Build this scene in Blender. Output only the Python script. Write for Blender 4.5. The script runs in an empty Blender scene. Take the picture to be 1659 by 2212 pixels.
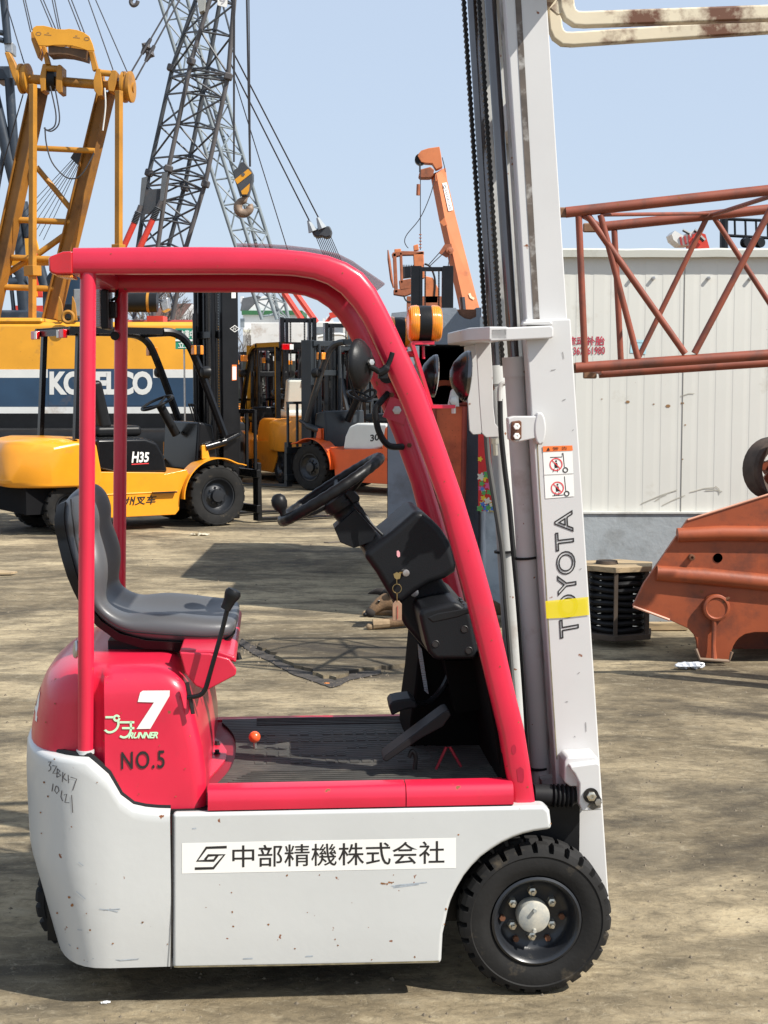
import bpy, bmesh, math, random
from mathutils import Vector, Matrix
from mathutils.bvhtree import BVHTree
R = math.radians
random.seed(7)
S = bpy.context.scene
COL = S.collection

# ---------------------------------------------------------------- camera, light, exposure
CAM_H = 1.67
FOC = 3300.0            # focal length in units of the 1659 x 2212 picture
PITCH = math.atan(296 / FOC)
cam = bpy.data.cameras.new('camera')
cam.sensor_fit = 'VERTICAL'; cam.sensor_height = 36.0; cam.lens = 36.0 * FOC / 2212
cam.clip_start = 0.05; cam.clip_end = 3000
camo = bpy.data.objects.new('camera', cam); COL.objects.link(camo)
camo.location = (0, 0, CAM_H); camo.rotation_euler = (math.pi / 2 - PITCH, 0, 0)
S.camera = camo

SUN = Vector((1.0, -0.54, 1.22)).normalized()
world = bpy.data.worlds.new('World'); S.world = world; world.use_nodes = True
wn = world.node_tree; wn.nodes.clear()
wo = wn.nodes.new('ShaderNodeOutputWorld'); wb = wn.nodes.new('ShaderNodeBackground'); sky = wn.nodes.new('ShaderNodeTexSky')
sky.sky_type = 'NISHITA'; sky.sun_disc = False
sky.sun_elevation = math.asin(SUN.z); sky.sun_rotation = math.atan2(SUN.x, SUN.y)
sky.air_density = 1.0; sky.dust_density = 1.0; sky.ozone_density = 1.0; sky.altitude = 0
wb.inputs['Strength'].default_value = 0.125
hz = wn.nodes.new('ShaderNodeMix'); hz.data_type = 'RGBA'; hz.inputs[0].default_value = 0.83; hz.inputs[7].default_value = (3.35, 3.98, 4.95, 1)   # thin milky haze
wn.links.new(sky.outputs[0], hz.inputs[6]); wn.links.new(hz.outputs[2], wb.inputs['Color']); wn.links.new(wb.outputs[0], wo.inputs['Surface'])
sl = bpy.data.lights.new('sun', 'SUN'); sl.energy = 5.0; sl.angle = R(0.53); sl.color = (1.0, 0.95, 0.87)
so = bpy.data.objects.new('sun', sl); COL.objects.link(so)
so.rotation_euler = SUN.to_track_quat('Z', 'Y').to_euler(); so.location = (20, -15, 30)
S.view_settings.view_transform = 'Standard'; S.view_settings.look = 'None'
S.view_settings.exposure = 0.5; S.view_settings.gamma = 1.0

# ---------------------------------------------------------------- picture point -> place
_c, _s = math.cos(PITCH), math.sin(PITCH)
def ray(px, py):
    u = (px - 829.5) / FOC; v = (1106 - py) / FOC
    return Vector((u, _c + v * _s, -_s + v * _c))
def W(px, py, Y):                      # the point at distance Y
    d = ray(px, py); t = Y / d.y
    return Vector((d.x * t, Y, CAM_H + d.z * t))
def G(px, py, z=0.0):                  # the point at height z
    d = ray(px, py); t = (z - CAM_H) / d.z
    return Vector((d.x * t, d.y * t, z))
class Frame:                           # a turned local frame standing on the ground
    def __init__(s, x, y, yaw, z=0.0):
        s.o = Vector((x, y, z)); s.yaw = yaw
        s.f = Vector((math.cos(yaw), math.sin(yaw), 0)); s.l = Vector((-math.sin(yaw), math.cos(yaw), 0))
    def to(s, w):
        q = w - s.o; return Vector((q.dot(s.f), q.dot(s.l), q.z))
    def P(s, px, py, yl):
        d = ray(px, py); C = Vector((0, 0, CAM_H))
        t = (yl - (C - s.o).dot(s.l)) / d.dot(s.l)
        return s.to(C + d * t)
    def Z(s, px, py, z): return s.to(G(px, py, z + s.o.z))
    def ray(s, px, py):
        d = ray(px, py)
        return s.to(Vector((0, 0, CAM_H))), Vector((d.dot(s.f), d.dot(s.l), d.z)).normalized()

# ---------------------------------------------------------------- mesh building
def V(*a): return Vector(a)
class MB:
    def __init__(s): s.v = []; s.f = []
    def add(s, vs, fs):
        o = len(s.v); s.v += [tuple(q) for q in vs]; s.f += [tuple(i + o for i in f) for f in fs]; return s
    def box(s, c, sz, rot=None):
        c = Vector(c); hx, hy, hz = sz[0] / 2, sz[1] / 2, sz[2] / 2
        vs = [Vector((x, y, z)) for x in (-hx, hx) for y in (-hy, hy) for z in (-hz, hz)]
        if rot is not None: vs = [rot @ q for q in vs]
        return s.add([q + c for q in vs], [(0, 1, 3, 2), (4, 6, 7, 5), (0, 4, 5, 1), (2, 3, 7, 6), (0, 2, 6, 4), (1, 5, 7, 3)])
    def bb(s, x0, x1, y0, y1, z0, z1):
        return s.box(((x0 + x1) / 2, (y0 + y1) / 2, (z0 + z1) / 2), (abs(x1 - x0), abs(y1 - y0), abs(z1 - z0)))
    def prism(s, poly, off):
        poly = [Vector(p) for p in poly]; off = Vector(off); n = len(poly)
        return s.add(poly + [p + off for p in poly], [tuple(range(n)), tuple(range(2 * n - 1, n - 1, -1))] + [(i, (i + 1) % n, n + (i + 1) % n, n + i) for i in range(n)])
    def bar(s, a, b, w, h=None, up=(0, 0, 1)):
        a, b = Vector(a), Vector(b); h = w if h is None else h
        d = (b - a).normalized(); up = Vector(up)
        if abs(d.dot(up)) > .99: up = Vector((0, 1, 0))
        x = d.cross(up).normalized(); y = x.cross(d)
        r = [x * w / 2 * i + y * h / 2 * j for i, j in ((-1, -1), (1, -1), (1, 1), (-1, 1))]
        return s.add([a + q for q in r] + [b + q for q in r], [(3, 2, 1, 0), (4, 5, 6, 7)] + [(i, (i + 1) % 4, 4 + (i + 1) % 4, 4 + i) for i in range(4)])
    def tube(s, pts, r, n=10, cap=True, closed=False, sq=False):
        pts = [Vector(p) for p in pts]; m = len(pts)
        rs = r if isinstance(r, (list, tuple)) else [r] * m
        T = []
        for i in range(m):
            if closed: t = pts[(i + 1) % m] - pts[i - 1]
            else: t = pts[min(i + 1, m - 1)] - pts[max(i - 1, 0)]
            T.append(t.normalized())
        up = Vector((0, 0, 1)) if abs(T[0].z) < .9 else Vector((0, 1, 0))
        x = T[0].cross(up).normalized(); vs = []
        for i in range(m):
            x = (x - T[i] * x.dot(T[i])).normalized(); y = T[i].cross(x)
            for k in range(n):
                a = 2 * math.pi * (k + (.5 if sq else 0)) / n
                vs.append(pts[i] + (x * math.cos(a) + y * math.sin(a)) * rs[i])
        fs = []
        for i in range(m if closed else m - 1):
            j = (i + 1) % m
            fs += [(i * n + k, i * n + (k + 1) % n, j * n + (k + 1) % n, j * n + k) for k in range(n)]
        if cap and not closed: fs += [tuple(range(n - 1, -1, -1)), tuple((m - 1) * n + k for k in range(n))]
        return s.add(vs, fs)
    def lathe(s, prof, o, ax, n=28, cap=True):
        o = Vector(o); ax = Vector(ax).normalized()
        up = Vector((0, 0, 1)) if abs(ax.z) < .9 else Vector((1, 0, 0))
        x = ax.cross(up).normalized(); y = ax.cross(x); vs = []; fs = []; m = len(prof)
        for r, h in prof:
            for k in range(n):
                a = 2 * math.pi * k / n
                vs.append(o + ax * h + (x * math.cos(a) + y * math.sin(a)) * r)
        for i in range(m - 1): fs += [(i * n + k, i * n + (k + 1) % n, (i + 1) * n + (k + 1) % n, (i + 1) * n + k) for k in range(n)]
        if cap and prof[0][0] > 1e-5: fs.append(tuple(range(n - 1, -1, -1)))
        if cap and prof[-1][0] > 1e-5: fs.append(tuple((m - 1) * n + k for k in range(n)))
        return s.add(vs, fs)
    def ball(s, c, r, n=16, m=9):
        c = Vector(c); r = Vector(r) if hasattr(r, '__len__') else Vector((r, r, r)); vs = []; fs = []
        for i in range(m + 1):
            p = math.pi * i / m
            for k in range(n):
                a = 2 * math.pi * k / n
                vs.append(c + Vector((r.x * math.sin(p) * math.cos(a), r.y * math.sin(p) * math.sin(a), r.z * math.cos(p))))
        for i in range(m): fs += [(i * n + k, (i + 1) * n + k, (i + 1) * n + (k + 1) % n, i * n + (k + 1) % n) for k in range(n)]
        return s.add(vs, fs)
    def loft(s, rings, cap0=True, cap1=True, closed=True):
        n = len(rings[0]); vs = [q for r in rings for q in r]; fs = []
        for i in range(len(rings) - 1):
            fs += [(i * n + k, i * n + (k + 1) % n, (i + 1) * n + (k + 1) % n, (i + 1) * n + k) for k in range(n if closed else n - 1)]
        if cap0: fs.append(tuple(range(n - 1, -1, -1)))
        if cap1: fs.append(tuple((len(rings) - 1) * n + k for k in range(n)))
        return s.add(vs, fs)
    def mirror(s):                      # add the same shapes on the other side (local y)
        n = len(s.v); s.v += [(x, -y, z) for x, y, z in s.v]; s.f += [tuple(i + n for i in reversed(f)) for f in s.f]; return s
    def flip(s):                        # only on the other side
        s.v = [(x, -y, z) for x, y, z in s.v]; s.f = [tuple(reversed(f)) for f in s.f]; return s
    def mesh(s, name, smooth=35, recalc=True):
        me = bpy.data.meshes.new(name); bm = bmesh.new()
        vs = [bm.verts.new(q) for q in s.v]
        for f in s.f:
            if len(set(f)) < 3: continue
            try: bm.faces.new([vs[i] for i in f])
            except ValueError: pass
        bmesh.ops.remove_doubles(bm, verts=bm.verts, dist=1e-5)
        bmesh.ops.dissolve_degenerate(bm, edges=bm.edges, dist=1e-6)
        if recalc: bmesh.ops.recalc_face_normals(bm, faces=bm.faces)
        bm.to_mesh(me); bm.free()
        if smooth:
            for p in me.polygons: p.use_smooth = True
            me.set_sharp_from_angle(angle=R(smooth))
        return me
    def build(s, name, m, parent=None, bevel=0, smooth=35, sub=0, seg=2):
        me = s.mesh(name, smooth); me.materials.append(m)
        o = bpy.data.objects.new(name, me); COL.objects.link(o)
        if parent is not None: o.parent = parent
        if bevel:
            b = o.modifiers.new('bevel', 'BEVEL'); b.width = bevel; b.segments = seg; b.limit_method = 'ANGLE'; b.angle_limit = R(40); b.harden_normals = True
        if sub:
            b = o.modifiers.new('sub', 'SUBSURF'); b.levels = sub; b.render_levels = sub
        return o
    def bvh(s): return BVHTree.FromPolygons([Vector(q) for q in s.v], s.f)

def tag(o, label=None, cat=None, group=None, kind=None):
    for k, v in (('label', label), ('category', cat), ('group', group), ('kind', kind)):
        if v: o[k] = v
    return o
def thing(name, label, cat, fr=None, loc=(0, 0, 0), group=None):
    o = bpy.data.objects.new(name, None); COL.objects.link(o); o.empty_display_size = .2
    if fr: o.location = fr.o; o.rotation_euler = (0, 0, fr.yaw)
    else: o.location = loc
    return tag(o, label, cat, group)
def solo(mb, name, m, label, cat, group=None, kind=None, **k):   # a thing of one mesh, its origin at its base
    lo = Vector((sum(q[0] for q in mb.v) / len(mb.v), sum(q[1] for q in mb.v) / len(mb.v), min(q[2] for q in mb.v)))
    mb.v = [(q[0] - lo.x, q[1] - lo.y, q[2] - lo.z) for q in mb.v]
    o = mb.build(name, m, **k); o.location = lo
    return tag(o, label, cat, group, kind)
def copy_tree(o, parent=None):
    c = o.copy(); COL.objects.link(c)
    if parent is not None: c.parent = parent
    for ch in list(o.children): copy_tree(ch, c)
    return c
def spl(pts, k=6):                     # smooth curve through points
    pts = [Vector(p) for p in pts]; out = []
    for i in range(len(pts) - 1):
        p0, p1, p2, p3 = pts[max(i - 1, 0)], pts[i], pts[i + 1], pts[min(i + 2, len(pts) - 1)]
        for j in range(k):
            t = j / k
            out.append(.5 * ((2 * p1) + (p2 - p0) * t + (2 * p0 - 5 * p1 + 4 * p2 - p3) * t * t + (3 * p1 - p0 - 3 * p2 + p3) * t ** 3))
    return out + [pts[-1]]
def lerp(a, b, t): return a + (b - a) * t
def table(x, tb):
    if x <= tb[0][0]: return tb[0][1]
    for (a, u), (b, v) in zip(tb, tb[1:]):
        if x <= b: return lerp(u, v, (x - a) / (b - a))
    return tb[-1][1]

# ---------------------------------------------------------------- materials
def mat(name, col, rough=.5, metal=0.0, var=.12, scale=5.0, dirt=0.0, dcol=(.12, .1, .075), rust=0.0, bump=0.0, bscale=60.0, rcol=(.2, .07, .025), coat=0.0, stretch=None, dscale=2.2, rscale=34.0, tr=0.0, alpha=1.0, spec=.5):
    m = bpy.data.materials.new(name); m.use_nodes = True
    nt = m.node_tree; N = nt.nodes; L = nt.links; b = N['Principled BSDF']
    b.inputs['Roughness'].default_value = rough; b.inputs['Metallic'].default_value = metal
    b.inputs['Coat Weight'].default_value = coat; b.inputs['Coat Roughness'].default_value = .12
    b.inputs['Transmission Weight'].default_value = tr
    b.inputs['Alpha'].default_value = alpha; b.inputs['Specular IOR Level'].default_value = spec
    tc = N.new('ShaderNodeTexCoord'); vec = tc.outputs['Object']
    if stretch:
        mp = N.new('ShaderNodeMapping'); mp.inputs['Scale'].default_value = stretch; L.new(vec, mp.inputs['Vector']); vec = mp.outputs[0]
    def noise(sc, det=5.0, ro=.55, off=0.0):
        n = N.new('ShaderNodeTexNoise'); n.inputs['Scale'].default_value = sc; n.inputs['Detail'].default_value = det; n.inputs['Roughness'].default_value = ro
        if off:
            mp = N.new('ShaderNodeMapping'); mp.inputs['Location'].default_value = (off, off * .7, off * 1.3); L.new(vec, mp.inputs['Vector']); L.new(mp.outputs[0], n.inputs['Vector'])
        else: L.new(vec, n.inputs['Vector'])
        return n.outputs[0]
    def ramp(inp, a, c):
        r = N.new('ShaderNodeMapRange'); r.inputs['From Min'].default_value = a; r.inputs['From Max'].default_value = c; r.clamp = True; L.new(inp, r.inputs['Value']); return r.outputs[0]
    def mix(f, a, c):
        x = N.new('ShaderNodeMix'); x.data_type = 'RGBA'
        if isinstance(f, float): x.inputs[0].default_value = f
        else: L.new(f, x.inputs[0])
        for k, q in ((6, a), (7, c)):
            if isinstance(q, tuple): x.inputs[k].default_value = q + (1,)
            else: L.new(q, x.inputs[k])
        return x.outputs[2]
    c0 = tuple(max(0, q * (1 - var)) for q in col); c1 = tuple(min(1, q * (1 + var)) for q in col)
    out = mix(ramp(noise(scale), .3, .7), c0, c1)
    rg = None
    if dirt:
        f = ramp(noise(dscale, 7, .65, 3.1), *((.62 - dirt * .3, .80 - dirt * .12) if dirt < .8 else (.455, .57)))
        out = mix(f, out, dcol); rg = f
    if rust:
        f = ramp(noise(rscale, 3, .5, 7.7), .74 - rust * .22, .765 - rust * .2)
        out = mix(f, out, rcol); rg = f
    L.new(out, b.inputs['Base Color'])
    if rg is not None:
        r = N.new('ShaderNodeMapRange'); r.inputs['To Min'].default_value = rough; r.inputs['To Max'].default_value = .9; L.new(rg, r.inputs['Value']); L.new(r.outputs[0], b.inputs['Roughness'])
    if bump:
        bn = N.new('ShaderNodeBump'); bn.inputs['Strength'].default_value = bump; bn.inputs['Distance'].default_value = .01
        L.new(noise(bscale, 4), bn.inputs['Height']); L.new(bn.outputs[0], b.inputs['Normal'])
    return m
M = {}
M['red'] = mat('red_paint', (.60, .0145, .048), .36, var=.16, scale=2.4, dirt=.10, dcol=(.42, .03, .05), dscale=5, coat=.35, rust=.10, rscale=26, bump=.03, bscale=300)
M['red_dull'] = mat('red_paint_worn_shaded', (.25, .008, .02), .5, var=.15, dirt=.3, dcol=(.3, .02, .03))  # dull red, deepened to paint in the shade under the guard roof
M['white'] = mat('white_paint', (.52, .53, .52), .34, var=.04, scale=2.5, rust=.10, rscale=30, coat=.2, bump=.04, bscale=30, dirt=.0)
M['mast_white'] = mat('mast_white_paint', (.56, .555, .545), .36, var=.04, scale=3, rust=.06, rscale=18, coat=.1)
M['mast_dirty'] = mat('mast_inner_paint', (.42, .42, .40), .5, var=.15, scale=6, dirt=.35, dcol=(.16, .145, .13), dscale=7, rust=.15)
M['cyl'] = mat('cylinder_paint', (.50, .50, .48), .5, var=.08, scale=4, dirt=.18, dcol=(.3, .24, .2), dscale=6, rust=.2, rscale=40)
M['cream_rust'] = mat('cream_paint_rusty', (.62, .55, .41), .5, var=.08, dirt=.85, dcol=(.12, .045, .02), dscale=4.6, rust=.35, rscale=22)
M['black'] = mat('black_plastic', (.011, .0115, .0125), .4, var=.2, scale=9, bump=.05, bscale=220, spec=.22)
M['dash'] = mat('dash_plastic', (.009, .0098, .0115), .45, var=.12, bump=.08, bscale=260, spec=.22)
M['blackpaint'] = mat('black_paint', (.007, .007, .008), .25, var=.25, coat=.12, spec=.3)
M['rubber'] = mat('tyre_rubber', (.0155, .0150, .0145), .75, var=.25, scale=12, dirt=.10, dcol=(.11, .088, .06), dscale=9, bump=.1, bscale=90, spec=.22)
M['rubber_trim'] = mat('rubber_trim', (.012, .012, .013), .55, var=.15, spec=.22)
M['seat'] = mat('grey_vinyl', (.078, .081, .086), .4, var=.06, scale=4, bump=.05, bscale=420, coat=.05)
M['steel'] = mat('bare_steel', (.5, .49, .47), .35, .9, var=.15, scale=30, dirt=.1, dcol=(.1, .06, .04))
M['chrome'] = mat('chrome_rod', (.15, .14, .14), .17, 1.0, var=.15)
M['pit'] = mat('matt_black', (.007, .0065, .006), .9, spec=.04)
M['zinc'] = mat('zinc_nut', (.62, .58, .48), .3, .85, var=.12, scale=60)
M['rustbolt'] = mat('rusty_bolt', (.14, .055, .025), .85, var=.3, scale=50)
M['chain'] = mat('oily_chain', (.03, .028, .026), .45, .6, var=.3, scale=60)
M['rim'] = mat('rim_black', (.015, .017, .021), .36, var=.15, scale=12, coat=.1, dirt=.06, dcol=(.06, .055, .05))
M['hubcap'] = mat('flaking_hub_paint', (.50, .47, .39), .5, var=.08, dirt=.62, dcol=(.22, .25, .26), dscale=17, rust=.12)
M['amber'] = mat('amber_lens', (.80, .25, .012), .22, var=.08, scale=30, coat=.5)
M['redlens'] = mat('red_lens', (.50, .0, .003), .06, var=.25, coat=.8)
M['orange_knob'] = mat('orange_ball', (.85, .11, .03), .3, coat=.4, var=.05)
M['decal_white'] = mat('white_film', (.80, .79, .75), .4, var=.02)
M['decal_black'] = mat('black_film', (.018, .016, .016), .45, var=.1)
M['mint'] = mat('mint_film', (.52, .80, .52), .4, var=.02)
M['tape'] = mat('yellow_tape', (.80, .66, .010), .3, var=.04, coat=.4, alpha=.80)
M['orange_film'] = mat('orange_film', (.85, .19, .04), .4, var=.03)
M['red_film'] = mat('red_film', (.72, .05, .06), .4, var=.03)
M['mirror'] = mat('mirror_glass', (.75, .77, .8), .03, 1.0, var=.01)
M['lampglass'] = mat('lamp_glass', (.55, .58, .6), .08, .8, var=.1, scale=40)
M['greyplastic'] = mat('grey_ribbed_lens', (.33, .34, .35), .35, var=.12, scale=40, coat=.2)
M['smoke'] = mat('smoked_sheet', (.24, .15, .15), .15, var=.1, alpha=.5)
M['brass'] = mat('brass_ring', (.55, .42, .2), .3, 1.0, var=.1)
M['tagmat'] = mat('copper_tag', (.42, .26, .17), .4, .3, var=.12, scale=60)
M['hose'] = mat('rubber_hose', (.022, .023, .024), .5, var=.2, dirt=.1, dcol=(.08, .07, .06), spec=.22)
M['greyhose'] = mat('grey_hose', (.085, .085, .08), .6, var=.15)

def mat_mat():
    m = mat('ribbed_mat', (.048, .046, .041), .75, var=.3, scale=8, dirt=.45, dcol=(.12, .108, .088), dscale=5)
    nt = m.node_tree; b = nt.nodes['Principled BSDF']
    tc = nt.nodes.new('ShaderNodeTexCoord'); w = nt.nodes.new('ShaderNodeTexWave'); w.wave_type = 'BANDS'; w.bands_direction = 'Y'
    w.inputs['Scale'].default_value = 14; w.inputs['Distortion'].default_value = .3
    bn = nt.nodes.new('ShaderNodeBump'); bn.inputs['Strength'].default_value = .7; bn.inputs['Distance'].default_value = .006
    nt.links.new(tc.outputs['Object'], w.inputs['Vector']); nt.links.new(w.outputs[0], bn.inputs['Height']); nt.links.new(bn.outputs[0], b.inputs['Normal'])
    return m
M['mat'] = mat_mat()
def ribbed(m, sc, axis, st=.5):
    nt = m.node_tree; b = nt.nodes['Principled BSDF']; tc = nt.nodes.new('ShaderNodeTexCoord'); w = nt.nodes.new('ShaderNodeTexWave'); w.wave_type = 'BANDS'; w.bands_direction = axis; w.inputs['Scale'].default_value = sc
    bn = nt.nodes.new('ShaderNodeBump'); bn.inputs['Strength'].default_value = st; bn.inputs['Distance'].default_value = .002
    nt.links.new(tc.outputs['Object'], w.inputs['Vector']); nt.links.new(w.outputs[0], bn.inputs['Height']); nt.links.new(bn.outputs[0], b.inputs['Normal'])
ribbed(M['amber'], 60, 'X'); ribbed(M['greyplastic'], 45, 'Z', .9); pass

# ---------------------------------------------------------------- ground and pressed-on signs
def ground_mat():
    m = bpy.data.materials.new('dirty_concrete'); m.use_nodes = True
    nt = m.node_tree; N = nt.nodes; L = nt.links; b = N['Principled BSDF']; b.inputs['Roughness'].default_value = .88
    b.inputs['Specular IOR Level'].default_value = .25
    tc = N.new('ShaderNodeTexCoord')
    def mp(sc, loc=(0, 0, 0), rot=0):
        q = N.new('ShaderNodeMapping'); q.inputs['Scale'].default_value = sc; q.inputs['Location'].default_value = loc; q.inputs['Rotation'].default_value = (0, 0, rot)
        L.new(tc.outputs['Object'], q.inputs['Vector']); return q.outputs[0]
    def noise(v, sc, det=8, ro=.6, dist=0):
        n = N.new('ShaderNodeTexNoise'); n.inputs['Scale'].default_value = sc; n.inputs['Detail'].default_value = det; n.inputs['Roughness'].default_value = ro; n.inputs['Distortion'].default_value = dist
        L.new(v, n.inputs['Vector']); return n.outputs[0]
    def rng(i, a, c):
        r = N.new('ShaderNodeMapRange'); r.inputs['From Min'].default_value = a; r.inputs['From Max'].default_value = c; L.new(i, r.inputs['Value']); return r.outputs[0]
    def mix(f, a, c):
        x = N.new('ShaderNodeMix'); x.data_type = 'RGBA'; L.new(f, x.inputs[0])
        for k, q in ((6, a), (7, c)):
            if isinstance(q, tuple): x.inputs[k].default_value = q + (1,)
            else: L.new(q, x.inputs[k])
        return x.outputs[2]
    def mul(a, c):
        x = N.new('ShaderNodeMath'); x.operation = 'MULTIPLY'; L.new(a, x.inputs[0])
        if isinstance(c, float): x.inputs[1].default_value = c
        else: L.new(c, x.inputs[1])
        return x.outputs[0]
    big = noise(mp((.8, 1.1, 1)), .55, 9, .62, .7)
    med = noise(mp((.75, 1.2, 1), (5, 2, 0), .25), 1.25, 8, .62, 1.1)
    trk = noise(mp((.5, 1.5, 1), (1, 9, 0), -.30), .95, 8, .58, 1.3)
    sm = noise(mp((.75, 1.15, 1), (7, 4, 0), .2), 7.0, 8, .66, .6)
    fine = noise(mp((1, 1, 1), (3, 3, 0)), 34, 6, .7)
    spk = noise(mp((1, 1, 1), (8, 1, 0)), 120, 2, .5)
    c = mix(rng(big, .40, .58), (.19, .150, .092), (.43, .348, .218))
    c = mix(mul(rng(med, .48, .64), .72), c, (.092, .074, .048))
    c = mix(mul(rng(trk, .52, .66), .82), c, (.050, .042, .031))
    c = mix(mul(rng(sm, .48, .66), .50), c, (.060, .049, .034))
    c = mix(mul(rng(sm, .46, .26), .42), c, (.42, .36, .25))
    sm2 = noise(mp((.8, 1.2, 1), (2, 17, 0), .15), 21.0, 10, .74, .8)
    c = mix(mul(rng(sm2, .52, .64), .50), c, (.075, .061, .041))
    c = mix(mul(rng(sm2, .45, .36), .35), c, (.46, .40, .28))
    c = mix(mul(rng(fine, .5, .74), .45), c, (.075, .062, .043))
    c = mix(mul(rng(spk, .67, .75), .30), c, (.40, .36, .29))
    st = noise(mp((.7, 1, 1), (21, 13, 0)), .42, 12, .70, .6)
    c = mix(mul(rng(st, .51, .62), .82), c, (.034, .029, .024))
    L.new(c, b.inputs['Base Color'])
    bn = N.new('ShaderNodeBump'); bn.inputs['Strength'].default_value = .8; bn.inputs['Distance'].default_value = .014
    ad = N.new('ShaderNodeMath'); ad.operation = 'ADD'; L.new(mul(sm2, .8), ad.inputs[0]); L.new(mul(fine, .5), ad.inputs[1])
    L.new(ad.outputs[0], bn.inputs['Height']); L.new(bn.outputs[0], b.inputs['Normal'])
    return m
M['ground'] = ground_mat()
g = MB().add([(-400, -20, 0), (400, -20, 0), (400, 900, 0), (-400, 900, 0)], [(0, 1, 2, 3)])
tag(g.build('ground', M['ground'], smooth=0), kind='structure')

_fonts = {}
def text_mesh(body, shear=0.0, bold=0.0, outline=0.0, spacing=1.0):
    cu = bpy.data.curves.new('lettering', 'FONT'); cu.body = body; cu.shear = shear; cu.space_character = spacing
    cu.resolution_u = 4
    if outline: cu.fill_mode = 'NONE'; cu.bevel_depth = outline; cu.bevel_resolution = 1
    else: cu.fill_mode = 'FRONT'; cu.offset = bold
    ob = bpy.data.objects.new('lettering', cu); COL.objects.link(ob)
    bpy.context.view_layer.update()
    dg = bpy.context.evaluated_depsgraph_get()
    me = bpy.data.meshes.new_from_object(ob.evaluated_get(dg))
    vs = [v.co.copy() for v in me.vertices]; fs = [tuple(p.vertices) for p in me.polygons]
    bpy.data.objects.remove(ob); bpy.data.curves.remove(cu); bpy.data.meshes.remove(me)
    return vs, fs
class Decal:
    """presses flat marks onto a surface that is already built (bvh in the frame's coordinates)"""
    def __init__(s, fr, bvh, off=.0015): s.fr = fr; s.b = bvh; s.off = off
    def hit(s, px, py, off=None):
        o, d = s.fr.ray(px, py); off = s.off if off is None else off
        q, n, i, t = s.b.ray_cast(o, d)
        if q is None:
            for e in (4, 8, 14):
                for ax, ay in ((-e, 0), (e, 0), (0, e), (0, -e)):
                    o2, d2 = s.fr.ray(px + ax, py + ay); q, n, i, t = s.b.ray_cast(o2, d2)
                    if q is not None:
                        q = o + d * ((q - o).dot(n) / max(1e-6, abs(d.dot(n))) * (1 if d.dot(n) > 0 else -1)); break
                if q is not None: break
            if q is None: return None
        if n.dot(d) > 0: n = -n
        return q + n * off
    def quad(s, body, q, m, name, parent, **k):       # q: bottom-left, bottom-right, top-right, top-left picture points
        vs, fs = text_mesh(body, **k)
        x0 = min(v.x for v in vs); x1 = max(v.x for v in vs); y0 = min(v.y for v in vs); y1 = max(v.y for v in vs)
        mb = MB(); out = []
        q = [Vector(p) for p in q]
        for v in vs:
            a = (v.x - x0) / (x1 - x0); b = (v.y - y0) / (y1 - y0)
            p = lerp(lerp(q[0], q[1], a), lerp(q[3], q[2], a), b)
            out.append(s.hit(p.x, p.y, s.off + max(0, v.z) * .0))
        ok = [i for i, o in enumerate(out) if o is not None]; mp = {i: k2 for k2, i in enumerate(ok)}
        mb.add([out[i] for i in ok], [tuple(mp[i] for i in f) for f in fs if all(i in mp for i in f)])
        me = mb.mesh(name, 0, recalc=False); me.materials.append(m)
        o = bpy.data.objects.new(name, me); COL.objects.link(o); o.parent = parent
        return o
    def polys(s, polys, m, name, parent, off=None):
        mb = MB()
        for p in polys:
            h = [s.hit(x, y, off) for x, y in p]
            if all(x is not None for x in h): mb.add(h, [tuple(range(len(h)))])
        return mb.build(name, m, parent, smooth=0)
    def strokes(s, lines, w, m, name, parent, off=None, closed=False):
        mb = MB()
        for ln in lines:
            ln = [Vector(p) for p in ln]; n = len(ln); L = []; Rr = []
            for i in range(n):
                if closed: t = (ln[(i + 1) % n] - ln[i - 1]).normalized()
                else: t = (ln[min(i + 1, n - 1)] - ln[max(i - 1, 0)]).normalized()
                nn = Vector((-t.y, t.x)) * w / 2
                L.append(s.hit(*(ln[i] + nn), off)); Rr.append(s.hit(*(ln[i] - nn), off))
            for i in range(n if closed else n - 1):
                j = (i + 1) % n
                if None in (L[i], L[j], Rr[i], Rr[j]): continue
                mb.add([L[i], Rr[i], Rr[j], L[j]], [(0, 1, 2, 3)])
        return mb.build(name, m, parent, smooth=0)
def circ(cx, cy, rx, ry=None, n=24, a0=0, a1=360):
    ry = rx if ry is None else ry
    k = n if a1 - a0 >= 360 else n + 1
    return [(cx + rx * math.cos(R(a0 + (a1 - a0) * i / n)), cy + ry * math.sin(R(a0 + (a1 - a0) * i / n))) for i in range(k)]
# ================================================================ the red and white electric forklift
K = Frame(0, 4.45, R(4.2))
P = K.P
truck = thing('electric_forklift', 'red and white three-wheel electric forklift with grey seat, nearest to the viewer', 'forklift', K)
BV = {}
def blob0(x, y, r, k=14): return [(x + r * (1 + .25 * math.sin(i * 2.3)) * math.cos(2 * math.pi * i / k), y + r * .8 * (1 + .2 * math.sin(i * 1.7)) * math.sin(2 * math.pi * i / k)) for i in range(k)]
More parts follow.
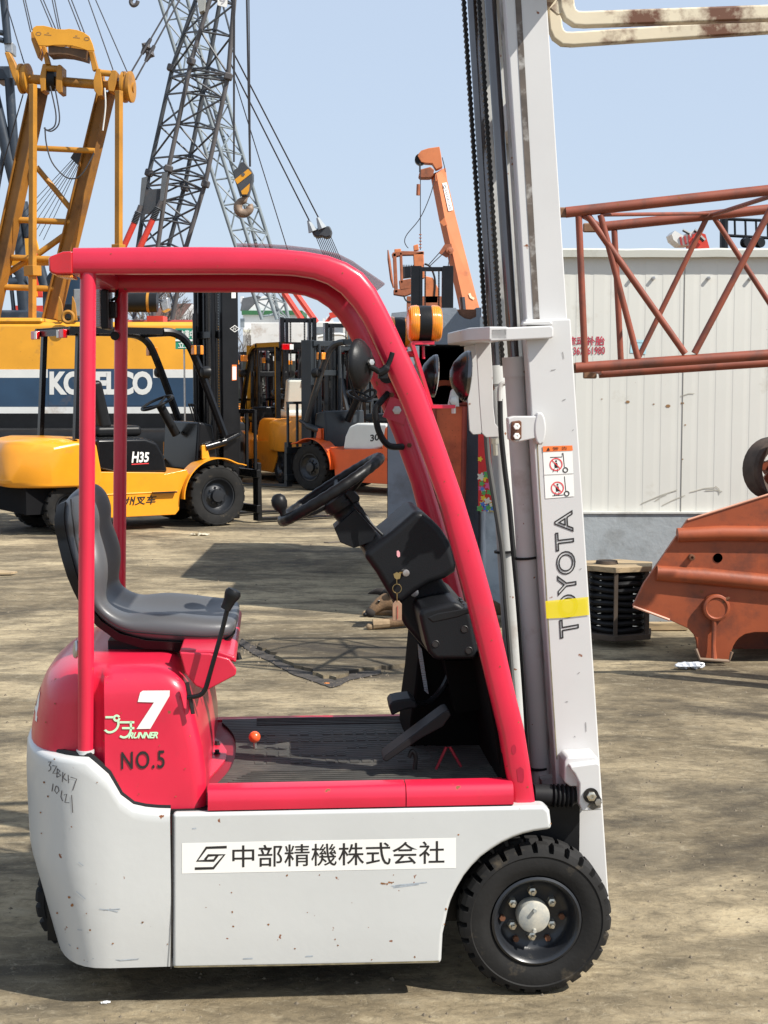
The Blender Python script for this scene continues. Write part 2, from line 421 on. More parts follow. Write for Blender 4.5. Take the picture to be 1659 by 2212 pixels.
# ---- chassis side panels
def px_poly(pts, yl): return [P(x, y, yl) for x, y in pts]
up = [(372, 1757), (1177, 1741), (1188, 1752), (1192.6, 1792), (1154, 1797.6), (1131, 1803), (1109, 1811), (1085, 1822), (1063, 1835.6), (1040, 1852), (1020, 1872), (1003, 1893), (990, 1915), (981, 1932), (974, 1948), (968, 1968), (964, 1988), (957, 2019), (372, 2023)]
fu = px_poly(up, -.5); fl = [P(954, 2084, -.5) + V(0, .004, 0), P(372, 2095, -.5) + V(0, .004, 0)]
mb = MB(); nu = len(fu); fr_ = fu + fl; bk_ = [V(q.x, -.44, q.z) for q in fr_]; nn_ = nu + 2
mb.add(fr_ + bk_, [tuple(range(nu)), (nu - 1, nu - 2, nu, nu + 1), tuple(range(nn_ + nn_ - 1, nn_ - 1, -1))] + [(i, (i + 1) % nn_, nn_ + (i + 1) % nn_, nn_ + i) for i in range(nu - 2)] + [(nu - 2, nu, nn_ + nu, nn_ + nu - 2), (nu, nu + 1, nn_ + nu + 1, nn_ + nu), (nu + 1, nu - 1, nn_ + nu - 1, nn_ + nu + 1), (nu - 1, 0, nn_, nn_ + nu - 1)])
mb.f[2] = tuple(reversed(list(range(nn_, nn_ + nu - 1)) + [nn_ + nu, nn_ + nu + 1, nn_ + nu - 1]))
BV['panel'] = mb.bvh()
panel = mb.build('chassis_panel', M['white'], truck, bevel=.011, seg=3)
MB_far = MB(); MB_far.v = list(mb.v); MB_far.f = list(mb.f); MB_far.flip().build('chassis_panel', M['white'], truck, bevel=.011)
zt = P(700, 1757, -.5).z
MB().bb(-.66, .12, -.435, .435, .10, zt - .012).bb(-.95, -.66, -.30, .30, .12, .6).bb(.10, .52, -.34, .34, .16, .50).build('chassis_core', M['black'], truck)
# ---- counterweight: plan sections stacked, its upper edge cut to the sweeping line
def zpt(x, y, yl=-.5): q = P(x, y, yl); return q.x, q.z
top_line = [zpt(*p) for p in [(372, 1755), (330, 1754), (293, 1749), (275, 1741), (261, 1729), (249, 1712), (237, 1693.6), (225, 1669), (213.6, 1646), (206, 1635), (197, 1626), (186, 1621)]]
top_line.sort(); XS = P(369, 1900, -.5).x
rear_tb = sorted((P(x, y, -.12).z, P(x, y, -.12).x) for x, y in [(60, 1575), (58, 1640), (60, 1690), (66, 1795), (89, 1866), (124, 1979), (150, 2050), (164, 2080), (200, 2096)])
def plan(xs, xr, hw, n=22, e=2.5, xc=-.76):
    pts = [(xs, -hw)] + [(lerp(xs, xc, i / 5), -hw) for i in range(1, 5)]
    for i in range(n + 1):
        a = math.pi * i / n
        sx = abs(math.sin(a)) ** (2 / e); cy = math.copysign(abs(math.cos(a)) ** (2 / e), math.cos(a))
        pts.append((xc - (xc - xr) * sx, -hw * cy))
    return pts + [(x, -y) for x, y in reversed(pts[:5])]
zb = P(250, 2094, -.5).z
NV = 14; cols = []
base = plan(XS, -1.04, .5); NU = len(base)
ztop = [min(table(x, top_line), .672) if x > -.8 else .672 for x, y in base]
rings = []
for v in range(NV + 1):
    t = v / NV; ring = []
    for u in range(NU):
        z = lerp(zb, ztop[u], t); xr = table(z, rear_tb)
        hw = .5 - .010 * max(0, (.30 - z) / .2) ** 1.5 if z < .3 else .5
        q = plan(XS, xr, hw)[u]; ring.append(V(q[0], q[1], z))
    rings.append(ring)
def inset(ring, d, dz):
    out = []
    for i in range(len(ring)):
        t = ring[min(i + 1, len(ring) - 1)] - ring[max(i - 1, 0)]; n = Vector((-t.y, t.x, 0)).normalized()
        n = -n if n.dot(Vector((ring[i].x + .6, ring[i].y, 0))) > 0 else n
        out.append(ring[i] + n * d + V(0, 0, dz))
    return out
T0 = rings[-1]
rings[-1] = inset(T0, 0, -.012)
rings += [inset(T0, .004, -.003), inset(T0, .012, .001), inset(T0, .042, .002), inset(T0, .046, -.05)]
mb = MB().loft(rings, False, False, closed=False)
# bottom and the cut front faces
mb.add(rings[0], [tuple(range(NU))])
BV['cw'] = mb.bvh()
cw = mb.build('counterweight', M['white'], truck, smooth=50)
lip = inset(T0, .040, .004)
MB().tube(lip, .0085, 8).build('edge_seal', M['rubber_trim'], truck)
# ---- red hood
hr = [(.46, -1.012), (.60, -1.012), (.69, -1.008), (.76, -.995), (.82, -.975), (.86, -.955), (.89, -.93), (.905, -.90)]
fx = sorted((P(x, y, -.46).z, P(x, y, -.46).x) for x, y in [(447, 1749), (446, 1690), (442, 1646), (432, 1594), (420, 1555), (407, 1500), (398, 1465), (390, 1435)])
def hood_plan(z, ins=0.0, nf=5):
    xr = table(z, hr) + ins; xf = table(z, fx) - ins; pts = []
    hw = .466 - .012 * max(0, (z - .55) / .3) - ins
    rf = .04
    for i in range(nf + 1):                     # near front corner
        a = R(90 * i / nf); pts.append((xf - rf + rf * math.cos(a), -(hw - rf) - rf * math.sin(a)))
    for i in range(1, 7): pts.append((lerp(xf - rf, -.765, i / 7), -hw))
    pts += [(-.768, -hw), (-.776, -hw + .022), (-.80, -hw + .030)]
    n = 20; xc = -.80; hw2 = hw - .03
    for i in range(1, n):
        a = math.pi * i / n
        sx = abs(math.sin(a)) ** (2 / 2.7); cy = math.copysign(abs(math.cos(a)) ** (2 / 2.7), math.cos(a))
        pts.append((xc - (xc - xr) * sx, -hw2 * cy))
    near = pts[:nf + 1 + 6 + 3]
    return pts + [(x, -y) for x, y in reversed(near)]
zh = [.46, .55, .62, .69, .75, .80, .835]
rings = [[V(x, y, z) for x, y in hood_plan(z)] for z in zh]
for k in range(1, 7):
    a = R(90 * k / 6); rings.append([V(x, y, .835 + .07 * math.sin(a)) for x, y in hood_plan(.835 + .07 * math.sin(a), .07 * (1 - math.cos(a)))])
mb = MB().loft(rings, False, True)
BV['hood'] = mb.bvh(); HOODV = rings
hood = mb.build('hood', M['red'], truck, smooth=60)
# recess line where the deck meets the hood, side wing and seat deck
wing = [(388, 1409), (452, 1412), (495, 1424), (511, 1446), (509, 1459), (446, 1492), (423, 1482), (400, 1455)]
MB().prism(px_poly(wing, -.43), (0, .012, 0)).build('seat_bracket', M['red'], truck, bevel=.004)
MB().prism(px_poly([(388, 1403), (470, 1405), (508, 1418), (511, 1432), (470, 1422), (388, 1416)], -.40), (0, .80, 0)).build('seat_deck', M['red'], truck, bevel=.006)
MB().tube([P(404, 1474, -.468), P(409, 1500, -.468), P(417, 1542, -.47)], .0055, 6).build('lever_slot', M['decal_black'], truck)
# ---- floor, mat, sills
ZF = .557
xf0, xf1 = -.70, P(1110, 1700, -.45).x
MB().bb(xf0, xf1, -.44, .44, ZF - .03, ZF).build('floor_plate', M['red_dull'], truck)
edge = [(459.6, 1699.5), (475.5, 1685.6), (499, 1658), (509, 1626), (507, 1594), (495, 1574.5), (479.5, 1561)]
pl = [K.Z(x, y, ZF + .010) for x, y in spl([Vector(p + (0,)) for p in edge], 4) and [(q.x, q.y) for q in spl([Vector(p + (0,)) for p in edge], 4)]]
pl = [V(q.x, q.y, ZF) for q in pl]
ynear = pl[0].y
pl = [V(pl[0].x, ynear, ZF)] + pl[1:] + [V(pl[-1].x, .42, ZF), V(.30, .42, ZF), V(.30, ynear, ZF)]
mtb = MB().prism(pl, (0, 0, .010))
for i in range(7): mtb.bb(pl[0].x + .03 + .012 * i, .29, ynear + .012 + .021 * i, ynear + .02 + .021 * i, ZF + .009, ZF + .0135)
for i in range(5): mtb.bb(-.38, .1, .405 - .02 * i, .413 - .02 * i, ZF + .009, ZF + .0135)
for i in range(16):
    for j in range(5):
        if random.random() < .75: mtb.bb(-.38 + .034 * i, -.355 + .034 * i, -.16 + .085 * j, -.155 + .085 * j + random.uniform(.02, .06), ZF + .009, ZF + .012)
mtb.build('floor_mat', M['mat'], truck)
zs1 = P(700, 1701, -.49).z; zs0 = P(700, 1745, -.49).z
def sill(x0, x1, sg):
    pf = [(-.43, zs0), (-.494, zs0), (-.496, zs0 + .022), (-.494, zs0 + .034), (-.486, zs1 - .004), (-.474, zs1), (-.43, zs1 + .001)]
    mb = MB().loft([[V(x, y, z) for y, z in pf] for x in (x0, x0 + .002, x1 - .002, x1)])
    if sg > 0: mb.flip(); mb.v = [(x, y, z - .024) for x, y, z in mb.v]
    return mb.build('sill', M['red'], truck, smooth=50)
for a, b in ((449, 875.8), (878.0, 1109)): sill(P(a, 1720, -.49).x, P(b, 1720, -.49).x, -1)
sill(xf0 + .05, xf1, 1)
MB().bb(P(450, 1749, -.49).x, P(1108, 1749, -.49).x, -.488, -.44, zs0 - .012, zs0 + .002).build('trim_strip', M['rubber_trim'], truck)
MB().bb(P(292, 1751, -.475).x, P(447, 1751, -.475).x, -.480, -.44, zs0 - .012, zs0 - .001).build('trim_strip', M['rubber_trim'], truck)
# bolted foot plate at the hood's front edge
fp = [K.Z(x, y, ZF) for x, y in [(446, 1690), (470, 1665), (488, 1643), (490, 1625), (478, 1606), (455, 1590), (430, 1592), (434, 1650)]]
MB().prism([V(q.x, q.y, ZF) for q in fp], (0, 0, .005)).build('foot_plate', M['red'], truck)
for x, y in ((469, 1612), (469, 1632)):
    q = K.Z(x, y, ZF); MB().lathe([(.011, .004), (.011, .008), (.0075, .009), (.0075, .017), (0, .0185)], (q.x, q.y, ZF), (0, 0, 1), 6).build('bolt', M['decal_black'], truck)
q = K.Z(552, 1624, ZF)
MB().tube([(q.x, q.y, ZF), P(550, 1598, q.y)], .0055, 8).build('knob_stem', M['steel'], truck)
MB().ball(P(550, 1592, q.y), .0175).build('orange_knob', M['orange_knob'], truck)
# ---- overhead guard
pairs = [((157, 534), (157, 591)), ((300, 532.5), (300, 591)), ((440, 532), (440, 591)), ((540, 533), (530, 591)), ((600, 536), (585, 592)), ((660, 542), (635, 594)), ((710, 551), (675, 600)), ((750, 566), (708, 612)), ((785, 588), (738, 632)), ((812, 621), (764, 661)), ((833, 660), (785, 692)), ((856, 706), (804, 729)), ((880, 758), (827, 779)), ((919.5, 842), (865, 862)), ((959, 953), (909, 969)), ((1004, 1082), (955, 1096)), ((1035.6, 1184.5), (982, 1199)), ((1064, 1287), (1010, 1300)), ((1090, 1389.5), (1036, 1402)), ((1112, 1487), (1059, 1497)), ((1135, 1579), (1081, 1588)), ((1148, 1659), (1094, 1668)), ((1159, 1739), (1108, 1743))]
YG = -.465
def guard_ring(o, i):
    a = P(*o, YG); b = P(*i, YG); d = (b - a); w = d.length; d = d / w; c = w * .22
    y0, y1 = YG, YG + .062; cc = .015
    return [a + d * c, a + d * (w - c), a + d * (w - c * .25) + V(0, .006, 0), b + V(0, cc + .006, 0), b + V(0, y1 - y0 - cc, 0), b - d * c + V(0, y1 - y0, 0), a + d * c + V(0, y1 - y0, 0), a + V(0, y1 - y0 - cc, 0), a + V(0, cc + .006, 0), a + d * (c * .25) + V(0, .006, 0)]
mb = MB().loft([guard_ring(*p) for p in pairs]); BV['guard'] = mb.bvh()
guard = mb.build('guard_rail', M['red'], truck, smooth=50); mb.flip().build('guard_rail', M['red'], truck, smooth=50)
rb = MB()
zr = P(400, 562, YG).z
pass
rb.bb(-.845, -.80, -.42, .42, zr - .03, zr + .012)
rb.build('roof_bar', M['red'], truck, bevel=.004)
rp_ = [P(x, y, -.40) - V(0, 0, .010) for x, y in [(165, 537), (440, 536), (560, 538), (620, 541), (680, 548), (730, 560), (765, 578), (790, 600)]]
MB().loft([[V(q.x, -.405, q.z), V(q.x, .405, q.z), V(q.x, .405, q.z + .004), V(q.x, -.405, q.z + .004)] for q in rp_]).build('roof_panel', M['red_dull'], truck)
rs = [(511, 529), (560, 529.5), (620, 533), (680, 540), (730, 551), (762, 567), (790, 587), (831, 615)]
pr = [P(x, y, -.40) for x, y in rs]
MB().loft([[q + V(0, 0, 0), q + V(0, .80, 0), q + V(0, .80, .004), q + V(0, 0, .004)] for q in pr]).build('roof_sheet', M['smoke'], truck, smooth=40)
pd = [P(190.5, 588, -.437), P(184.5, 1622, -.437)]
for sg in (0, 1):
    m1, m2 = MB().tube(pd, .0207, 18), MB().tube([pd[1] + V(0, 0, .004), pd[1] - V(0, 0, .006)], .024, 18)
    if sg: m1.flip(); m2.flip()
    m1.build('guard_post', M['red'], truck); m2.build('post_foot', M['white'], truck)
# ---- rear lamps, work lamp
for sgn in (-1, 1):
    lm = MB().prism(px_poly([(157, 542), (136, 543), (125, 547), (108, 553), (104.5, 558), (105, 584), (110, 590), (122, 593.5), (157, 593)], -.468), (0, .11, 0))
    am = MB().prism(px_poly([(118, 594.5), (157, 594), (157, 600), (140, 599), (126, 597)], -.462), (0, .10, 0))
    if sgn > 0: lm.flip(); am.flip()
    l = lm.build('rear_lamp', M['redlens'], truck, bevel=.006, seg=3); am.build('amber_lens', M['amber'], l, bevel=.002)
q = P(216, 668, .40); MB().box(q + V(.0, 0, 0), (.022, .15, .115)).build('work_lamp', M['greyplastic'], truck, bevel=.006)
q = P(231, 670, .40); MB().box(q, (.022, .15, .12)).box(q + V(.016, .0, .0), (.03, .07, .05)).build('lamp_housing', M['black'], truck, bevel=.005)
MB().tube(spl([P(240, 650, .40), P(252, 640, .40), P(252, 622, .41), P(243, 606, .41)]), .005, 6).build('lamp_cable', M['black'], truck)
q = P(250, 726, .425); MB().lathe([(.014, 0), (.014, .01), (0, .012)], q + V(0, -.018, 0), (0, -1, 0), 14).build('rubber_plug', M['black'], truck)
# round silver cap on the hood beside the post
q = P(164, 1403, -.40); MB().lathe([(.024, 0), (.024, .005), (.020, .009), (0, .010)], (q.x + .004, -.40, q.z), (-1, -.28, .12), 22).build('filler_cap', M['steel'], truck)
# ---- seat
B_ = [(150, 1066), (130, 1090), (127, 1118), (129, 1142), (133, 1160), (137, 1176), (148, 1210), (160, 1245), (172, 1275), (190, 1308), (218, 1342), (258, 1370), (316, 1387), (390, 1391), (450, 1391), (490, 1386), (507, 1370)]
D_ = [(160, 1058.5), (187, 1064), (205, 1090), (214, 1122), (210, 1146), (217, 1166), (230, 1202), (234, 1238), (229, 1272), (226, 1298), (248, 1318), (284, 1331), (330, 1320), (400, 1326), (455, 1334), (503, 1335), (516, 1350)]
DIP = [.004, .02, .036, .045, .034, .044, .05, .045, .034, .045, .04, .028, .045, .04, .02, .008, 0]
HWS = [.13, .175, .20, .208, .20, .21, .232, .24, .235, .235, .235, .24, .245, .245, .24, .225, .20]
rings = []; shell = []
for i in range(len(B_)):
    b = P(*B_[i], -.2); d = P(*D_[i], -.2); n = (d - b); hw = HWS[i]; dip = n.normalized() * DIP[i]
    e = b + n * .45
    ring = []
    for t, w in ((-1, 'e'), (-.97, 'f'), (-.84, 'd'), (-.66, 'd'), (-.44, 'c'), (0, 'c'), (.44, 'c'), (.66, 'd'), (.84, 'd'), (.97, 'f'), (1, 'e')):
        p = {'e': e, 'f': b + n * .78, 'd': d, 'c': d - dip}[w]; ring.append(V(p.x, t * hw, p.z))
    for t in (.93, .5, 0, -.5, -.93): ring.append(V(b.x, t * hw, b.z))
    rings.append(ring)
    nn = n.normalized() * -.016
    shell.append([V(b.x, -hw * .96, b.z) + n * .12, V(b.x, hw * .96, b.z) + n * .12, V(b.x, hw * .9, b.z) + nn, V(b.x, -hw * .9, b.z) + nn])
seat = MB().loft(rings).build('seat', M['seat'], truck, sub=2, smooth=0)
for p in seat.data.polygons: p.use_smooth = True
MB().loft(shell[1:]).build('seat_shell', M['black'], seat, smooth=50)
# piping along the near edge of the cushion
MB().tube(spl([P(B_[i][0] * .62 + D_[i][0] * .38 - 1, B_[i][1] * .62 + D_[i][1] * .38, -.2) * 1.0 - V(0, HWS[i] - .197, 0) for i in range(1, 16)], 4), .0022, 6).build('piping', M['black'], seat)
MB().bb(P(235, 1395, -.15).x, P(485, 1395, -.15).x, -.17, .17, .895, .93).build('seat_mount', M['black'], truck)
MB().tube([P(470, 1405, -.22), P(508, 1407, -.22), P(514, 1412, -.22)], .004, 8).tube([P(514, 1410, -.22), P(516, 1424, -.22)], [.006, .009], 8).build('seat_latch', M['black'], truck)
# ---- gear lever
MB().tube(spl([P(x, y, -.475) for x, y in [(492, 1312), (479, 1365), (462, 1425), (450, 1468), (443, 1489), (431, 1502), (404, 1507)]], 5), .0062, 10).build('lever', M['blackpaint'], truck)
a, b = P(487, 1316, -.475), P(508, 1272, -.475)
MB().lathe([(.0, -.002), (.0135, 0), (.014, .008), (.016, .026), (.021, .040), (.0215, .048), (.017, .056), (0, .059)], a, b - a, 16).build('lever_knob', M['black'], truck)
# ---- steering wheel and column
hub = P(715, 1057, 0); n = V(-.54, .017, .84).normalized(); u = V(.84, 0, .54).normalized(); v = n.cross(u)
WR = .167
rim = [hub + (u * math.cos(R(i * 3)) + v * math.sin(R(i * 3))) * WR for i in range(120)]
sw = MB().tube(rim, [.0158 + .0010 * (1 if (i // 2) % 2 else 0) for i in range(120)], 14, closed=True).build('steering_wheel', M['black'], truck, smooth=60)
sp = MB()
for a in (200, 320, 80):
    e = hub + (u * math.cos(R(a)) + v * math.sin(R(a))) * (WR - .005); sp.tube([hub - n * .03, lerp(hub, e, .5) - n * .022, e], [.018, .015, .011], 8)
sp.lathe([(.05, -.055), (.052, -.03), (.04, -.016), (0, -.01)], hub, n, 20)
sp.build('spoke', M['black'], sw)
kb = rim[int(198 / 3)]; kp = P(637, 1062, kb.y)
ax = (kp - kb).normalized()
MB().lathe([(.012, 0), (.009, .012), (.010, .026), (.019, .037), (.0235, .052), (.021, .068), (.012, .078), (0, .081)], kb, n * .7 + ax * .3, 18).build('spinner_knob', M['black'], sw)
c0 = P(735, 1080, 0); cd = -n
col = MB().lathe([(.030, 0), (.052, .004), (.050, .022), (.044, .028), (.040, .05), (.036, .058)], c0, cd, 20)
for i in range(7): col.lathe([(.040, .05 + .008 * i), (.043, .054 + .008 * i), (.040, .058 + .008 * i)], c0, cd, 20)
col.tube([c0 + cd * .05, c0 + cd * .25], .024, 14)
col.prism(px_poly([(722, 1141), (768, 1100), (813, 1150), (805, 1170), (765, 1184), (735, 1172)], -.06), (0, .12, 0))
col.build('steering_column', M['dash'], truck, bevel=.014, seg=3)
MB().tube(spl([P(768, 1090, -.06), P(784, 1108, -.075), P(806, 1136, -.09), P(831, 1160, -.10)], 4), [.009] * 4 + [.006] * 3 + [.0042] * 6, 8).build('signal_stalk', M['black'], truck)
q = P(762, 1085, -.05); MB().prism(px_poly([(746, 1068), (757, 1054), (778, 1074), (776, 1084), (762, 1088)], -.055), (0, .05, 0)).build('column_clip', M['dash'], truck, bevel=.004)
# ---- dashboard
bin_ = [(783, 1197), (797, 1186), (845, 1149), (893, 1107), (902, 1104), (913, 1106), (935, 1124), (953, 1142), (972, 1171), (989, 1223), (983, 1237), (961, 1251), (930, 1262), (902, 1278), (860, 1310), (845, 1293), (812, 1237)]
mb = MB().prism(px_poly(bin_, -.17), (0, .34, 0)); BV['dash'] = mb.bvh()
dash = mb.build('dashboard', M['dash'], truck, bevel=.034, seg=5)
MB().prism(px_poly([(846, 1142), (897, 1103), (905, 1108), (855, 1148)], -.10), (0, .18, 0)).build('display', M['decal_black'], dash)
cons = [(812, 1237), (845, 1293), (875, 1353), (905, 1388), (935, 1420), (985, 1400), (978, 1287), (945, 1235)]
MB().prism(px_poly(cons, -.10), (0, .22, 0)).build('steering_console', M['dash'], truck, bevel=.018, seg=3)
box = [(904, 1325), (915, 1314), (985, 1299), (1014, 1317), (1021, 1335), (1036, 1422), (1024, 1426), (940, 1427), (925, 1409), (912, 1360)]
mb = MB().prism(px_poly(box, -.30), (0, .52, 0)); BV['box'] = mb.bvh()
bx = mb.build('front_box', M['dash'], truck, bevel=.022, seg=4)
MB().prism(px_poly([(921, 1334), (945, 1324), (1016, 1312), (1020, 1322), (990, 1334), (935, 1346)], -.302), (0, .2, 0)).build('tray', M['black'], bx, bevel=.005)
fz = MB()
for i in range(9):
    for j in range(3): fz.box(P(930 + i * 8 + j * 3, 1318 - i * 2.3 + j * 6 - 4, -.2 + j * -.03), (.007, .02, .012))
fz.build('switch_keys', M['decal_black'], bx, bevel=.001)
dk = Decal(K, BV['box'], .001)
for x, y in ((1003.5, 1359), (941, 1391), (1013, 1405)):
    h = MB().lathe([(.0105, .001), (.009, .0025), (.0085, -.0008), (0, -.0008)], dk.hit(x, y, .0), (0, -1, 0), 16)
    h.build('screw_recess', M['decal_black'], bx)
dd = Decal(K, BV['dash'], .0012)
dd.polys([[(857, 1190), (861, 1189), (864, 1194), (864, 1202), (860, 1204), (857, 1200)]], mat('pink_sticker', (.75, .35, .38), .6), 'sticker', dash)
for (x, y), r in (((871, 1235), .008), ((889, 1277), .010)):
    q = P(x, y, -.172 if y < 1260 else -.102); MB().lathe([(r, 0), (r * .8, .012), (r * 1.25, .022), (r * 1.2, .030), (0, .032)], q, (.2, -1, 0), 16).build('push_knob', M['steel'], dash)
# cowl, pedal box
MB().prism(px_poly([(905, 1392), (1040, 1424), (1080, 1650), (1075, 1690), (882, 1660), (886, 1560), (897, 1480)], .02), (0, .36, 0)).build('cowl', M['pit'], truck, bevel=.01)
MB().prism(px_poly([(903, 1392), (911, 1402), (926, 1500), (917, 1492), (905, 1420)], .0), (0, .006, 0)).build('data_plate', M['greyplastic'], truck)
x1 = P(1085, 1560, -.40).x
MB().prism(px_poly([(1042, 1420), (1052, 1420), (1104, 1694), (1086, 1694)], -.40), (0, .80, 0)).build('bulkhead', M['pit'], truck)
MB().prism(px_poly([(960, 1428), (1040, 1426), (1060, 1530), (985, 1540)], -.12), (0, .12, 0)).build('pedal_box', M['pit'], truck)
ped = MB().prism(px_poly([(841, 1523), (848, 1515), (862, 1512), (886, 1509), (900, 1517), (902, 1530), (880, 1532), (860, 1540), (846, 1547)], -.16), (0, .11, 0)).build('brake_pedal', M['rubber_trim'], truck, bevel=.006)
MB().tube(spl([P(895, 1522, -.1), P(930, 1515, -.08), P(960, 1480, -.06), P(975, 1440, -.05)], 4), .010, 8).build('pedal_arm', M['blackpaint'], ped)
acc = MB().prism(px_poly([(827, 1643), (831, 1633), (958, 1538), (970, 1534), (975, 1545), (957, 1570), (912, 1594), (836, 1646)], -.34), (0, .09, 0))
acc.build('accelerator_pedal', M['rubber_trim'], truck, bevel=.004)
MB().tube(spl([P(884, 1636, -.30), P(890, 1622, -.30), P(898, 1636, -.30), P(896, 1662, -.30)], 4), .006, 8).build('hook', M['chain'], truck)
MB().tube([P(942, 1662, -.3), P(964, 1614, -.3), P(972, 1614, -.3), P(996, 1656, -.3)], .004, 6).build('wire_bracket', M['red_dull'], truck)
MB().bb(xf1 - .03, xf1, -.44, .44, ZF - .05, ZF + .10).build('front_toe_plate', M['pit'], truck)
# ---- lights, mirror and bracket on the guard's front legs
def legkit(sg):
    def bl(mb, nm, m, par=truck, **k):
        if sg > 0: mb.flip()
        return mb.build(nm, m, par, **k)
    y = -.40
    c = P(917, 699, y)
    l = bl(MB().lathe([(.040, -.021), (.0465, -.018), (.0475, 0), (.0465, .018), (.040, .021)], c, (1, 0, 0), 30).tube([c + V(0, 0, -.045), c + V(0, 0, -.058)], [.022, .030], 14), 'turn_signal', M['black'], smooth=40)
    for d in (-1, 1):
        ribs = []
        bl(MB().lathe([(.0465, .016 * d), (.0485, .022 * d), (.047, .036 * d), (.043, .042 * d), (.038, .044 * d), (.02, .047 * d), (0, .048 * d)], c, (1, 0, 0), 30), 'lens', M['amber'], l, smooth=40)
    br = MB()
    for a, b in (((888, 741), (936, 741)), ((889, 741), (931, 878)), ((930, 878), (981, 878))): br.bar(P(*a, y), P(*b, y), .009, .055, up=(0, 1, 0))
    br.tube([P(880, 765, y), P(895, 765, y)], .008, 8).tube([P(905, 848, y), P(921, 845, y)], .008, 8).tube([P(914, 741, y), P(915, 775, y)], .004, 8)
    bl(br, 'lamp_bracket', M['red'])
    hc = P(989, 811, y)
    hl = bl(MB().lathe([(0, -.022), (.014, -.021), (.035, -.013), (.054, .002), (.063, .012), (.066, .016), (.066, .022)], hc, (1, 0, -.08), 34), 'headlight', M['blackpaint'], smooth=40)
    bl(MB().lathe([(.066, .018), (.068, .021), (.068, .027), (.063, .029)], hc, (1, 0, -.08), 34), 'bezel', M['chrome'], hl)
    bl(MB().lathe([(.063, .027), (.05, .032), (.03, .035), (0, .036)], hc, (1, 0, -.08), 34), 'glass', M['lampglass'], hl)
    f = P(978, 866, y)
    bl(MB().prism(px_poly([(968, 878), (992, 878), (990, 855), (983, 835), (975, 845)], y - .01), (0, .02, 0)).lathe([(.011, 0), (.011, .012), (0, .013)], f + V(0, -.012, 0), (0, -1, 0), 6).tube([P(980, 878, y), P(980, 893, y)], .006, 8), 'lamp_foot', M['steel'], hl)
legkit(-1); legkit(1)
# mirror
mc = P(786, 786, -.50); ma = V(.90, -.42, .04).normalized()
mir = MB().lathe([(.0, .026), (.018, .025), (.019, .018), (.045, .010), (.062, -.004), (.0655, -.010), (.0655, -.016), (.062, -.018)], mc, ma, 36).build('mirror', M['black'], truck, smooth=40)
MB().lathe([(.062, -.0165), (0, -.012)], mc, ma, 36).build('mirror_glass', M['mirror'], mir)
MB().tube(spl([P(795, 790, -.52), P(808, 796, -.51), P(818, 803, -.50)], 3), .008, 8).tube(spl([P(817, 806, -.5), P(832, 798, -.5), P(842, 780, -.5), P(848, 761, -.5)], 4), [.011] * 6 + [.007] * 7, 8).box(P(827, 808, -.485), (.024, .035, .024)).build('mirror_arm', M['black'], mir, bevel=.002)
MB().lathe([(.008, 0), (.008, .01), (0, .011)], P(799, 783, -.53), (.5, -.9, .1), 6).build('mirror_bolt', M['steel'], mir)
MB().tube(spl([P(x, y, -.45) for x, y in [(757, 755), (751, 775), (754, 805), (760, 835), (770, 855), (788, 863), (805, 858), (812, 846), (800, 842), (786, 850)]], 5), .0036, 6).build('mirror_cable', M['black'], truck)
# bolts and plate on the far leg, grab handle
fl = [P(x, y, .398) for x, y in [(836, 838), (838, 936), (905, 1148)]]
MB().tube(spl([P(838, 850, .40), P(824, 866, .38), P(811, 884, .37), P(814, 916, .37), P(822, 940, .37), P(834, 958, .37), P(848, 965, .38), P(870, 965, .40)], 4), .0105, 10).build('grab_handle', M['black'], truck)
MB().box(P(857, 886, .398), (.07, .012, .07), Matrix.Rotation(R(20), 3, 'Y')).build('handle_plate', M['red'], truck)
for x, y, r in ((857, 886, .014), (846, 853, .008), (884, 962, .008)):
    MB().lathe([(r, 0), (r, r * .7), (r * .6, r * .75), (r * .6, r * 1.1), (0, r * 1.1)], P(x, y, .392), (0, -1, 0), 6).build('bolt', M['steel'] if r > .01 else M['rustbolt'], truck)
MB().lathe([(.024, 0), (.024, .02), (0, .024)], P(835, 812, .39), (0, -1, 0), 16).build('rubber_plug', M['black'], truck)
# ---- wheels
def tyre(y0, w, Rr, ri, N=28):
    mb = MB(); rings = []
    def sec(k1, k2):
        g = .021
        def r(k): return Rr - (0 if k else g)
        m = y0 + w / 2
        return [(ri, y0 + .018), (ri + .006, y0 + .008), (ri + .02, y0 + .003), (Rr - .052, y0 - .002), (Rr - .030, y0 + .001), (Rr - .027, y0 - .002), (Rr - .018, y0 + .001),
                (r(k1) - .008 if k1 else r(k1) - .003, y0 + .006), (r(k1), y0 + .020), (r(k1), m - .012), (Rr - .008, m), (r(k2), m + .012), (r(k2), y0 + w - .02), (r(k2) - .008, y0 + w - .006), (Rr - .03, y0 + w), (ri + .02, y0 + w - .003), (ri, y0 + w - .018)]
    prof = []
    for i in range(N):
        for f, k1, k2 in ((0.0, 0, 1), (.04, 1, 1), (.30, 1, 1), (.34, 1, 0), (.52, 1, 0), (.56, 1, 1), (.70, 1, 1), (.74, 0, 1), (.97, 0, 1)):
            prof.append((2 * math.pi * (i + f) / N, sec(k1, k2)))
    rr = []
    for a, s in prof: rr.append([V(r * math.sin(a), y, r * math.cos(a)) for r, y in s])
    return rr
def put_tyre(mb, rr, c):
    rr = [[q + c for q in r] for r in rr]; n = len(rr[0]); m = len(rr)
    mb.add([q for r in rr for q in r], [(i * n + k, i * n + k + 1, ((i + 1) % m) * n + k + 1, ((i + 1) % m) * n + k) for i in range(m) for k in range(n - 1)])
    return mb
WC = V(.376, 0, .207); y0 = -.490
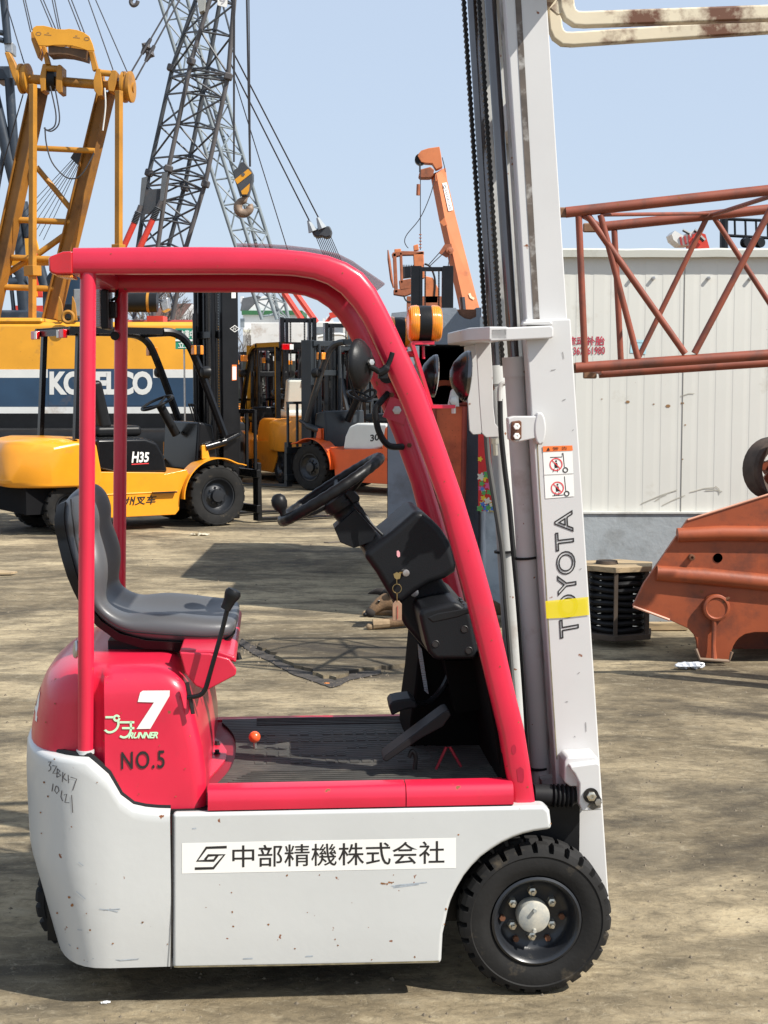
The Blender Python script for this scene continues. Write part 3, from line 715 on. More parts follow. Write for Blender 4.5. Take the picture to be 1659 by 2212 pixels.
wheel = MB().lathe([(.120, .010), (.122, .004), (.116, .001), (.110, .006), (.106, .016), (.101, .05), (.094, .060), (.075, .066), (.0, .066)], V(WC.x, y0, WC.z), (0, 1, 0), 48, cap=False).lathe([(.122, .11), (.10, .10), (.0, .09)], V(WC.x, y0, WC.z), (0, 1, 0), 24, cap=False)
wo_ = wheel.build('wheel', M['rim'], truck, smooth=40)
rr = tyre(y0, .122, .207, .119)
tyo = put_tyre(MB(), rr, V(WC.x, 0, WC.z)).build('tyre', M['rubber'], wo_, smooth=28)
c = V(WC.x - .004, y0, WC.z + .003)
MB().lathe([(.0445, .064), (.0445, .030), (.042, .022), (.030, .017), (.0, .0155)], c, (0, 1, 0), 32, cap=False).tube([c + V(0, .02, .024), c + V(0, .006, .024)], .005, 10).tube([c + V(0, .02, -.032), c + V(0, .006, -.032)], .005, 10).build('hub_cap', M['hubcap'], wo_, smooth=40)
for i in range(6):
    a = R(90 + 60 * i); q = c + V(math.cos(a) * .062, .066, math.sin(a) * .062)
    MB().lathe([(.0135, 0), (.0125, -.004), (.0115, -.005), (.0115, -.017), (.006, -.019), (.0058, -.032), (0, -.033)], q, (0, 1, 0), 6).build('lug_nut', M['zinc'], wo_)
for a in (-122, -58, 187, -7):
    q = c + V(math.cos(R(a)) * .082, .062, math.sin(R(a)) * .082); MB().lathe([(.0085, 0), (.0085, -.012), (.0, -.0125)], q, (0, 1, 0), 6).build('rusty_bolt', M['rustbolt'], wo_)
fw = copy_tree(wo_, truck)
fw.rotation_euler = (0, 0, math.pi); fw.location = (2 * WC.x, 0, 0)
rw = MB().lathe([(.09, .0), (.085, .03), (0, .04)], V(-.825, -.16, .18), (0, 1, 0), 24).build('rear_wheel', M['rim'], truck)
put_tyre(MB(), tyre(-.17, .11, .18, .09, 24), V(-.825, 0, .18)).build('tyre', M['rubber'], rw, smooth=28)
rw2 = MB().lathe([(.09, .0), (.085, -.03), (0, -.04)], V(-.825, .16, .18), (0, 1, 0), 24).build('rear_wheel', M['rim'], truck)
put_tyre(MB(), tyre(.06, .11, .18, .09, 24), V(-.825, 0, .18)).build('tyre', M['rubber'], rw2, smooth=28)
MB().bb(-.86, -.74, -.06, .06, .15, .5).build('rear_axle', M['black'], truck)
# ---- mast
def strip(a0, a1, b0, b1, y0, y1):       # a = left edge bottom/top picture points, b = right edge
    return MB().prism([P(*a0, y0), P(*b0, y0), P(*b1, y0), P(*a1, y0)], (0, y1 - y0, 0))
mastL = lambda y: 1134 + (y - 690) * .0673
mastR = lambda y: 1233 + (y - 690) * .0660
om = strip((mastL(1990), 1990), (mastL(690), 690), (mastR(1998), 1998), (mastR(688.5), 688.5), -.30, -.235); BV['mast'] = om.bvh()
outer = om.build('outer_mast', M['mast_white'], truck, bevel=.005); om.flip().build('outer_mast', M['mast_white'], truck, bevel=.005)
il = lambda y: 1137 + (y - 693) * .0655
ir = lambda y: 1226 + (y - 693) * .0640
im = strip((il(1700), 1700), (il(-260), -260), (ir(1700), 1700), (ir(-260), -260), -.268, -.215)
inner = im.build('inner_mast', M['mast_white'], truck, bevel=.004); im.flip().build('inner_mast', M['mast_dirty'], truck, bevel=.004)
# greasy running track and the rear flange strip of the inner rail
gs = MB().add([P(il(y) + a, y, -.2695) for y in (694, -260) for a in ((16, 29) if y > 0 else (23, 36))], [(0, 1, 3, 2)])
gs.build('grease_track', mat('grease', (.10, .08, .065), .55, var=.35, scale=18, dirt=.35, dcol=(.45, .44, .42), dscale=22), inner, smooth=0)
MB().prism([P(il(y) - 10 + a, y, -.20) for y, a in ((1700, 0), (-260, 0), (-260, 9), (1700, 9))], (0, .03, 0)).mirror().build('inner_flange', M['mast_dirty'], inner)
for y in (1640, 200, -200): MB().prism([P(il(y) + 8, y, -.214), P(ir(y) - 10, y, -.214), P(ir(y + 60) - 10, y + 60, -.214), P(il(y + 60) + 8, y + 60, -.214)], (0, .428, 0)).build('mast_crossmember', M['mast_dirty'], inner)
# lift cylinders, rods, chains, hoses
def line(t0, t1, y): return lerp(V(*t0), V(*t1), (y - t0[1]) / (t1[1] - t0[1]))
for nm, yl, top, bot, caps in (('near', -.165, (1110, 774), (1170, 1690), 1), ('far', .175, (1070, 792), (1122, 1640), 1)):
    a, b = P(*top, yl), P(*bot, yl)
    cyl = MB().tube([a, b], .0295, 24).build('lift_cylinder', M['cyl'], truck)
    d = (b - a).normalized()
    MB().tube([a - d * .004, a + d * .052], .0335, 24).build('gland_cap', M['cyl'], cyl)
    MB().tube([a + d * .002, a - d * 1.25], .0165, 20).build('piston_rod', M['chrome'], cyl)
for top, bot, yl in (((1034, 0), (1081, 720), -.10), ((1001.5, 0), (1050.5, 730), .20)):
    a, b = P(*top, yl), P(*bot, yl); d = (b - a); L_ = d.length; d = d / L_; a = a - d * .16; L_ += .26 if yl < 0 else .18
    n = int(L_ / .0155); ch = MB(); x = V(0, 1, 0).cross(d)
    for i in range(n):
        c_ = a + d * (.0155 * i)
        ch.lathe([(.0072, -.011), (.0072, .011)], c_, (0, 1, 0), 8)
        for yy in ((-.0095, -.004, .0015, .007) if i % 2 else (-.0068, -.0012, .0043)):
            ch.prism([c_ + V(0, yy, 0) - x * .0062, c_ + V(0, yy, 0) + d * .0077 - x * .0042, c_ + V(0, yy, 0) + d * .0155 - x * .0062, c_ + V(0, yy, 0) + d * .0155 + x * .0062, c_ + V(0, yy, 0) + d * .0077 + x * .0042, c_ + V(0, yy, 0) + x * .0062], (0, .0022, 0))
        ch.lathe([(.0030, -.0125), (.0030, .0125)], c_, (0, 1, 0), 6)
    ch.build('lift_chain', M['chain'], truck, smooth=30)
hs = MB().tube(spl([P(x, y, -.06) for x, y in [(1080, 862), (1082, 930), (1090, 1010), (1100, 1090), (1108, 1180), (1119, 1300), (1128, 1420), (1135, 1520), (1141, 1620), (1146, 1690)]], 5), .0078, 8)
hs.build('hydraulic_hose', M['hose'], truck)
MB().tube(spl([P(x, y, .08) for x, y in [(1050, 930), (1054, 990), (1063, 1050), (1076, 1130), (1085, 1190), (1092, 1290), (1100, 1390), (1108, 1490), (1120, 1620)]], 5), .0082, 8).build('hydraulic_hose', M['greyhose'], truck)
MB().tube(spl([P(x, y, -.09) for x, y in [(1079, 866), (1079, 846), (1081, 834), (1087, 828), (1100, 827)]], 4), .0075, 10).build('elbow_pipe', M['cyl'], truck)
tie = MB()
for (x, y), yl, rr_ in (((1136, 1204), -.165, .031), ((1163, 1657), -.165, .031), ((1094, 1190), .175, .036)):
    q = P(x, y, yl); tie.lathe([(rr_, -.003), (rr_ + .002, -.003), (rr_ + .002, .004), (rr_, .004)], q, P(x + 6.7, y + 100, yl) - q, 20)
tie.build('cable_tie', M['rubber_trim'], truck)
# tie bar, guide plates and cylinder clamp
arm = MB().prism(px_poly([(1058, 709), (1190, 703), (1196, 708), (1196, 728), (1190, 731), (1058, 738)], -.335), (0, .034, 0))
t = arm.mirror()
xa = P(1058, 720, -.335)
t.prism([xa + V(0, 0, .018), xa + V(.05, 0, .018), xa + V(.05, .67, .018), xa + V(0, .67, .018)], (0, 0, -.037))
t.prism([xa + V(0, .0, .018), xa + V(0, .67, .018), xa + V(-.045, .60, .018), xa + V(-.045, .12, .018)], (0, 0, -.037))
tb = t.build('mast_tie_bar', M['mast_white'], truck, bevel=.005, seg=3)
MB().prism(px_poly([(1128, 702), (1130, 695), (1188, 692), (1194, 697), (1194, 703)], -.325), (0, .03, 0)).build('tie_bar_pad', M['mast_white'], tb, bevel=.005)
MB().prism(px_poly([(1028, 740), (1060, 738), (1064, 800), (1066, 880), (1070, 915), (1078, 926), (1078, 944), (1050, 945), (1041, 936), (1036, 870)], -.02), (0, .009, 0)).build('chain_plate', M['mast_white'], truck, bevel=.002)
MB().prism(px_poly([(1003, 748), (1030, 742), (1042, 928), (1038, 938), (1022, 939), (1014, 930)], .10), (0, .009, 0)).build('chain_plate', M['mast_white'], truck, bevel=.002)
q = P(1070, 950, .02); MB().lathe([(.012, 0), (.012, .016), (.0075, .017), (.0075, .05)], P(1069, 947, 0), (.06, 0, -1), 6).build('chain_anchor', M['zinc'], truck)
cl = MB().prism(px_poly([(1097, 903), (1110, 899), (1170, 899), (1174, 925), (1172, 944), (1116, 956), (1100, 950)], -.335), (0, .04, 0)).build('cylinder_clamp', M['mast_white'], truck, bevel=.004)
MB().prism(px_poly(circ(1167, 926, 13, 36, 20), -.338), (0, .036, 0)).build('weld_bead', M['mast_white'], cl, bevel=.006, seg=3)
MB().prism(px_poly([(1105, 911), (1124, 908), (1127, 912), (1127, 948), (1107, 952), (1104, 948)], -.345), (0, .012, 0)).build('clamp_plate', M['cream_rust'], cl, bevel=.003)
for y in (921, 942): MB().lathe([(.0095, 0), (.0095, .009), (.004, .0095), (0, .007)], P(1115.5, y, -.345), (0, -1, 0), 6).build('clamp_bolt', M['decal_white'], cl, bevel=.001)
# tilt cylinder with bellows and its bracket
y_ = -.37; a, b = P(1150, 1717, y_), P(1260, 1720, y_); d = (b - a).normalized(); L_ = (b - a).length
pr_ = [(.024, 0), (.029, .004), (.029, L_ * .36), (.031, L_ * .37)]
for i in range(5): h0 = L_ * (.38 + .085 * i); pr_ += [(.024, h0), (.032, h0 + L_ * .03), (.032, h0 + L_ * .05), (.024, h0 + L_ * .085)]
pr_ += [(.022, L_ * .84), (.021, L_ * .9), (.016, L_)]
MB().lathe(pr_, a, d, 24).build('tilt_bellows', M['rubber_trim'], truck, smooth=50)
bk = MB().prism(px_poly([(1251.5, 1692), (1241, 1671), (1233, 1662), (1232, 1656), (1290, 1648), (1296, 1652), (1301, 1750), (1258, 1753), (1251.5, 1737)], -.42), (0, .13, 0)).build('tilt_bracket', M['mast_white'], truck, bevel=.007, seg=3)
MB().prism(px_poly([(1219, 1645), (1226, 1635), (1286, 1632), (1294, 1640), (1296, 1700), (1232, 1700), (1219, 1690)], -.385), (0, .086, 0)).build('bracket_rib', M['mast_white'], bk, bevel=.008, seg=3)
MB().lathe([(.021, 0), (.021, .005), (.0, .006)], P(1276, 1718, -.42), (0, -1, 0), 20).prism(px_poly([(1262, 1712), (1290, 1710), (1300, 1728), (1296, 1738), (1280, 1736)], -.423), (0, .004, 0)).build('pin_washer', M['chain'], bk)
MB().lathe([(.0135, .005), (.0135, .014), (.010, .016), (.0055, .016), (.0055, .010), (0, .010)], P(1276, 1718, -.42), (0, -1, 0), 6).build('pivot_pin', M['zinc'], bk)
MB().lathe([(.010, .003), (.010, .011), (0, .012)], P(1291, 1731, -.42), (0, -1, 0), 6).build('lock_bolt', M['steel'], bk)
DBk = Decal(K, MB().add([P(1230, 1630, -.421), P(1310, 1630, -.421), P(1310, 1760, -.421), P(1230, 1760, -.421)], [(0, 1, 2, 3)]).bvh(), .0006)
DBk.polys([blob0(1284, 1738, 14)], mat('oil_stain', (.10, .085, .06), .5, var=.5, scale=50, alpha=.75), 'oil_stain', bk)
MB().prism(px_poly([(1170, 1686), (1205, 1680), (1214, 1700), (1214, 1760), (1180, 1760)], -.24), (0, .48, 0)).build('mast_base', M['mast_dirty'], truck)
# carriage arms reaching forward at the top
for yl, pts in ((-.235, [(1219, -260), (1222, 0), (1224, 18), (1230, 33), (1243, 42), (1262, 43), (1659, 29), (2300, 6)]), (.16, [(1196, -240), (1197, 40), (1199, 62), (1205, 76), (1217, 85), (1236, 86), (1659, 58), (2200, 24)])):
    qs = [P(x, y, yl) for x, y in pts]
    MB().tube(qs, .0285, 4, sq=True).build('carriage_arm', M['cream_rust'], truck, bevel=.006, seg=3)
MB().prism([P(1196, -330, -.29) - V(0, .19, 0), P(1238, -330, -.29) - V(0, .19, 0), P(1236, -48, -.29) - V(0, .19, 0), P(1194, -48, -.29) - V(0, .19, 0)], (0, .96, 0)).build('carriage_bar', M['cream_rust'], truck)
MB().prism(px_poly([(1190, 16), (1204, 3), (1212, -20), (1222, -20), (1222, 25), (1206, 30)], -.25), (0, .02, 0)).build('carriage_gusset', M['cream_rust'], truck)
# ---- markings
DP = Decal(K, BV['panel'], .0006); DP2 = Decal(K, BV['panel'], .0012)
stk = DP.polys([[(393, 1821), (393, 1887), (600, 1883), (985, 1875), (985, 1809.5), (600, 1816.5)]], M['decal_white'], 'company_sticker', truck)
DP2.quad('中部精機株式会社', [(502, 1873.5), (960, 1865), (960, 1816), (502, 1826)], M['decal_black'], 'company_name', stk, bold=.004)
DP2.strokes([[(490, 1829.5), (446, 1831), (426, 1859.5), (462, 1858.5), (470, 1847)], [(421, 1876), (461, 1875), (485, 1846), (450, 1847.5), (443, 1857)]], 5.6, M['decal_black'], 'company_logo', stk)
DP.strokes([[(372.5, 1758), (372, 1860), (371, 2000), (369.5, 2093)]], 3.4, M['decal_black'], 'panel_gap', truck)
rnw = random.Random(4)
M['chip'] = mat('rust_chip', (.24, .10, .03), .85, var=.4, scale=60); M['scrape'] = mat('blue_grey_scrape', (.33, .37, .41), .6, var=.3, scale=80); M['grime'] = mat('oily_grime', (.20, .17, .10), .7, var=.4, scale=30)
def blob(x, y, r, k=9): return [(x + r * rnw.uniform(.6, 1.2) * math.cos(2 * math.pi * i / k), y + r * rnw.uniform(.6, 1.2) * math.sin(2 * math.pi * i / k)) for i in range(k)]
chips = [(620, 1891, 2.4), (690, 1890, 1.5), (500, 1928, 1.6), (445, 1960, 1.2), (502, 1970, 2.2), (504, 2001, 2.6), (580, 1997, 2.4), (664, 1971, 1.2), (724, 2029, 1.6), (730, 2042, 2), (637, 2049, 1.8), (803, 2073, 1.6), (896, 2067, 2.2), (963, 1963, 2), (960, 1996, 1.8), (990, 1803, 2.2), (1190, 1779, 1.8), (796, 2003, 1), (850, 1890, 1.2), (964, 1964, 2.2), (600, 2030, 1.1), (760, 1950, 1)]
DP.polys([blob(x, y, r) for x, y, r in chips] + [blob(824 + 3.2 * i, 1908 + rnw.uniform(-2.5, 2.5), rnw.uniform(1.2, 2.4), 7) for i in range(9)], M['chip'], 'rust_chip', panel)['kind'] = 'stuff'
DP.strokes([[(846, 1914), (870, 1911), (922, 1906)], [(850, 1917), (905, 1910)], [(525, 2071), (546, 2070)], [(660, 2066), (676, 2065)], [(415, 1790), (424, 1789)]], 2.4, M['scrape'], 'scrape', panel)['kind'] = 'stuff'
DP.strokes([[(376, 2088), (480, 2086.5), (620, 2084.5), (800, 2080.5), (948, 2076.5)]], 3.4, M['grime'], 'bottom_grime', panel)
DCw = Decal(K, BV['cw'], .0012)
DCw.polys([blob(x, y, r, 8) for x, y, r in [(150, 1938, 3.4), (156, 1955, 3.6), (124, 1972, 2.6), (187, 1973, 1.6), (195, 2009, 2.6), (308, 1992, 2.4), (168, 2048, 2), (244, 2038, 2), (362, 2039, 1.6), (104, 1720, 2.4), (96, 1690, 2.4), (155, 1786, 1.8), (88, 1755, 2), (210, 1690, 1.4), (148, 1620, 2.2), (118, 1640, 1.8), (90, 1800, 1.6)]], M['chip'], 'rust_chip', cw)['kind'] = 'stuff'
DCw.strokes([[(165, 1925), (185, 1942)], [(215, 1963), (255, 1969)], [(200, 2070), (260, 2074), (300, 2071)], [(225, 1965), (260, 1963)], [(168, 2008), (178, 2009)], [(170, 1862), (180, 1870)], [(120, 2010), (150, 2040), (190, 2078)]], 1.6, M['scrape'], 'scrape', cw)['kind'] = 'stuff'
DH = Decal(K, BV['hood'], .0022)
DH.polys([[(308.8, 1492), (367, 1491.5), (366.4, 1503), (324.7, 1574), (295, 1574.5), (332.7, 1517), (297.7, 1516), (303, 1496)]], M['decal_white'], 'number_seven', hood)
def b5(pts): return [(54.9 + .3307 * x, 1014.9 + .3307 * y) for x, y in pts]
def cv(pts): return [(q.x, q.y) for q in spl([Vector((x, y, 0)) for x, y in pts], 5)]
mint = [b5([(523, 1615), (578, 1615)]), b5(circ(597, 1621, 17, 17, 18, 0, 360)), b5(cv([(607, 1640), (607, 1668), (592, 1695), (566, 1711), (540, 1712), (521, 1698)])),
        b5([(616, 1648), (712, 1648)]), b5([(632, 1686), (712, 1686)]), b5(cv([(687, 1640), (690, 1680), (686, 1712), (668, 1738), (643, 1747), (618, 1738)]))]
DH.strokes(mint, 4.6, M['mint'], 'katakana_mark', hood)
DH.quad('RUNNER', [(277, 1595), (341, 1594.5), (344, 1580.5), (281, 1581.5)], M['mint'], 'runner_mark', hood, shear=.12, bold=.035, spacing=.9)
DH.quad('NO.5', [(262, 1662), (356, 1659), (356, 1620), (262, 1624)], M['decal_black'], 'number_mark', hood, bold=.012, spacing=1.15)
# lettering round the back of the hood
vs, fs = text_mesh('TOYOTA', bold=.02); tx1 = max(v.x for v in vs); mb = MB()
def hood_back(t, z):
    pl_ = hood_plan(z); pl_ = [q for q in pl_ if q[0] < -.785]; L0 = [0]
    for a, b in zip(pl_, pl_[1:]): L0.append(L0[-1] + math.hypot(b[0] - a[0], b[1] - a[1]))
    s = L0[-1] * (1 - t)
    for i in range(len(pl_) - 1):
        if s <= L0[i + 1] or i == len(pl_) - 2:
            k = (s - L0[i]) / max(1e-9, L0[i + 1] - L0[i]); x = lerp(pl_[i][0], pl_[i + 1][0], k); y = lerp(pl_[i][1], pl_[i + 1][1], k)
            tx, ty = pl_[i + 1][0] - pl_[i][0], pl_[i + 1][1] - pl_[i][1]; l = math.hypot(tx, ty)
            n = V(ty / l, -tx / l, 0)
            if n.dot(V(x + .7, y, 0)) < 0: n = -n
            return V(x, y, z) + n * .002
mb.add([hood_back(.17 + .62 * v.x / tx1, lerp(.735, .805, v.y / .72)) for v in vs], fs)
o = mb.build('maker_lettering', M['decal_white'], hood, smooth=0)
DC = Decal(K, BV['cw'], .0012)
def b6(pts): return [(54.9 + .3968 * x, 1316.6 + .3968 * y) for x, y in pts]
ink = [[(125, 830), (142, 828), (130, 848), (140, 856), (138, 872), (126, 880)], [(148, 850), (172, 852), (150, 892), (178, 890)], [(175, 865), (172, 912)], [(176, 868), (190, 880), (176, 890), (194, 902), (172, 914)], [(205, 885), (202, 938)], [(218, 892), (205, 914), (226, 932)], [(234, 900), (236, 945)], [(246, 912), (280, 922), (258, 985)],
       [(152, 948), (146, 990)], [(168, 960), (160, 985), (172, 1002), (184, 985), (178, 965), (168, 960)], [(200, 985), (194, 1020), (204, 1042)], [(210, 1010), (226, 1004), (216, 1050), (240, 1052)], [(252, 1010), (258, 1106)]]
DC.strokes([b6(l) for l in ink], 1.7, mat('marker_ink', (.07, .06, .06), .6), 'handwriting', cw)
DM = Decal(K, BV['mast'], .0014); DM2 = Decal(K, BV['mast'], .0024)
def rot_text(): pass
DM.quad('TOYOTA', [(1238, 1379), (1224, 1101), (1187, 1106), (1207, 1383)] if False else [(1252, 1372), (1237, 1101), (1196, 1105), (1209, 1380)], M['decal_black'], 'maker_lettering', outer, outline=.022)
tp = Decal(K, BV['mast'], .003).polys([[(1177.5, 1298), (1180, 1336), (1220, 1334), (1272.5, 1328), (1270.5, 1289), (1220, 1294)]], M['tape'], 'yellow_tape', outer)
wl = DM.polys([[(1172, 964), (1178, 1077), (1240.5, 1072), (1236, 962)]], M['decal_white'], 'warning_label', outer)
DM2.polys([[(1172, 964), (1173, 976), (1237, 973), (1236, 962)]], M['orange_film'], 'label_header', wl)
D3 = Decal(K, BV['mast'], .0034)
D3.quad('警 告', [(1193, 973), (1225, 971), (1225, 964), (1193, 966)], M['decal_black'], 'label_text', wl)
D3.polys([[(1180, 974), (1188, 973), (1184, 966)]], M['decal_black'], 'warning_triangle', wl)
for dy, dx in ((0, 0), (51, 3)):
    DM2.strokes([circ(1201 + dx, 1003 + dy, 13, 13, 22)], 2.2, M['red_film'], 'ban_ring', wl, closed=True)
    DM2.strokes([[(1192 + dx, 994 + dy), (1210 + dx, 1012 + dy)]], 2.0, M['red_film'], 'ban_bar', wl)
    fg = [circ(1201 + dx, 996 + dy, 2.2, 2.2, 10), [(1197 + dx, 1000 + dy), (1203 + dx, 999 + dy), (1206 + dx, 1010 + dy), (1198 + dx, 1011 + dy)]]
    DM2.polys(fg, M['decal_black'], 'label_figure', wl, off=.0019)
    DM2.strokes([[(1216 + dx, 978 + dy), (1219 + dx, 1009 + dy)], ([(1188 + dx, 988 + dy), (1214 + dx, 987 + dy), (1214 + dx, 979 + dy)] if dy == 0 else [(1190 + dx, 1020 + dy), (1214 + dx, 1018 + dy)]), [(1197 + dx, 1012 + dy), (1194 + dx, 1020 + dy)], [(1204 + dx, 1012 + dy), (1204 + dx, 1020 + dy)]], 1.6, M['decal_black'], 'label_drawing', wl, off=.0019)
    DM2.strokes([circ(1221 + dx, 1015 + dy, 5, 5, 16)], 2.2, M['decal_black'], 'label_wheel', wl, closed=True)
DM2.strokes([[(1175, 1026), (1238.5, 1023)]], .8, M['decal_black'], 'label_rule', wl)
# peeled paint marks near the leg's foot
DG = Decal(K, BV['guard'], .001)
dr = mat('dark_red_primer', (.36, .006, .03), .5)
DG.polys([circ(1110, 1619, 5, 11, 12)], dr, 'bare_patch', guard); DG.polys([[(1116, 1662), (1124, 1656), (1131, 1662), (1132, 1680), (1130, 1690), (1119, 1688)]], dr, 'bare_patch', guard)
DG.polys([blob(x, y, r, 8) for x, y, r in ((1080, 1440, 2), (1062, 1383, 1.6), (1120, 1560, 1.8), (1012, 1190, 1.6), (990, 1112, 1.4), (960, 1040, 1.5), (740, 590, 1.6), (640, 560, 1.3), (470, 575, 1.2), (335, 565, 1.3), (240, 548, 1.5), (880, 850, 1.6), (1095, 1655, 1.6), (1140, 1700, 2), (1105, 1500, 1.2), (845, 740, 1.3))], M['chip'], 'paint_chip', guard)['kind'] = 'stuff'
DH.polys([blob(x, y, r, 8) for x, y, r in ((232, 1475, 1.4), (262, 1540, 1.2), (345, 1610, 1.3), (400, 1660, 1.6), (380, 1720, 1.8), (300, 1715, 1.5), (255, 1690, 1.6), (225, 1600, 1.3), (410, 1590, 1.4), (120, 1520, 1.6), (100, 1560, 1.5))], M['chip'], 'paint_chip', hood)['kind'] = 'stuff'
M['scuffdark'] = mat('dark_scuff', (.20, .19, .185), .7, var=.4, scale=90)
DM.strokes([[(1215, 865), (1222, 862)], [(1236, 930), (1239, 928)], [(1222, 1515), (1227, 1516)], [(1248, 1455), (1252, 1452)], [(1265, 1560), (1266, 1580)], [(1240, 1590), (1243, 1592)], [(1190, 800), (1200, 798)], [(1215, 760), (1218, 775)], [(1252, 1230), (1256, 1228)]], 1.4, M['scuffdark'], 'scuff_mark', outer)['kind'] = 'stuff'
DM.strokes([[(1158, 910), (1166, 1060), (1178, 1240), (1190, 1440), (1203, 1640)]], 2.2, M['grime'], 'edge_grime', outer)
# ---- key with its ring and tag: hangs from the switch
ky = thing('key_ring', 'ignition key with brass ring and copper-coloured tag hanging from the dashboard', 'key ring', K)
yl = -.205
MB().prism(px_poly([(850, 1240), (857, 1236), (866, 1240), (864, 1250), (857, 1252), (852, 1248)], yl), (0, .003, 0)).tube([P(864, 1238, yl), P(871, 1235, -.18)], .0035, 8).build('key', M['brass'], ky)
MB().tube([P(x, y, yl + .01) for x, y in circ(857.7, 1271.5, 9.5, 9.8, 24)], .0011, 6, closed=True).build('ring', M['brass'], ky)
MB().tube([P(857, 1252, yl), P(857.5, 1262, yl)], .0012, 6).tube([P(857.5, 1281, yl), P(858, 1300, yl)], [.0018, .0012], 6).build('chain', M['brass'], ky)
tg = MB().prism(px_poly([(854, 1298), (862, 1298), (868, 1305), (868, 1341), (848, 1341), (848, 1305)], yl), (0, .004, 0)).build('tag', M['tagmat'], ky, bevel=.0012)
MB().bar(P(858.5, 1309, yl - .001), P(858.5, 1337, yl - .001), .0006, .004, up=(0, 1, 0)).build('tag_print', M['red_film'], tg)
# ================================================================ yard: buildings
M['concrete'] = mat('blue_grey_concrete', (.22, .25, .29), .85, var=.12, scale=3, dirt=.25, dcol=(.12, .12, .12), bump=.3, bscale=40)
M['plinth'] = mat('painted_plinth', (.345, .375, .39), .8, var=.1, scale=4, dirt=.28, dcol=(.16, .16, .15), bump=.25, bscale=30)
M['sheet'] = mat('white_sheet_wall', (.645, .64, .585), .55, var=.03, scale=1.5, dirt=.04, dcol=(.45, .42, .34), dscale=3, rust=.03, rscale=8)
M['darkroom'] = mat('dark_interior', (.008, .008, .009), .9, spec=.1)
M['brick'] = mat('exposed_brick', (.16, .075, .045), .9, var=.3, scale=25, bump=.5)
M['plaster'] = mat('scraped_plaster', (.50, .54, .56), .8, var=.1, scale=5, dirt=.4, dcol=(.22, .25, .28), dscale=4)
YS = 11.6
def sp(px, py, Y=YS): return W(px, py, Y)
shed = thing('concrete_shed', 'open blue-grey concrete shed with thick flat roof slab and chipped corner', 'shed', loc=(0, 0, 0))
tl = sp(846, 672); tr = sp(1037, 665); zb_ = sp(900, 744).z
ch = [sp(846, 676), sp(954, 665), sp(985, 665), sp(992, 680), sp(1004, 688), sp(1016, 690), sp(1029, 684), sp(1029, 664.5), sp(1040, 664.5), sp(1040, 744), sp(846, 744)]
MB().prism(ch, (0, 2.6, 0)).build('roof_slab', M['concrete'], shed)
MB().prism([sp(984, 668) + V(0, .03, 0), sp(1030, 668) + V(0, .03, 0), sp(1030, 692) + V(0, .03, 0), sp(984, 692) + V(0, .03, 0)], (0, .5, 0)).build('brick_core', M['brick'], shed)
zt_ = zb_ + .0
def wall(x0, x1, y0, y1, nm, m): return MB().bb(x0, x1, y0, y1, 0, zb_ - .003).build(nm, m, shed)
wall(sp(838, 1000).x, sp(905, 1000).x, YS - .02, YS + .35, 'pillar', M['concrete'])
wall(sp(1006, 1000).x, sp(1034, 1000).x, YS - .05, YS + .25, 'pillar', M['concrete'])
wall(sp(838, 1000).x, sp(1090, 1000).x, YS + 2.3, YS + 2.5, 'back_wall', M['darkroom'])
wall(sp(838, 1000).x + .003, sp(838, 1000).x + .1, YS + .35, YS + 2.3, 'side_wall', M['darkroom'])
MB().bb(sp(1035, 1000).x, sp(1160, 1000).x, YS - .8, YS + 2.3, 0, zb_ + .2).build('end_wall', M['plaster'], shed)
# red paper poster
pp = MB().prism([W(1033, 938, YS - .81), W(1033, 1104, YS - .81), W(1075, 1104, YS - .81), W(1075, 938, YS - .81)], (0, .006, 0))
poster = solo(pp, 'wall_poster', mat('red_poster', (.68, .02, .02), .4, var=.1, scale=9), 'red paper poster with bright flowers pasted on the shed end wall', 'poster', smooth=0)
fl_ = [('flower_pink', (.75, .12, .3)), ('flower_yellow', (.85, .62, .03)), ('flower_white', (.8, .72, .6)), ('flower_blue', (.08, .2, .6)), ('flower_green', (.1, .4, .1))]
for k, (nm, c_) in enumerate(fl_):
    mb = MB()
    for i in range(7):
        x = random.uniform(1036, 1072); y = random.uniform(1050, 1100) if i < 5 else random.uniform(990, 1050)
        q = W(x, y, YS - .8115 - .0006 * k); r = random.uniform(.012, .026)
        mb.add([q + V(math.cos(R(a)) * r * (1 + .3 * math.cos(R(a * 5))), 0, math.sin(R(a)) * r * (1 + .3 * math.cos(R(a * 5)))) - poster.location for a in range(0, 360, 15)], [tuple(range(24))])
    mb.build('printed_flower', mat(nm, c_, .4), poster, smooth=0)['kind'] = 'stuff'
# orange mesh bin inside the shed
def mesh_mat():
    m = mat('orange_mesh', (.62, .12, .04), .6, var=.15, scale=8, dirt=.3, dcol=(.25, .05, .03))
    nt = m.node_tree; b = nt.nodes['Principled BSDF']; tc = nt.nodes.new('ShaderNodeTexCoord'); v_ = nt.nodes.new('ShaderNodeTexVoronoi'); v_.inputs['Scale'].default_value = 42; v_.inputs['Randomness'].default_value = .15
    r_ = nt.nodes.new('ShaderNodeMapRange'); r_.inputs['From Min'].default_value = .3; r_.inputs['From Max'].default_value = .42; r_.inputs['To Min'].default_value = .35; r_.inputs['To Max'].default_value = 1
    nt.links.new(tc.outputs['Object'], v_.inputs['Vector']); nt.links.new(v_.outputs[0], r_.inputs['Value']); nt.links.new(r_.outputs[0], b.inputs['Alpha'])
    return m
M['mesh'] = mesh_mat()
Yb = YS - .35
bn_ = thing('mesh_bin', 'tall orange wire-mesh bin standing in the shed opening', 'bin', loc=(0, 0, 0))
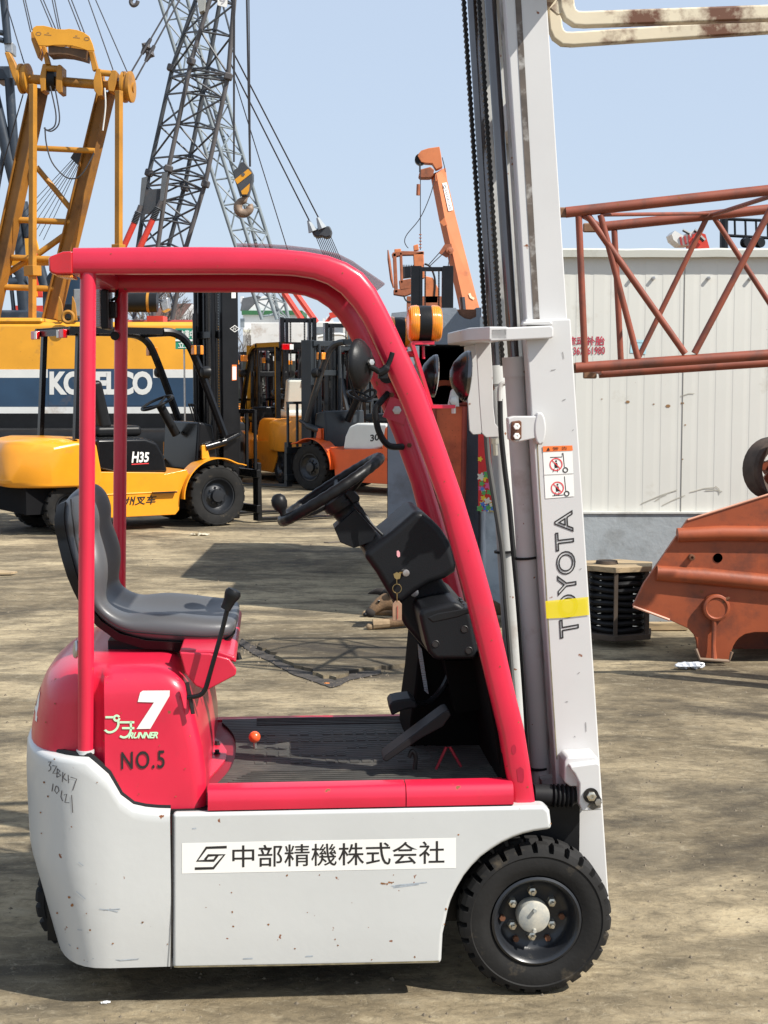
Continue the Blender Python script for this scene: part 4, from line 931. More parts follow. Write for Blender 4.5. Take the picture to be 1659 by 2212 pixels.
MB().loft([[W(937, 880, Yb), W(1004, 876, Yb), W(1004, 876, Yb) + V(0, .4, 0), W(937, 880, Yb) + V(0, .4, 0)], [W(948, 1090, Yb), W(1000, 1090, Yb), W(1000, 1090, Yb) + V(0, .4, 0), W(948, 1090, Yb) + V(0, .4, 0)]], False, False).build('mesh_side', M['mesh'], bn_, smooth=0)
MB().tube([W(934, 878, Yb - .02), W(1006, 874, Yb - .02), W(1006, 874, Yb + .42), W(934, 878, Yb + .42)], .02, 8, closed=True).tube([W(1004, 878, Yb - .01), W(1000, 1092, Yb - .01)], .02, 8).tube([W(938, 880, Yb - .01), W(948, 1092, Yb - .01)], .014, 8).bb(W(948, 1090, Yb).x, W(1000, 1090, Yb).x, Yb, Yb + .4, 0, W(948, 1088, Yb).z).build('bin_frame', mat('rusty_orange', (.32, .05, .03), .7, var=.2, dirt=.4, dcol=(.08, .03, .02)), bn_)
MB().lathe([(.18, -.05), (.22, -.05), (.22, .05), (.18, .05), (.18, -.05)], W(958, 882, Yb + .7), (.3, -1, 0), 28, cap=False).build('bin_hoop', mat('orange_paint_rusty', (.5, .09, .03), .6, dirt=.3, dcol=(.12, .04, .02)), bn_)

# white sheet-metal site building
YW = 10.0
xL, xR = W(1126, 900, YW).x, 6.5
zTop, zP = W(1400, 541, YW).z, W(1400, 1109, YW).z
bld = thing('site_building', 'long white sheet-metal building on a blue-grey plinth', 'building', loc=(0, 0, 0))
prof = []; x = xL; i = 0
while x < xR:
    w_ = .112 if i % 9 else .13
    prof += [(x, 0), (x + w_ - .045, .0002), (x + w_ - .020, .0011), (x + w_ - .006, .0011)]; x += w_; i += 1
prof.append((xR, 0))
mb = MB(); n = len(prof)
mb.add([(a, YW + d, zP) for a, d in prof] + [(a, YW + d, zTop) for a, d in prof], [(i, i + 1, n + i + 1, n + i) for i in range(n - 1)])
mb.add([(xL, YW, zP), (xL, YW + 2.6, zP), (xL, YW + 2.6, zTop), (xL, YW, zTop)], [(0, 1, 2, 3)]).add([(xL, YW + .02, zTop - .01), (xR, YW + .02, zTop - .01), (xR, YW + 2.6, zTop - .01), (xL, YW + 2.6, zTop - .01)], [(0, 1, 2, 3)])
mb.build('wall', M['sheet'], bld, smooth=0)
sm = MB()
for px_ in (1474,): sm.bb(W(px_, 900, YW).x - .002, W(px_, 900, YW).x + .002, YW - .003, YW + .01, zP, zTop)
sm.build('panel_seam', mat('seam_gap_shade', (.2, .19, .17), .8), bld)  # dark strip stands in for the shade in the panel gap
rf = []
for k in range(40):
    xx = lerp(xL - .06, xR, k / 39); dz = random.uniform(-.004, .004); rf.append([V(xx, YW - .05, zTop + dz), V(xx, YW - .048, zTop - .045 + dz * .6), V(xx, YW - .02, zTop - .046), V(xx, YW + 2.6, zTop + .0), V(xx, YW + 2.6, zTop + .03), V(xx, YW - .03, zTop + .012 + dz)])
MB().loft(rf).build('roof_edge', mat('cream_roof_trim', (.52, .52, .46), .5, var=.05, dirt=.1, dcol=(.3, .28, .22)), bld)
MB().bb(xL - .02, xR, YW - .035, YW + 2.6, 0, zP).build('plinth', M['plinth'], bld)
mm = MB().bb(xL, xR, YW - .045, YW - .0, zP + .001, zP + .012); mm.build('mortar_lip', mat('mortar', (.52, .52, .49), .9, dirt=.2), bld)
BW = MB().add([(xL, YW, zP), (xR, YW, zP), (xR, YW, zTop), (xL, YW, zTop)], [(0, 1, 2, 3)]).bvh()
FW = Frame(0, 0, 0)
DWl = Decal(FW, BW, .003)
M['stencil'] = mat('red_stencil', (.42, .03, .06), .7, var=.35, scale=25)
DWl.quad('流动补胎', [(1225, 747), (1306, 746.5), (1307, 726), (1225, 727)], M['stencil'], 'stencil_words', bld, bold=.02)
DWl.quad('13367161980', [(1225, 767), (1306.5, 765.3), (1307, 748.5), (1225, 750)], M['stencil'], 'stencil_number', bld, bold=.018)
DWl.polys([[(1363, 733), (1397, 735), (1395, 765), (1361, 762)]], mat('pale_blue_paper', (.42, .66, .72), .6), 'paper_notice', bld)
DWl.strokes([[(1366, 740), (1392, 741)], [(1366, 747), (1393, 748)], [(1365, 754), (1390, 755)]], 1.2, mat('faded_print', (.3, .5, .56), .6), 'notice_lines', bld)
scf = []
for (a, b) in (((1385, 1088), (1463, 1058)), ((1430, 1092), (1480, 1070)), ((1415, 1082), (1440, 1068)), ((1490, 1063), (1545, 1053)), ((1523, 1060), (1560, 1062)), ((1545, 1050), (1554, 1068)), ((1470, 856), (1500, 850))):
    scf.append([a, ((a[0] + b[0]) / 2 + 3, (a[1] + b[1]) / 2 - 3), b])
DWl.strokes(scf, 2.0, mat('scuff', (.47, .45, .38), .8, var=.2), 'scuff_mark', bld)
rs_ = []
for x_, y_, r_ in ((1356, 868, 3), (1443, 877, 3.5), (1474, 871, 2.5), (1474, 992, 1.5), (1480, 918, 1.5), (1570, 765, 2), (1368, 546, 0), (1300, 862, 1.2), (1412, 873, 1.5)):
    if r_: rs_.append(circ(x_, y_, r_ * 1.5, r_, 9))
DWl.polys(rs_, mat('rust_spot', (.28, .16, .07), .8), 'rust_spot', bld, off=.002)
wb_ = MB()
for x_, y_ in ((1411, 601), (1530, 601), (1365, 601), (1620, 602)):
    q = W(x_, y_, YW); wb_.lathe([(.012, 0), (.012, -.02), (0, -.022)], q, (0, 1, 0), 6)
wb_.build('wall_bolt', M['steel'], bld)

# ================================================================ red lattice boom section in front of the building
M['boomred'] = mat('red_primer_tube', (.235, .056, .028), .55, var=.18, scale=4, dirt=.45, dcol=(.085, .036, .026), dscale=6, rust=.1)
Yn, Yf_ = 7.7, 8.45
rb_ = thing('lattice_boom', 'rusty red lattice boom section in front of the white building', 'crane boom', loc=(W(1500, 900, Yn).x, Yn, 0))
o_ = rb_.location
def T(mb, a, b, r, ya=None, yb=None): return mb.tube([W(*a, ya or Yn) - o_, W(*b, yb or ya or Yn) - o_], r, 14)
xend = 2350
def ext(a, b, X=xend): return (X, a[1] + (b[1] - a[1]) * (X - a[0]) / (b[0] - a[0]))
tn = ((1222, 459), (1659, 411)); tb_ = ((1300, 490), (1659, 452)); ln_ = ((1243, 794.5), (1659, 766)); lb = ((1294, 807), (1659, 783))
for (a, b), y_, r_ in ((tn, Yn, .027), (tb_, Yf_, .027), (ln_, Yn, .027), (lb, Yf_, .026)):
    T(MB(), a, ext(a, b), r_, y_).build('chord', M['boomred'], rb_)
lc = [((1250, 466), (1264, 788), Yn, Yn, .017), ((1327, 498), (1342, 795), Yf_, Yf_, .017), ((1270, 466), (1480, 764), Yn, Yn, .017), ((1297, 464), (1378, 775), Yn, Yn, .016), ((1526, 472), (1368, 795), Yf_, Yf_, .015), ((1544, 472), (1740, 775), Yf_, Yf_, .015), ((1690, 405), (1500, 763), Yn, Yn, .017), ((1534, 466), (1665, 424), Yf_, Yn, .012), ((1300, 464), (1534, 461), Yn, Yf_, .010), ((1262, 468), (1302, 490), Yn, Yf_, .013), ((1255, 792), (1300, 805), Yn, Yf_, .013), ((1715, 405), (1925, 745), Yn, Yn, .017)]
for a, b, y0_, y1_, r_ in lc: T(MB(), a, b, r_, y0_, y1_).build('lacing_tube', M['boomred'], rb_)
for (x_, y_), yy in (((1219, 459), Yn), ((1240, 795), Yn), ((1282, 492), Yf_), ((1282, 808), Yf_)):
    q = W(x_, y_, yy) - o_; MB().box(q + V(-.02, 0, 0), (.075, .022, .05)).build('end_lug', mat('rusty_lug', (.2, .1, .05), .7, var=.3, scale=20) if 'lug' not in M else M['lug'], rb_, bevel=.008)
for x_ in (2050, 2250):
    for yy in (Yn, Yf_):
        q = W(x_, ext(ln_[0], ln_[1], x_)[1], yy) - o_; MB().bb(q.x - .05, q.x + .05, q.y - .05, q.y + .05, 0, q.z - .02).build('trestle_leg', M['boomred'], rb_)

# ================================================================ orange excavator arm lying at the right
M['armor'] = mat('orange_arm_paint', (.30, .066, .022), .5, var=.2, scale=3, dirt=.46, dcol=(.10, .032, .02), dscale=4.5, rust=.14, rscale=20, bump=.05, bscale=60)
Ya = 8.75
arm_ = thing('excavator_arm', 'faded orange excavator arm with bosses lying in front of the building', 'excavator arm', loc=(W(1560, 1428, Ya).x, Ya, 0))
o_ = arm_.location
def A(x, y, d=0): return W(x, y, Ya + d) - o_
ol = [(1485, 1123.5), (1540, 1106), (1600, 1087), (1659, 1068), (1800, 1024), (2000, 1010), (2000, 1372), (1700, 1368), (1660, 1366), (1630, 1366), (1610, 1370), (1597, 1378), (1590, 1386), (1584, 1396), (1578, 1412), (1573, 1428), (1514, 1427), (1507, 1406), (1505, 1385), (1500, 1372), (1487, 1358), (1445, 1339), (1367, 1310), (1390, 1262)]
MB().prism([A(*p) for p in ol], (0, .035, 0)).build('side_plate', M['armor'], arm_, bevel=.004)
MB().prism([A(x, y, .036) for x, y in [(1545, 1140), (1680, 1100), (2000, 1060), (2000, 1350), (1640, 1340), (1480, 1330), (1430, 1290)]], (0, .45, 0)).build('arm_core', M['armor'], arm_)
MB().prism([A(x, y, .49) for x, y in [(1560, 1140), (1680, 1110), (2000, 1070), (2000, 1400), (1600, 1416), (1590, 1418), (1560, 1330), (1480, 1320)]], (0, .035, 0)).build('side_plate', M['armor'], arm_)
MB().tube([A(1368, 1310, -.005), A(1446, 1339, -.005)], .008, 6).build('edge_weld', mat('bright_weld', (.6, .3, .2), .5), arm_); MB().tube([A(1486, 1123, -.003), A(1670, 1065, -.003)], .007, 6).build('edge_weld', bpy.data.materials['bright_weld'], arm_)
for a, b, c_, r_ in (((1463, 1156), (1560, 1152), (2000, 1158), .046), ((1418, 1238), (1520, 1245), (2000, 1292), .05)):
    MB().tube([A(*a, -.0), A(*b, -.0), A(*c_, -.0)], [r_ * .9, r_, r_], 18).build('stiffener_tube', M['armor'], arm_, smooth=50)
MB().lathe([(.078, 0), (.078, -.045), (.06, -.05), (.058, -.042), (0, -.042)], A(1544.7, 1311), (0, 1, 0), 28).build('pin_boss', M['armor'], arm_, bevel=.004)
MB().tube([A(1560, 1300, -.03), A(1572, 1294, -.035)], .015, 10).tube([A(1567, 1296.5, -.035), A(1576, 1291, -.035)], .009, 8).build('grease_nipple', M['rustbolt'], arm_)
MB().tube([A(1543, 1335, -.03), A(1541, 1395, -.03), A(1543, 1426, -.05)], [.014, .013, .018], 10).build('prop_rod', M['armor'], arm_)
MB().tube([A(1503, 1402, -.05), A(1512, 1424, -.06), A(1575, 1428, -.06), A(1581, 1408, -.06)], .010, 8).build('foot_bracket', mat('rusty_strip', (.22, .15, .1), .7), arm_)
MB().lathe([(.027, -.003), (0, -.003)], A(1550.6, 1205), (0, 1, 0), 20).build('pin_hole', M['darkroom'], arm_)
MB().lathe([(.018, 0), (.018, -.03), (.008, -.032), (.008, -.02), (0, -.02)], A(1493, 1203), (0, 1, 0), 14).build('bolt', M['rustbolt'], arm_)
for x_, y_ in ((1387, 1255), (1417, 1302), (1468, 1285), (1520, 1190)): pass
iw = thing('idler_wheel', 'rusty orange idler wheel resting on the excavator arm', 'wheel', loc=tuple(W(1680, 1070, Ya + .3)))
cc = W(1674, 1012, Ya + .28); cc0 = cc - iw.location
MB().lathe([(.12, -.05), (.14, -.08), (.17, -.08), (.185, -.06), (.185, .06), (.17, .08), (.12, .05), (.12, -.05)], cc0, (.35, -1, 0), 30, cap=False).build('rim', mat('worn_black_rim', (.06, .04, .03), .8, var=.4, scale=12), iw)
hb = MB().lathe([(.05, -.06), (.05, .06)], cc0, (.35, -1, 0), 16)
for k in range(5): a = R(72 * k + 20); hb.bar(cc0, cc0 + V(math.cos(a) * .13, 0, math.sin(a) * .13), .05, .03, up=(0, 1, 0))
hb.build('hub', M['armor'], iw); MB().bb(cc0.x - .06, cc0.x + .01, cc0.y - .2, cc0.y - .14, -.06, .36).build('fork_bracket', M['boomred'], iw)

# cable spool
Yk = 9.45
sp_ = thing('cable_spool', 'old wooden spool of black cable beside the orange arm', 'cable spool', loc=(W(1332, 1360, Yk).x, Yk, 0))
M['wood'] = mat('weathered_wood', (.36, .27, .16), .85, var=.2, scale=6, dirt=.4, dcol=(.13, .1, .07), dscale=6, stretch=(1, 6, 6))
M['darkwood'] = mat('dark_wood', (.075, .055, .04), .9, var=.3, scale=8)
zt2 = W(1332, 1224, Yk - .17).z
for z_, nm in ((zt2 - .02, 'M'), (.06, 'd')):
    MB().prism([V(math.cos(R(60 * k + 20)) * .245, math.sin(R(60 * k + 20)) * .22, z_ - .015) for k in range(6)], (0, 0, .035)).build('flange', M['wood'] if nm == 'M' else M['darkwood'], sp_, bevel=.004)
for k in range(9): MB().tube([V(math.cos(R(15 * a)) * .17, math.sin(R(15 * a)) * .16, .105 + k * (zt2 - .15) / 8.6 + .004 * math.sin(a + k)) for a in range(24)], .0165, 8, closed=True).build('cable_turn', M['rubber_trim'], sp_)
for k in range(6):
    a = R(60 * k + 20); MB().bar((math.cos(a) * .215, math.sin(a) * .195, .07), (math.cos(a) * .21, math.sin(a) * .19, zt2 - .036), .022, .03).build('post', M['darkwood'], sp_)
MB().lathe([(.10, .08), (.10, zt2 - .04)], (0, 0, 0), (0, 0, 1), 20).build('core', M['darkroom'], sp_)
MB().lathe([(.07, zt2 + .002), (.065, zt2 + .02), (.05, zt2 + .022), (0, zt2 + .02)], (-.07, -.02, 0), (0, 0, 1), 22).build('hub_plate', M['darkwood'], sp_)
# timber offcuts behind the spool
for k, (x_, y_) in enumerate(((1425, 1352), (1432, 1362), (1470, 1356))):
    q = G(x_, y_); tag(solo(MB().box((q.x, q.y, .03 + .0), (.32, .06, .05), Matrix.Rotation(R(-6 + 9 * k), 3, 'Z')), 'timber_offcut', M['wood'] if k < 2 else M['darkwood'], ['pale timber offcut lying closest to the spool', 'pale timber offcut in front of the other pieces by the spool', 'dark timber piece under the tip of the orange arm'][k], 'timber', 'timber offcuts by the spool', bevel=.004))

# ================================================================ generic counterbalance forklift
M['yel'] = mat('yellow_paint', (.76, .30, .012), .34, var=.06, coat=.35, dirt=.05, dcol=(.3, .13, .02))
M['yel2'] = mat('amber_yellow_paint', (.62, .22, .012), .42, var=.08, dirt=.15, dcol=(.22, .1, .03))
M['org'] = mat('orange_paint', (.72, .10, .012), .38, var=.07, coat=.2, dirt=.12, dcol=(.25, .05, .02))
M['char'] = mat('charcoal_paint', (.022, .027, .032), .4, var=.15, dirt=.08, dcol=(.08, .08, .08))
M['greywhite'] = mat('grey_white_vinyl', (.48, .50, .45), .55, var=.06)
M['plainwhite'] = mat('white_cover', (.70, .70, .66), .4, var=.04, dirt=.05)
M['paper'] = mat('paper', (.75, .75, .75), .7)
def forklift(fr, name, label, body, hoodm, steel, mast_h=2.2, seat=None, forks=1.07, group='forklifts parked in the yard', simple=False, fork_z=.06, mast_top=True, rail=.035):
    t = thing(name, label, 'forklift', fr, group=group)
    seat = seat or M['black']
    # frame
    side = [(-1.62, .42), (-1.50, .24), (-1.42, .155), (-.50, .15), (-.455, .20), (-.44, .34), (-.40, .47), (-.33, .58), (-.36, .64), (-.62, .60), (-.62, .615), (-1.62, .66)]
    MB().prism([V(x, -.545, z) for x, z in side], (0, 1.09, 0)).build('frame', body, t, bevel=.02, seg=3)
    MB().prism([V(-1.40, -.552, .395), V(-.47, -.552, .395), V(-.47, -.552, .412), V(-1.40, -.552, .412)], (0, .02, 0)).build('frame_crease', body, t, bevel=.006)
    MB().bb(-.78, -.5, -.60, -.54, .395, .41).build('step', M['black'], t)
    cwp = [(-2.30, .50), (-2.36, .56), (-2.36, .86), (-2.28, .98), (-2.05, 1.02), (-1.42, 1.0), (-1.36, .60), (-1.40, .50)]
    rg_ = []
    for k in range(13):
        yy = -.60 + 1.2 * k / 12; e = abs(yy) / .60; sh = .42 * max(0, e - .45) ** 2 / .3; dz = .06 * max(0, e - .75) / .25
        rg_.append([V(x + (sh if x < -2.0 else 0), yy, z - (dz if z > .9 else 0)) for x, z in cwp])
    MB().loft(rg_).build('counterweight', body, t, bevel=.03, seg=3)
    MB().bb(-2.15, -1.42, -.45, .45, .22, .55).bb(-1.5, .35, -.42, .42, .2, .6).build('underbody', M['darkroom'], t)
    MB().bb(-2.372, -2.35, -.25, .25, .62, .80).build('grille', M['darkroom'], t)
    # fenders
    for sg in (-1, 1):
        rr_ = []
        for a in range(-8, 131, 6):
            c_, s_ = math.cos(R(a + 52)), math.sin(R(a + 52)); r0 = .415 if a > 6 else .415 + .004 * (6 - a)
            rr_.append([V(c_ * r0 if a > 2 else c_ * r0, sg * .37, .335 + s_ * r0), V(c_ * r0, sg * .615, .335 + s_ * r0), V(c_ * (r0 + .012), sg * .615, .335 + s_ * (r0 + .012)), V(c_ * (r0 + .012), sg * .37, .335 + s_ * (r0 + .012))])
        MB().loft(rr_).build('fender', body, t, smooth=40)
        MB().prism([V(-.15, sg * .50, .745), V(-.05, sg * .50, .75), V(-.09, sg * .50, .90), V(-.15, sg * .50, .90)], (0, .015, 0)).prism([V(-.15, sg * .44, .745), V(-.05, sg * .44, .75), V(-.09, sg * .44, .90), V(-.15, sg * .44, .90)], (0, .015, 0)).build('tilt_lug', body, t, bevel=.008)
        MB().tube([V(-.10, sg * .475, .87), V(.16, sg * .46, .93)], .045, 14).tube([V(.16, sg * .46, .93), V(.38, sg * .38, 1.0)], .024, 12).build('tilt_cylinder', steel, t)
        # wheels
        for x_, r_, w_, yy in ((0, .338, .24, .60), (-1.70, .268, .17, .53)):
            c_ = V(x_, 0, r_); ya = -yy if sg < 0 else yy
            wl_ = MB().lathe([(.60 * r_, .0), (.60 * r_, .012), (.55 * r_, .012), (.50 * r_, .05), (.40 * r_, .075), (.30 * r_, .07), (.22 * r_, .05), (.20 * r_, .01), (0, .005)], V(x_, ya, r_), (0, -sg, 0), 32, cap=False)
            for k in range(8): a = R(45 * k + 10); wl_.lathe([(.014, .07), (.014, .045), (0, .044)], V(x_ + math.cos(a) * .27 * r_, ya, r_ + math.sin(a) * .27 * r_), (0, -sg, 0), 6)
            wl_ = wl_.build('wheel', M['rim'], t, smooth=40)
            q = tyre(-yy, w_, r_, .59 * r_, 20); mb = put_tyre(MB(), q, c_)
            if sg > 0: mb.flip()
            mb.build('tyre', M['rubber'], wl_, smooth=28)
    MB().prism([V(x, -.50, z) for x, z in ((-.56, .61), (-.60, .80), (-.68, .94), (-.82, .99), (-1.38, .99), (-1.38, .68), (-1.1, .61))], (0, 1.0, 0)).build('hood', hoodm, t, bevel=.035, seg=4)
    MB().bb(-.62, .02, -.44, .44, .575, .60).build('floor', M['black'], t)
    # seat
    MB().bb(-1.28, -.74, -.25, .25, 1.0, 1.12).build('seat', seat, t, bevel=.05, seg=3)
    MB().prism([V(-1.22, -.24, 1.08), V(-1.08, -.24, 1.10), V(-1.20, -.24, 1.62), V(-1.32, -.24, 1.60)], (0, .48, 0)).build('backrest', seat, t, bevel=.045, seg=3)
    # dash, wheel, levers
    MB().prism([V(-.20, -.44, .60), V(.10, -.44, .60), V(.02, -.44, 1.12), V(-.16, -.44, 1.16)], (0, .88, 0)).build('dashboard', steel, t, bevel=.03)
    MB().tube([V(-.22, .0, 1.0), V(-.42, 0, 1.34)], .05, 12).build('steering_column', M['black'], t)
    h_ = V(-.45, 0, 1.36); n_ = V(-.42, 0, .9).normalized(); u_ = V(.9, 0, .42).normalized(); v_ = V(0, 1, 0)
    sw_ = MB().tube([h_ + (u_ * math.cos(R(12 * k)) + v_ * math.sin(R(12 * k))) * .185 for k in range(30)], .016, 8, closed=True)
    for a in (30, 150, 270): sw_.tube([h_ - n_ * .03, h_ + (u_ * math.cos(R(a)) + v_ * math.sin(R(a))) * .18], .012, 6)
    sw_.build('steering_wheel', M['black'], t)
    for k in range(3): MB().tube([V(-.10, -.26 - .06 * k, 1.1), V(-.18, -.26 - .06 * k, 1.33)], .008, 6).ball(V(-.18, -.26 - .06 * k, 1.34), .018, 8, 5).build('lever', M['black'], t)
    # overhead guard
    gd = MB()
    for sg in (-1, 1):
        y_ = sg * .52
        gd.bar((-1.62, y_, 1.0), (-1.56, y_ * .97, 2.10), .05, .075, up=(0, 1, 0))
        gd.tube(spl([V(.12, y_, 1.0), V(-.02, y_, 1.35), V(-.20, y_ * .98, 1.80), V(-.32, y_ * .96, 2.03), V(-.46, y_ * .95, 2.12), V(-.60, y_ * .95, 2.135)], 4), .045, 8)
        gd.bar((-.56, y_ * .95, 2.14), (-1.66, y_ * .95, 2.14), .05, .07)
    gd.bar((-1.64, -.52, 2.12), (-1.64, .52, 2.12), .06, .07); gd.bar((-.40, -.5, 2.125), (-.40, .5, 2.125), .05, .06)
    for k in range(6): gd.bar((-1.45 + .17 * k, -.49, 2.15), (-1.45 + .17 * k, .49, 2.15), .03, .03)
    gd.build('overhead_guard', steel, t, smooth=40)
    MB().bb(-1.65, -.5, -.40, .40, 2.168, 2.174).build('roof_sheet', steel, t)
    for sg in (-1, 1):
        l_ = MB().box((-1.70, sg * .40, 2.10), (.05, .16, .09)).build('tail_lamp', M['redlens'], t, bevel=.008)
        MB().box((-1.727, sg * .33, 2.10), (.008, .06, .08)).build('reversing_lens', M['plainwhite'], l_)
        f_ = MB().box((-.24, sg * .59, 1.94), (.05, .07, .10)).build('turn_signal', M['black'], t, bevel=.006)
        MB().box((-.20, sg * .59, 1.94), (.04, .085, .10)).box((-.28, sg * .59, 1.94), (.03, .085, .10)).build('lens', M['amber'], f_, bevel=.008)
        MB().lathe([(.0, -.07), (.05, -.05), (.07, .0), (.07, .03), (0, .035)], (-.14, sg * .60, 1.70), (1, 0, 0), 18).bar((-.18, sg * .55, 1.76), (-.16, sg * .6, 1.70), .02).build('headlight', M['black'], t)
    # mast
    x0 = .20
    for sg in (-1, 1):
        MB().bb(x0, x0 + .20, sg * .30 - rail, sg * .30 + rail, .05, mast_h).build('outer_rail', steel, t, bevel=.006)
        MB().bb(x0 + .03, x0 + .21, sg * .21 - .028, sg * .21 + .028, .07, mast_h - .04).build('inner_rail', steel, t, bevel=.006)
        MB().tube([V(x0 - .06, sg * .22, .1), V(x0 - .06, sg * .22, mast_h - .35)], .035, 12).tube([V(x0 - .06, sg * .22, mast_h - .36), V(x0 - .06, sg * .22, mast_h - .06)], .022, 10).build('lift_cylinder', steel, t)
        q = MB()
        for k in range(int((mast_h - .3) / .03)): q.box((x0 + .06, sg * .13, .25 + .03 * k), (.028 if k % 2 else .020, .03, .026))
        q.build('lift_chain', M['chain'], t)
    for z_ in (mast_h - .05, mast_h * .78, .55): MB().bb(x0 - .03, x0 + .04, -.30, .30, z_ - .04, z_ + .04).build('mast_crossbar', steel, t, bevel=.006)
    fz_ = fork_z; x0 += .10
    for z_ in (fz_ + .10, fz_ + .50): MB().bb(x0 + .22, x0 + .27, -.52, .52, z_ - .045, z_ + .045).build('carriage_plate', steel, t, bevel=.006)
    for y_ in (-.50, -.30, -.1, .1, .30, .50): MB().bb(x0 + .20, x0 + .23, y_ - .015, y_ + .015, fz_ + .55, fz_ + 1.18).build('backrest_bar', steel, t)
    MB().bb(x0 + .20, x0 + .23, -.52, .52, fz_ + 1.18, fz_ + 1.22).build('backrest_bar', steel, t)
    for y_ in (-.44, .44):
        MB().prism([V(x0 + .245, y_ - .06, fz_ + .62), V(x0 + .245, y_ - .06, fz_ - .04), V(x0 + .25 + forks, y_ - .06, fz_ - .04), V(x0 + .25 + forks, y_ - .06, fz_ - .028), V(x0 + .30, y_ - .06, fz_ + .0), V(x0 + .29, y_ - .06, fz_ + .62)], (0, .12, 0)).build('fork', steel, t, bevel=.004)
    return t
def at_axle(px, py, yaw):           # frame whose near front wheel touches the ground at the picture point
    q = G(px, py); f = Frame(0, 0, yaw); y = -.6 if math.cos(yaw) > 0 else .6
    o = q - f.l * y; return Frame(o.x, o.y, yaw)

F1 = at_axle(473, 1137, R(33))
h35 = forklift(F1, 'yellow_forklift', 'glossy yellow forklift with black hood and black guard on the left', M['yel'], M['blackpaint'], M['blackpaint'], 2.72)
def bvbox(x0, x1, y, z0, z1): return MB().add([(x0, y, z0), (x1, y, z0), (x1, y, z1), (x0, y, z1)], [(0, 1, 2, 3)]).bvh()
D1 = Decal(F1, bvbox(-2.2, .2, -.5465, -.3, 1.4), .003)
D1.quad('杭州叉车', [(247, 1094), (338, 1089), (338, 1069), (247, 1074)], M['decal_black'], 'frame_lettering', h35, shear=.2, bold=.02)
D1h = Decal(F1, bvbox(-2.2, .2, -.500, -.3, 1.4), .003)
D1h.quad('H35', [(284, 1000), (322, 998), (322, 977), (284, 975)], M['decal_white'], 'hood_lettering', h35, shear=.15, bold=.03)
D1h.strokes([[(284, 1003), (321, 1001)]], 2, M['red_film'], 'hood_underline', h35)
D1m = Decal(F1, MB().bb(.20, .40, -.335, -.265, .05, 2.72).bvh(), .002)
D1m.polys([[(501, 788), (511, 788), (511, 821), (501, 822)]], M['orange_film'], 'mast_label', h35)
D1m.polys([[(502, 792), (510, 792), (510, 820), (502, 820)]], M['decal_white'], 'mast_label', h35, off=.003)
D1m.polys([[(500, 632), (509, 632), (509, 644), (500, 644)]], M['decal_white'], 'mast_label', h35)
D1m.strokes([[(497, 710), (507, 703), (517, 710), (507, 717)]], 1.6, M['decal_white'], 'mast_emblem', h35, closed=True)
D1m.strokes([[(503, 713), (505, 707), (508, 713), (510, 707)]], 1.2, M['decal_white'], 'mast_emblem', h35)
D1b = Decal(F1, MB().prism([V(-1.62, -.545, 1.0), V(-1.56, -.53, 2.1), V(-1.5, -.53, 2.1), V(-1.56, -.545, 1.0)], (0, .02, 0)).bvh(), .002)

F2 = at_axle(668, 1059.5, R(180 - 40))
f30 = forklift(F2, 'orange_forklift', 'orange forklift with white hood cover and charcoal mast facing left', M['org'], M['plainwhite'], M['char'], 2.18, mast_top=True)
D2 = Decal(F2, bvbox(-2.2, .2, .500, -.3, 1.4), .003)
D2.quad('30', [(800, 954), (819, 951), (819, 937), (800, 939)], M['decal_black'], 'hood_lettering', f30, bold=.03)
q = G(604, 1044.6); f_ = Frame(0, 0, R(180 - 66)); o_ = q - f_.l * .53 + f_.f * 1.70
F3 = Frame(o_.x, o_.y, f_.yaw)
dk = forklift(F3, 'amber_forklift', 'dull amber forklift with grey-white seat seen from behind', M['yel2'], M['yel2'], M['blackpaint'], 2.16, seat=M['greywhite'])
D3b = Decal(F3, bvbox(-2.2, .2, .5465, -.3, 1.4), .003)
D3b.quad('杭州叉车', [(516, 1006), (560, 1008), (560, 989), (516, 988)], M['decal_black'], 'frame_lettering', dk, bold=.02)
# more trucks in the rows behind
def clone(src, fr, lab):
    t = copy_tree(src); t.location = fr.o; t.rotation_euler = (0, 0, fr.yaw); t['label'] = lab; return t
for x_, Y_, yw, src, lab in ((705, 30.5, 108, dk, 'amber forklift deep in the row, half hidden behind the orange one'), (800, 26.5, -58, f30, 'orange forklift with charcoal mast turned to face the viewer'), (575, 33, -72, dk, 'amber forklift in the last row left of the grey-white seat'), (728, 31.5, -75, h35, 'yellow forklift in the last row behind the mirror'), (772, 29, 112, f30, 'orange forklift with charcoal guard behind the round mirror'), (845, 34, 120, f30, 'orange forklift in the last row near the shed pillar')):
    o = W(x_, 900, Y_); clone(src, Frame(o.x, Y_, R(yw)), lab)
o = W(640, 900, 28.5)
forklift(Frame(o.x, 28.5, R(-80)), 'tall_mast_forklift', 'black-masted forklift in the row behind the grey-white seat', M['yel2'], M['blackpaint'], M['blackpaint'], 2.72)
o = W(745, 900, 27); forklift(Frame(o.x + .6, 27.6, R(180 - 42)), 'charcoal_forklift', 'forklift with charcoal guard right behind the orange one', M['yel'], M['char'], M['char'], 2.2)
o = W(934, 620, 29); forklift(Frame(o.x, 29.5, R(-90)), 'black_mast_forklift', 'forklift behind the shed, only its tall black mast showing', M['yel'], M['blackpaint'], M['blackpaint'], 3.72, rail=.10)
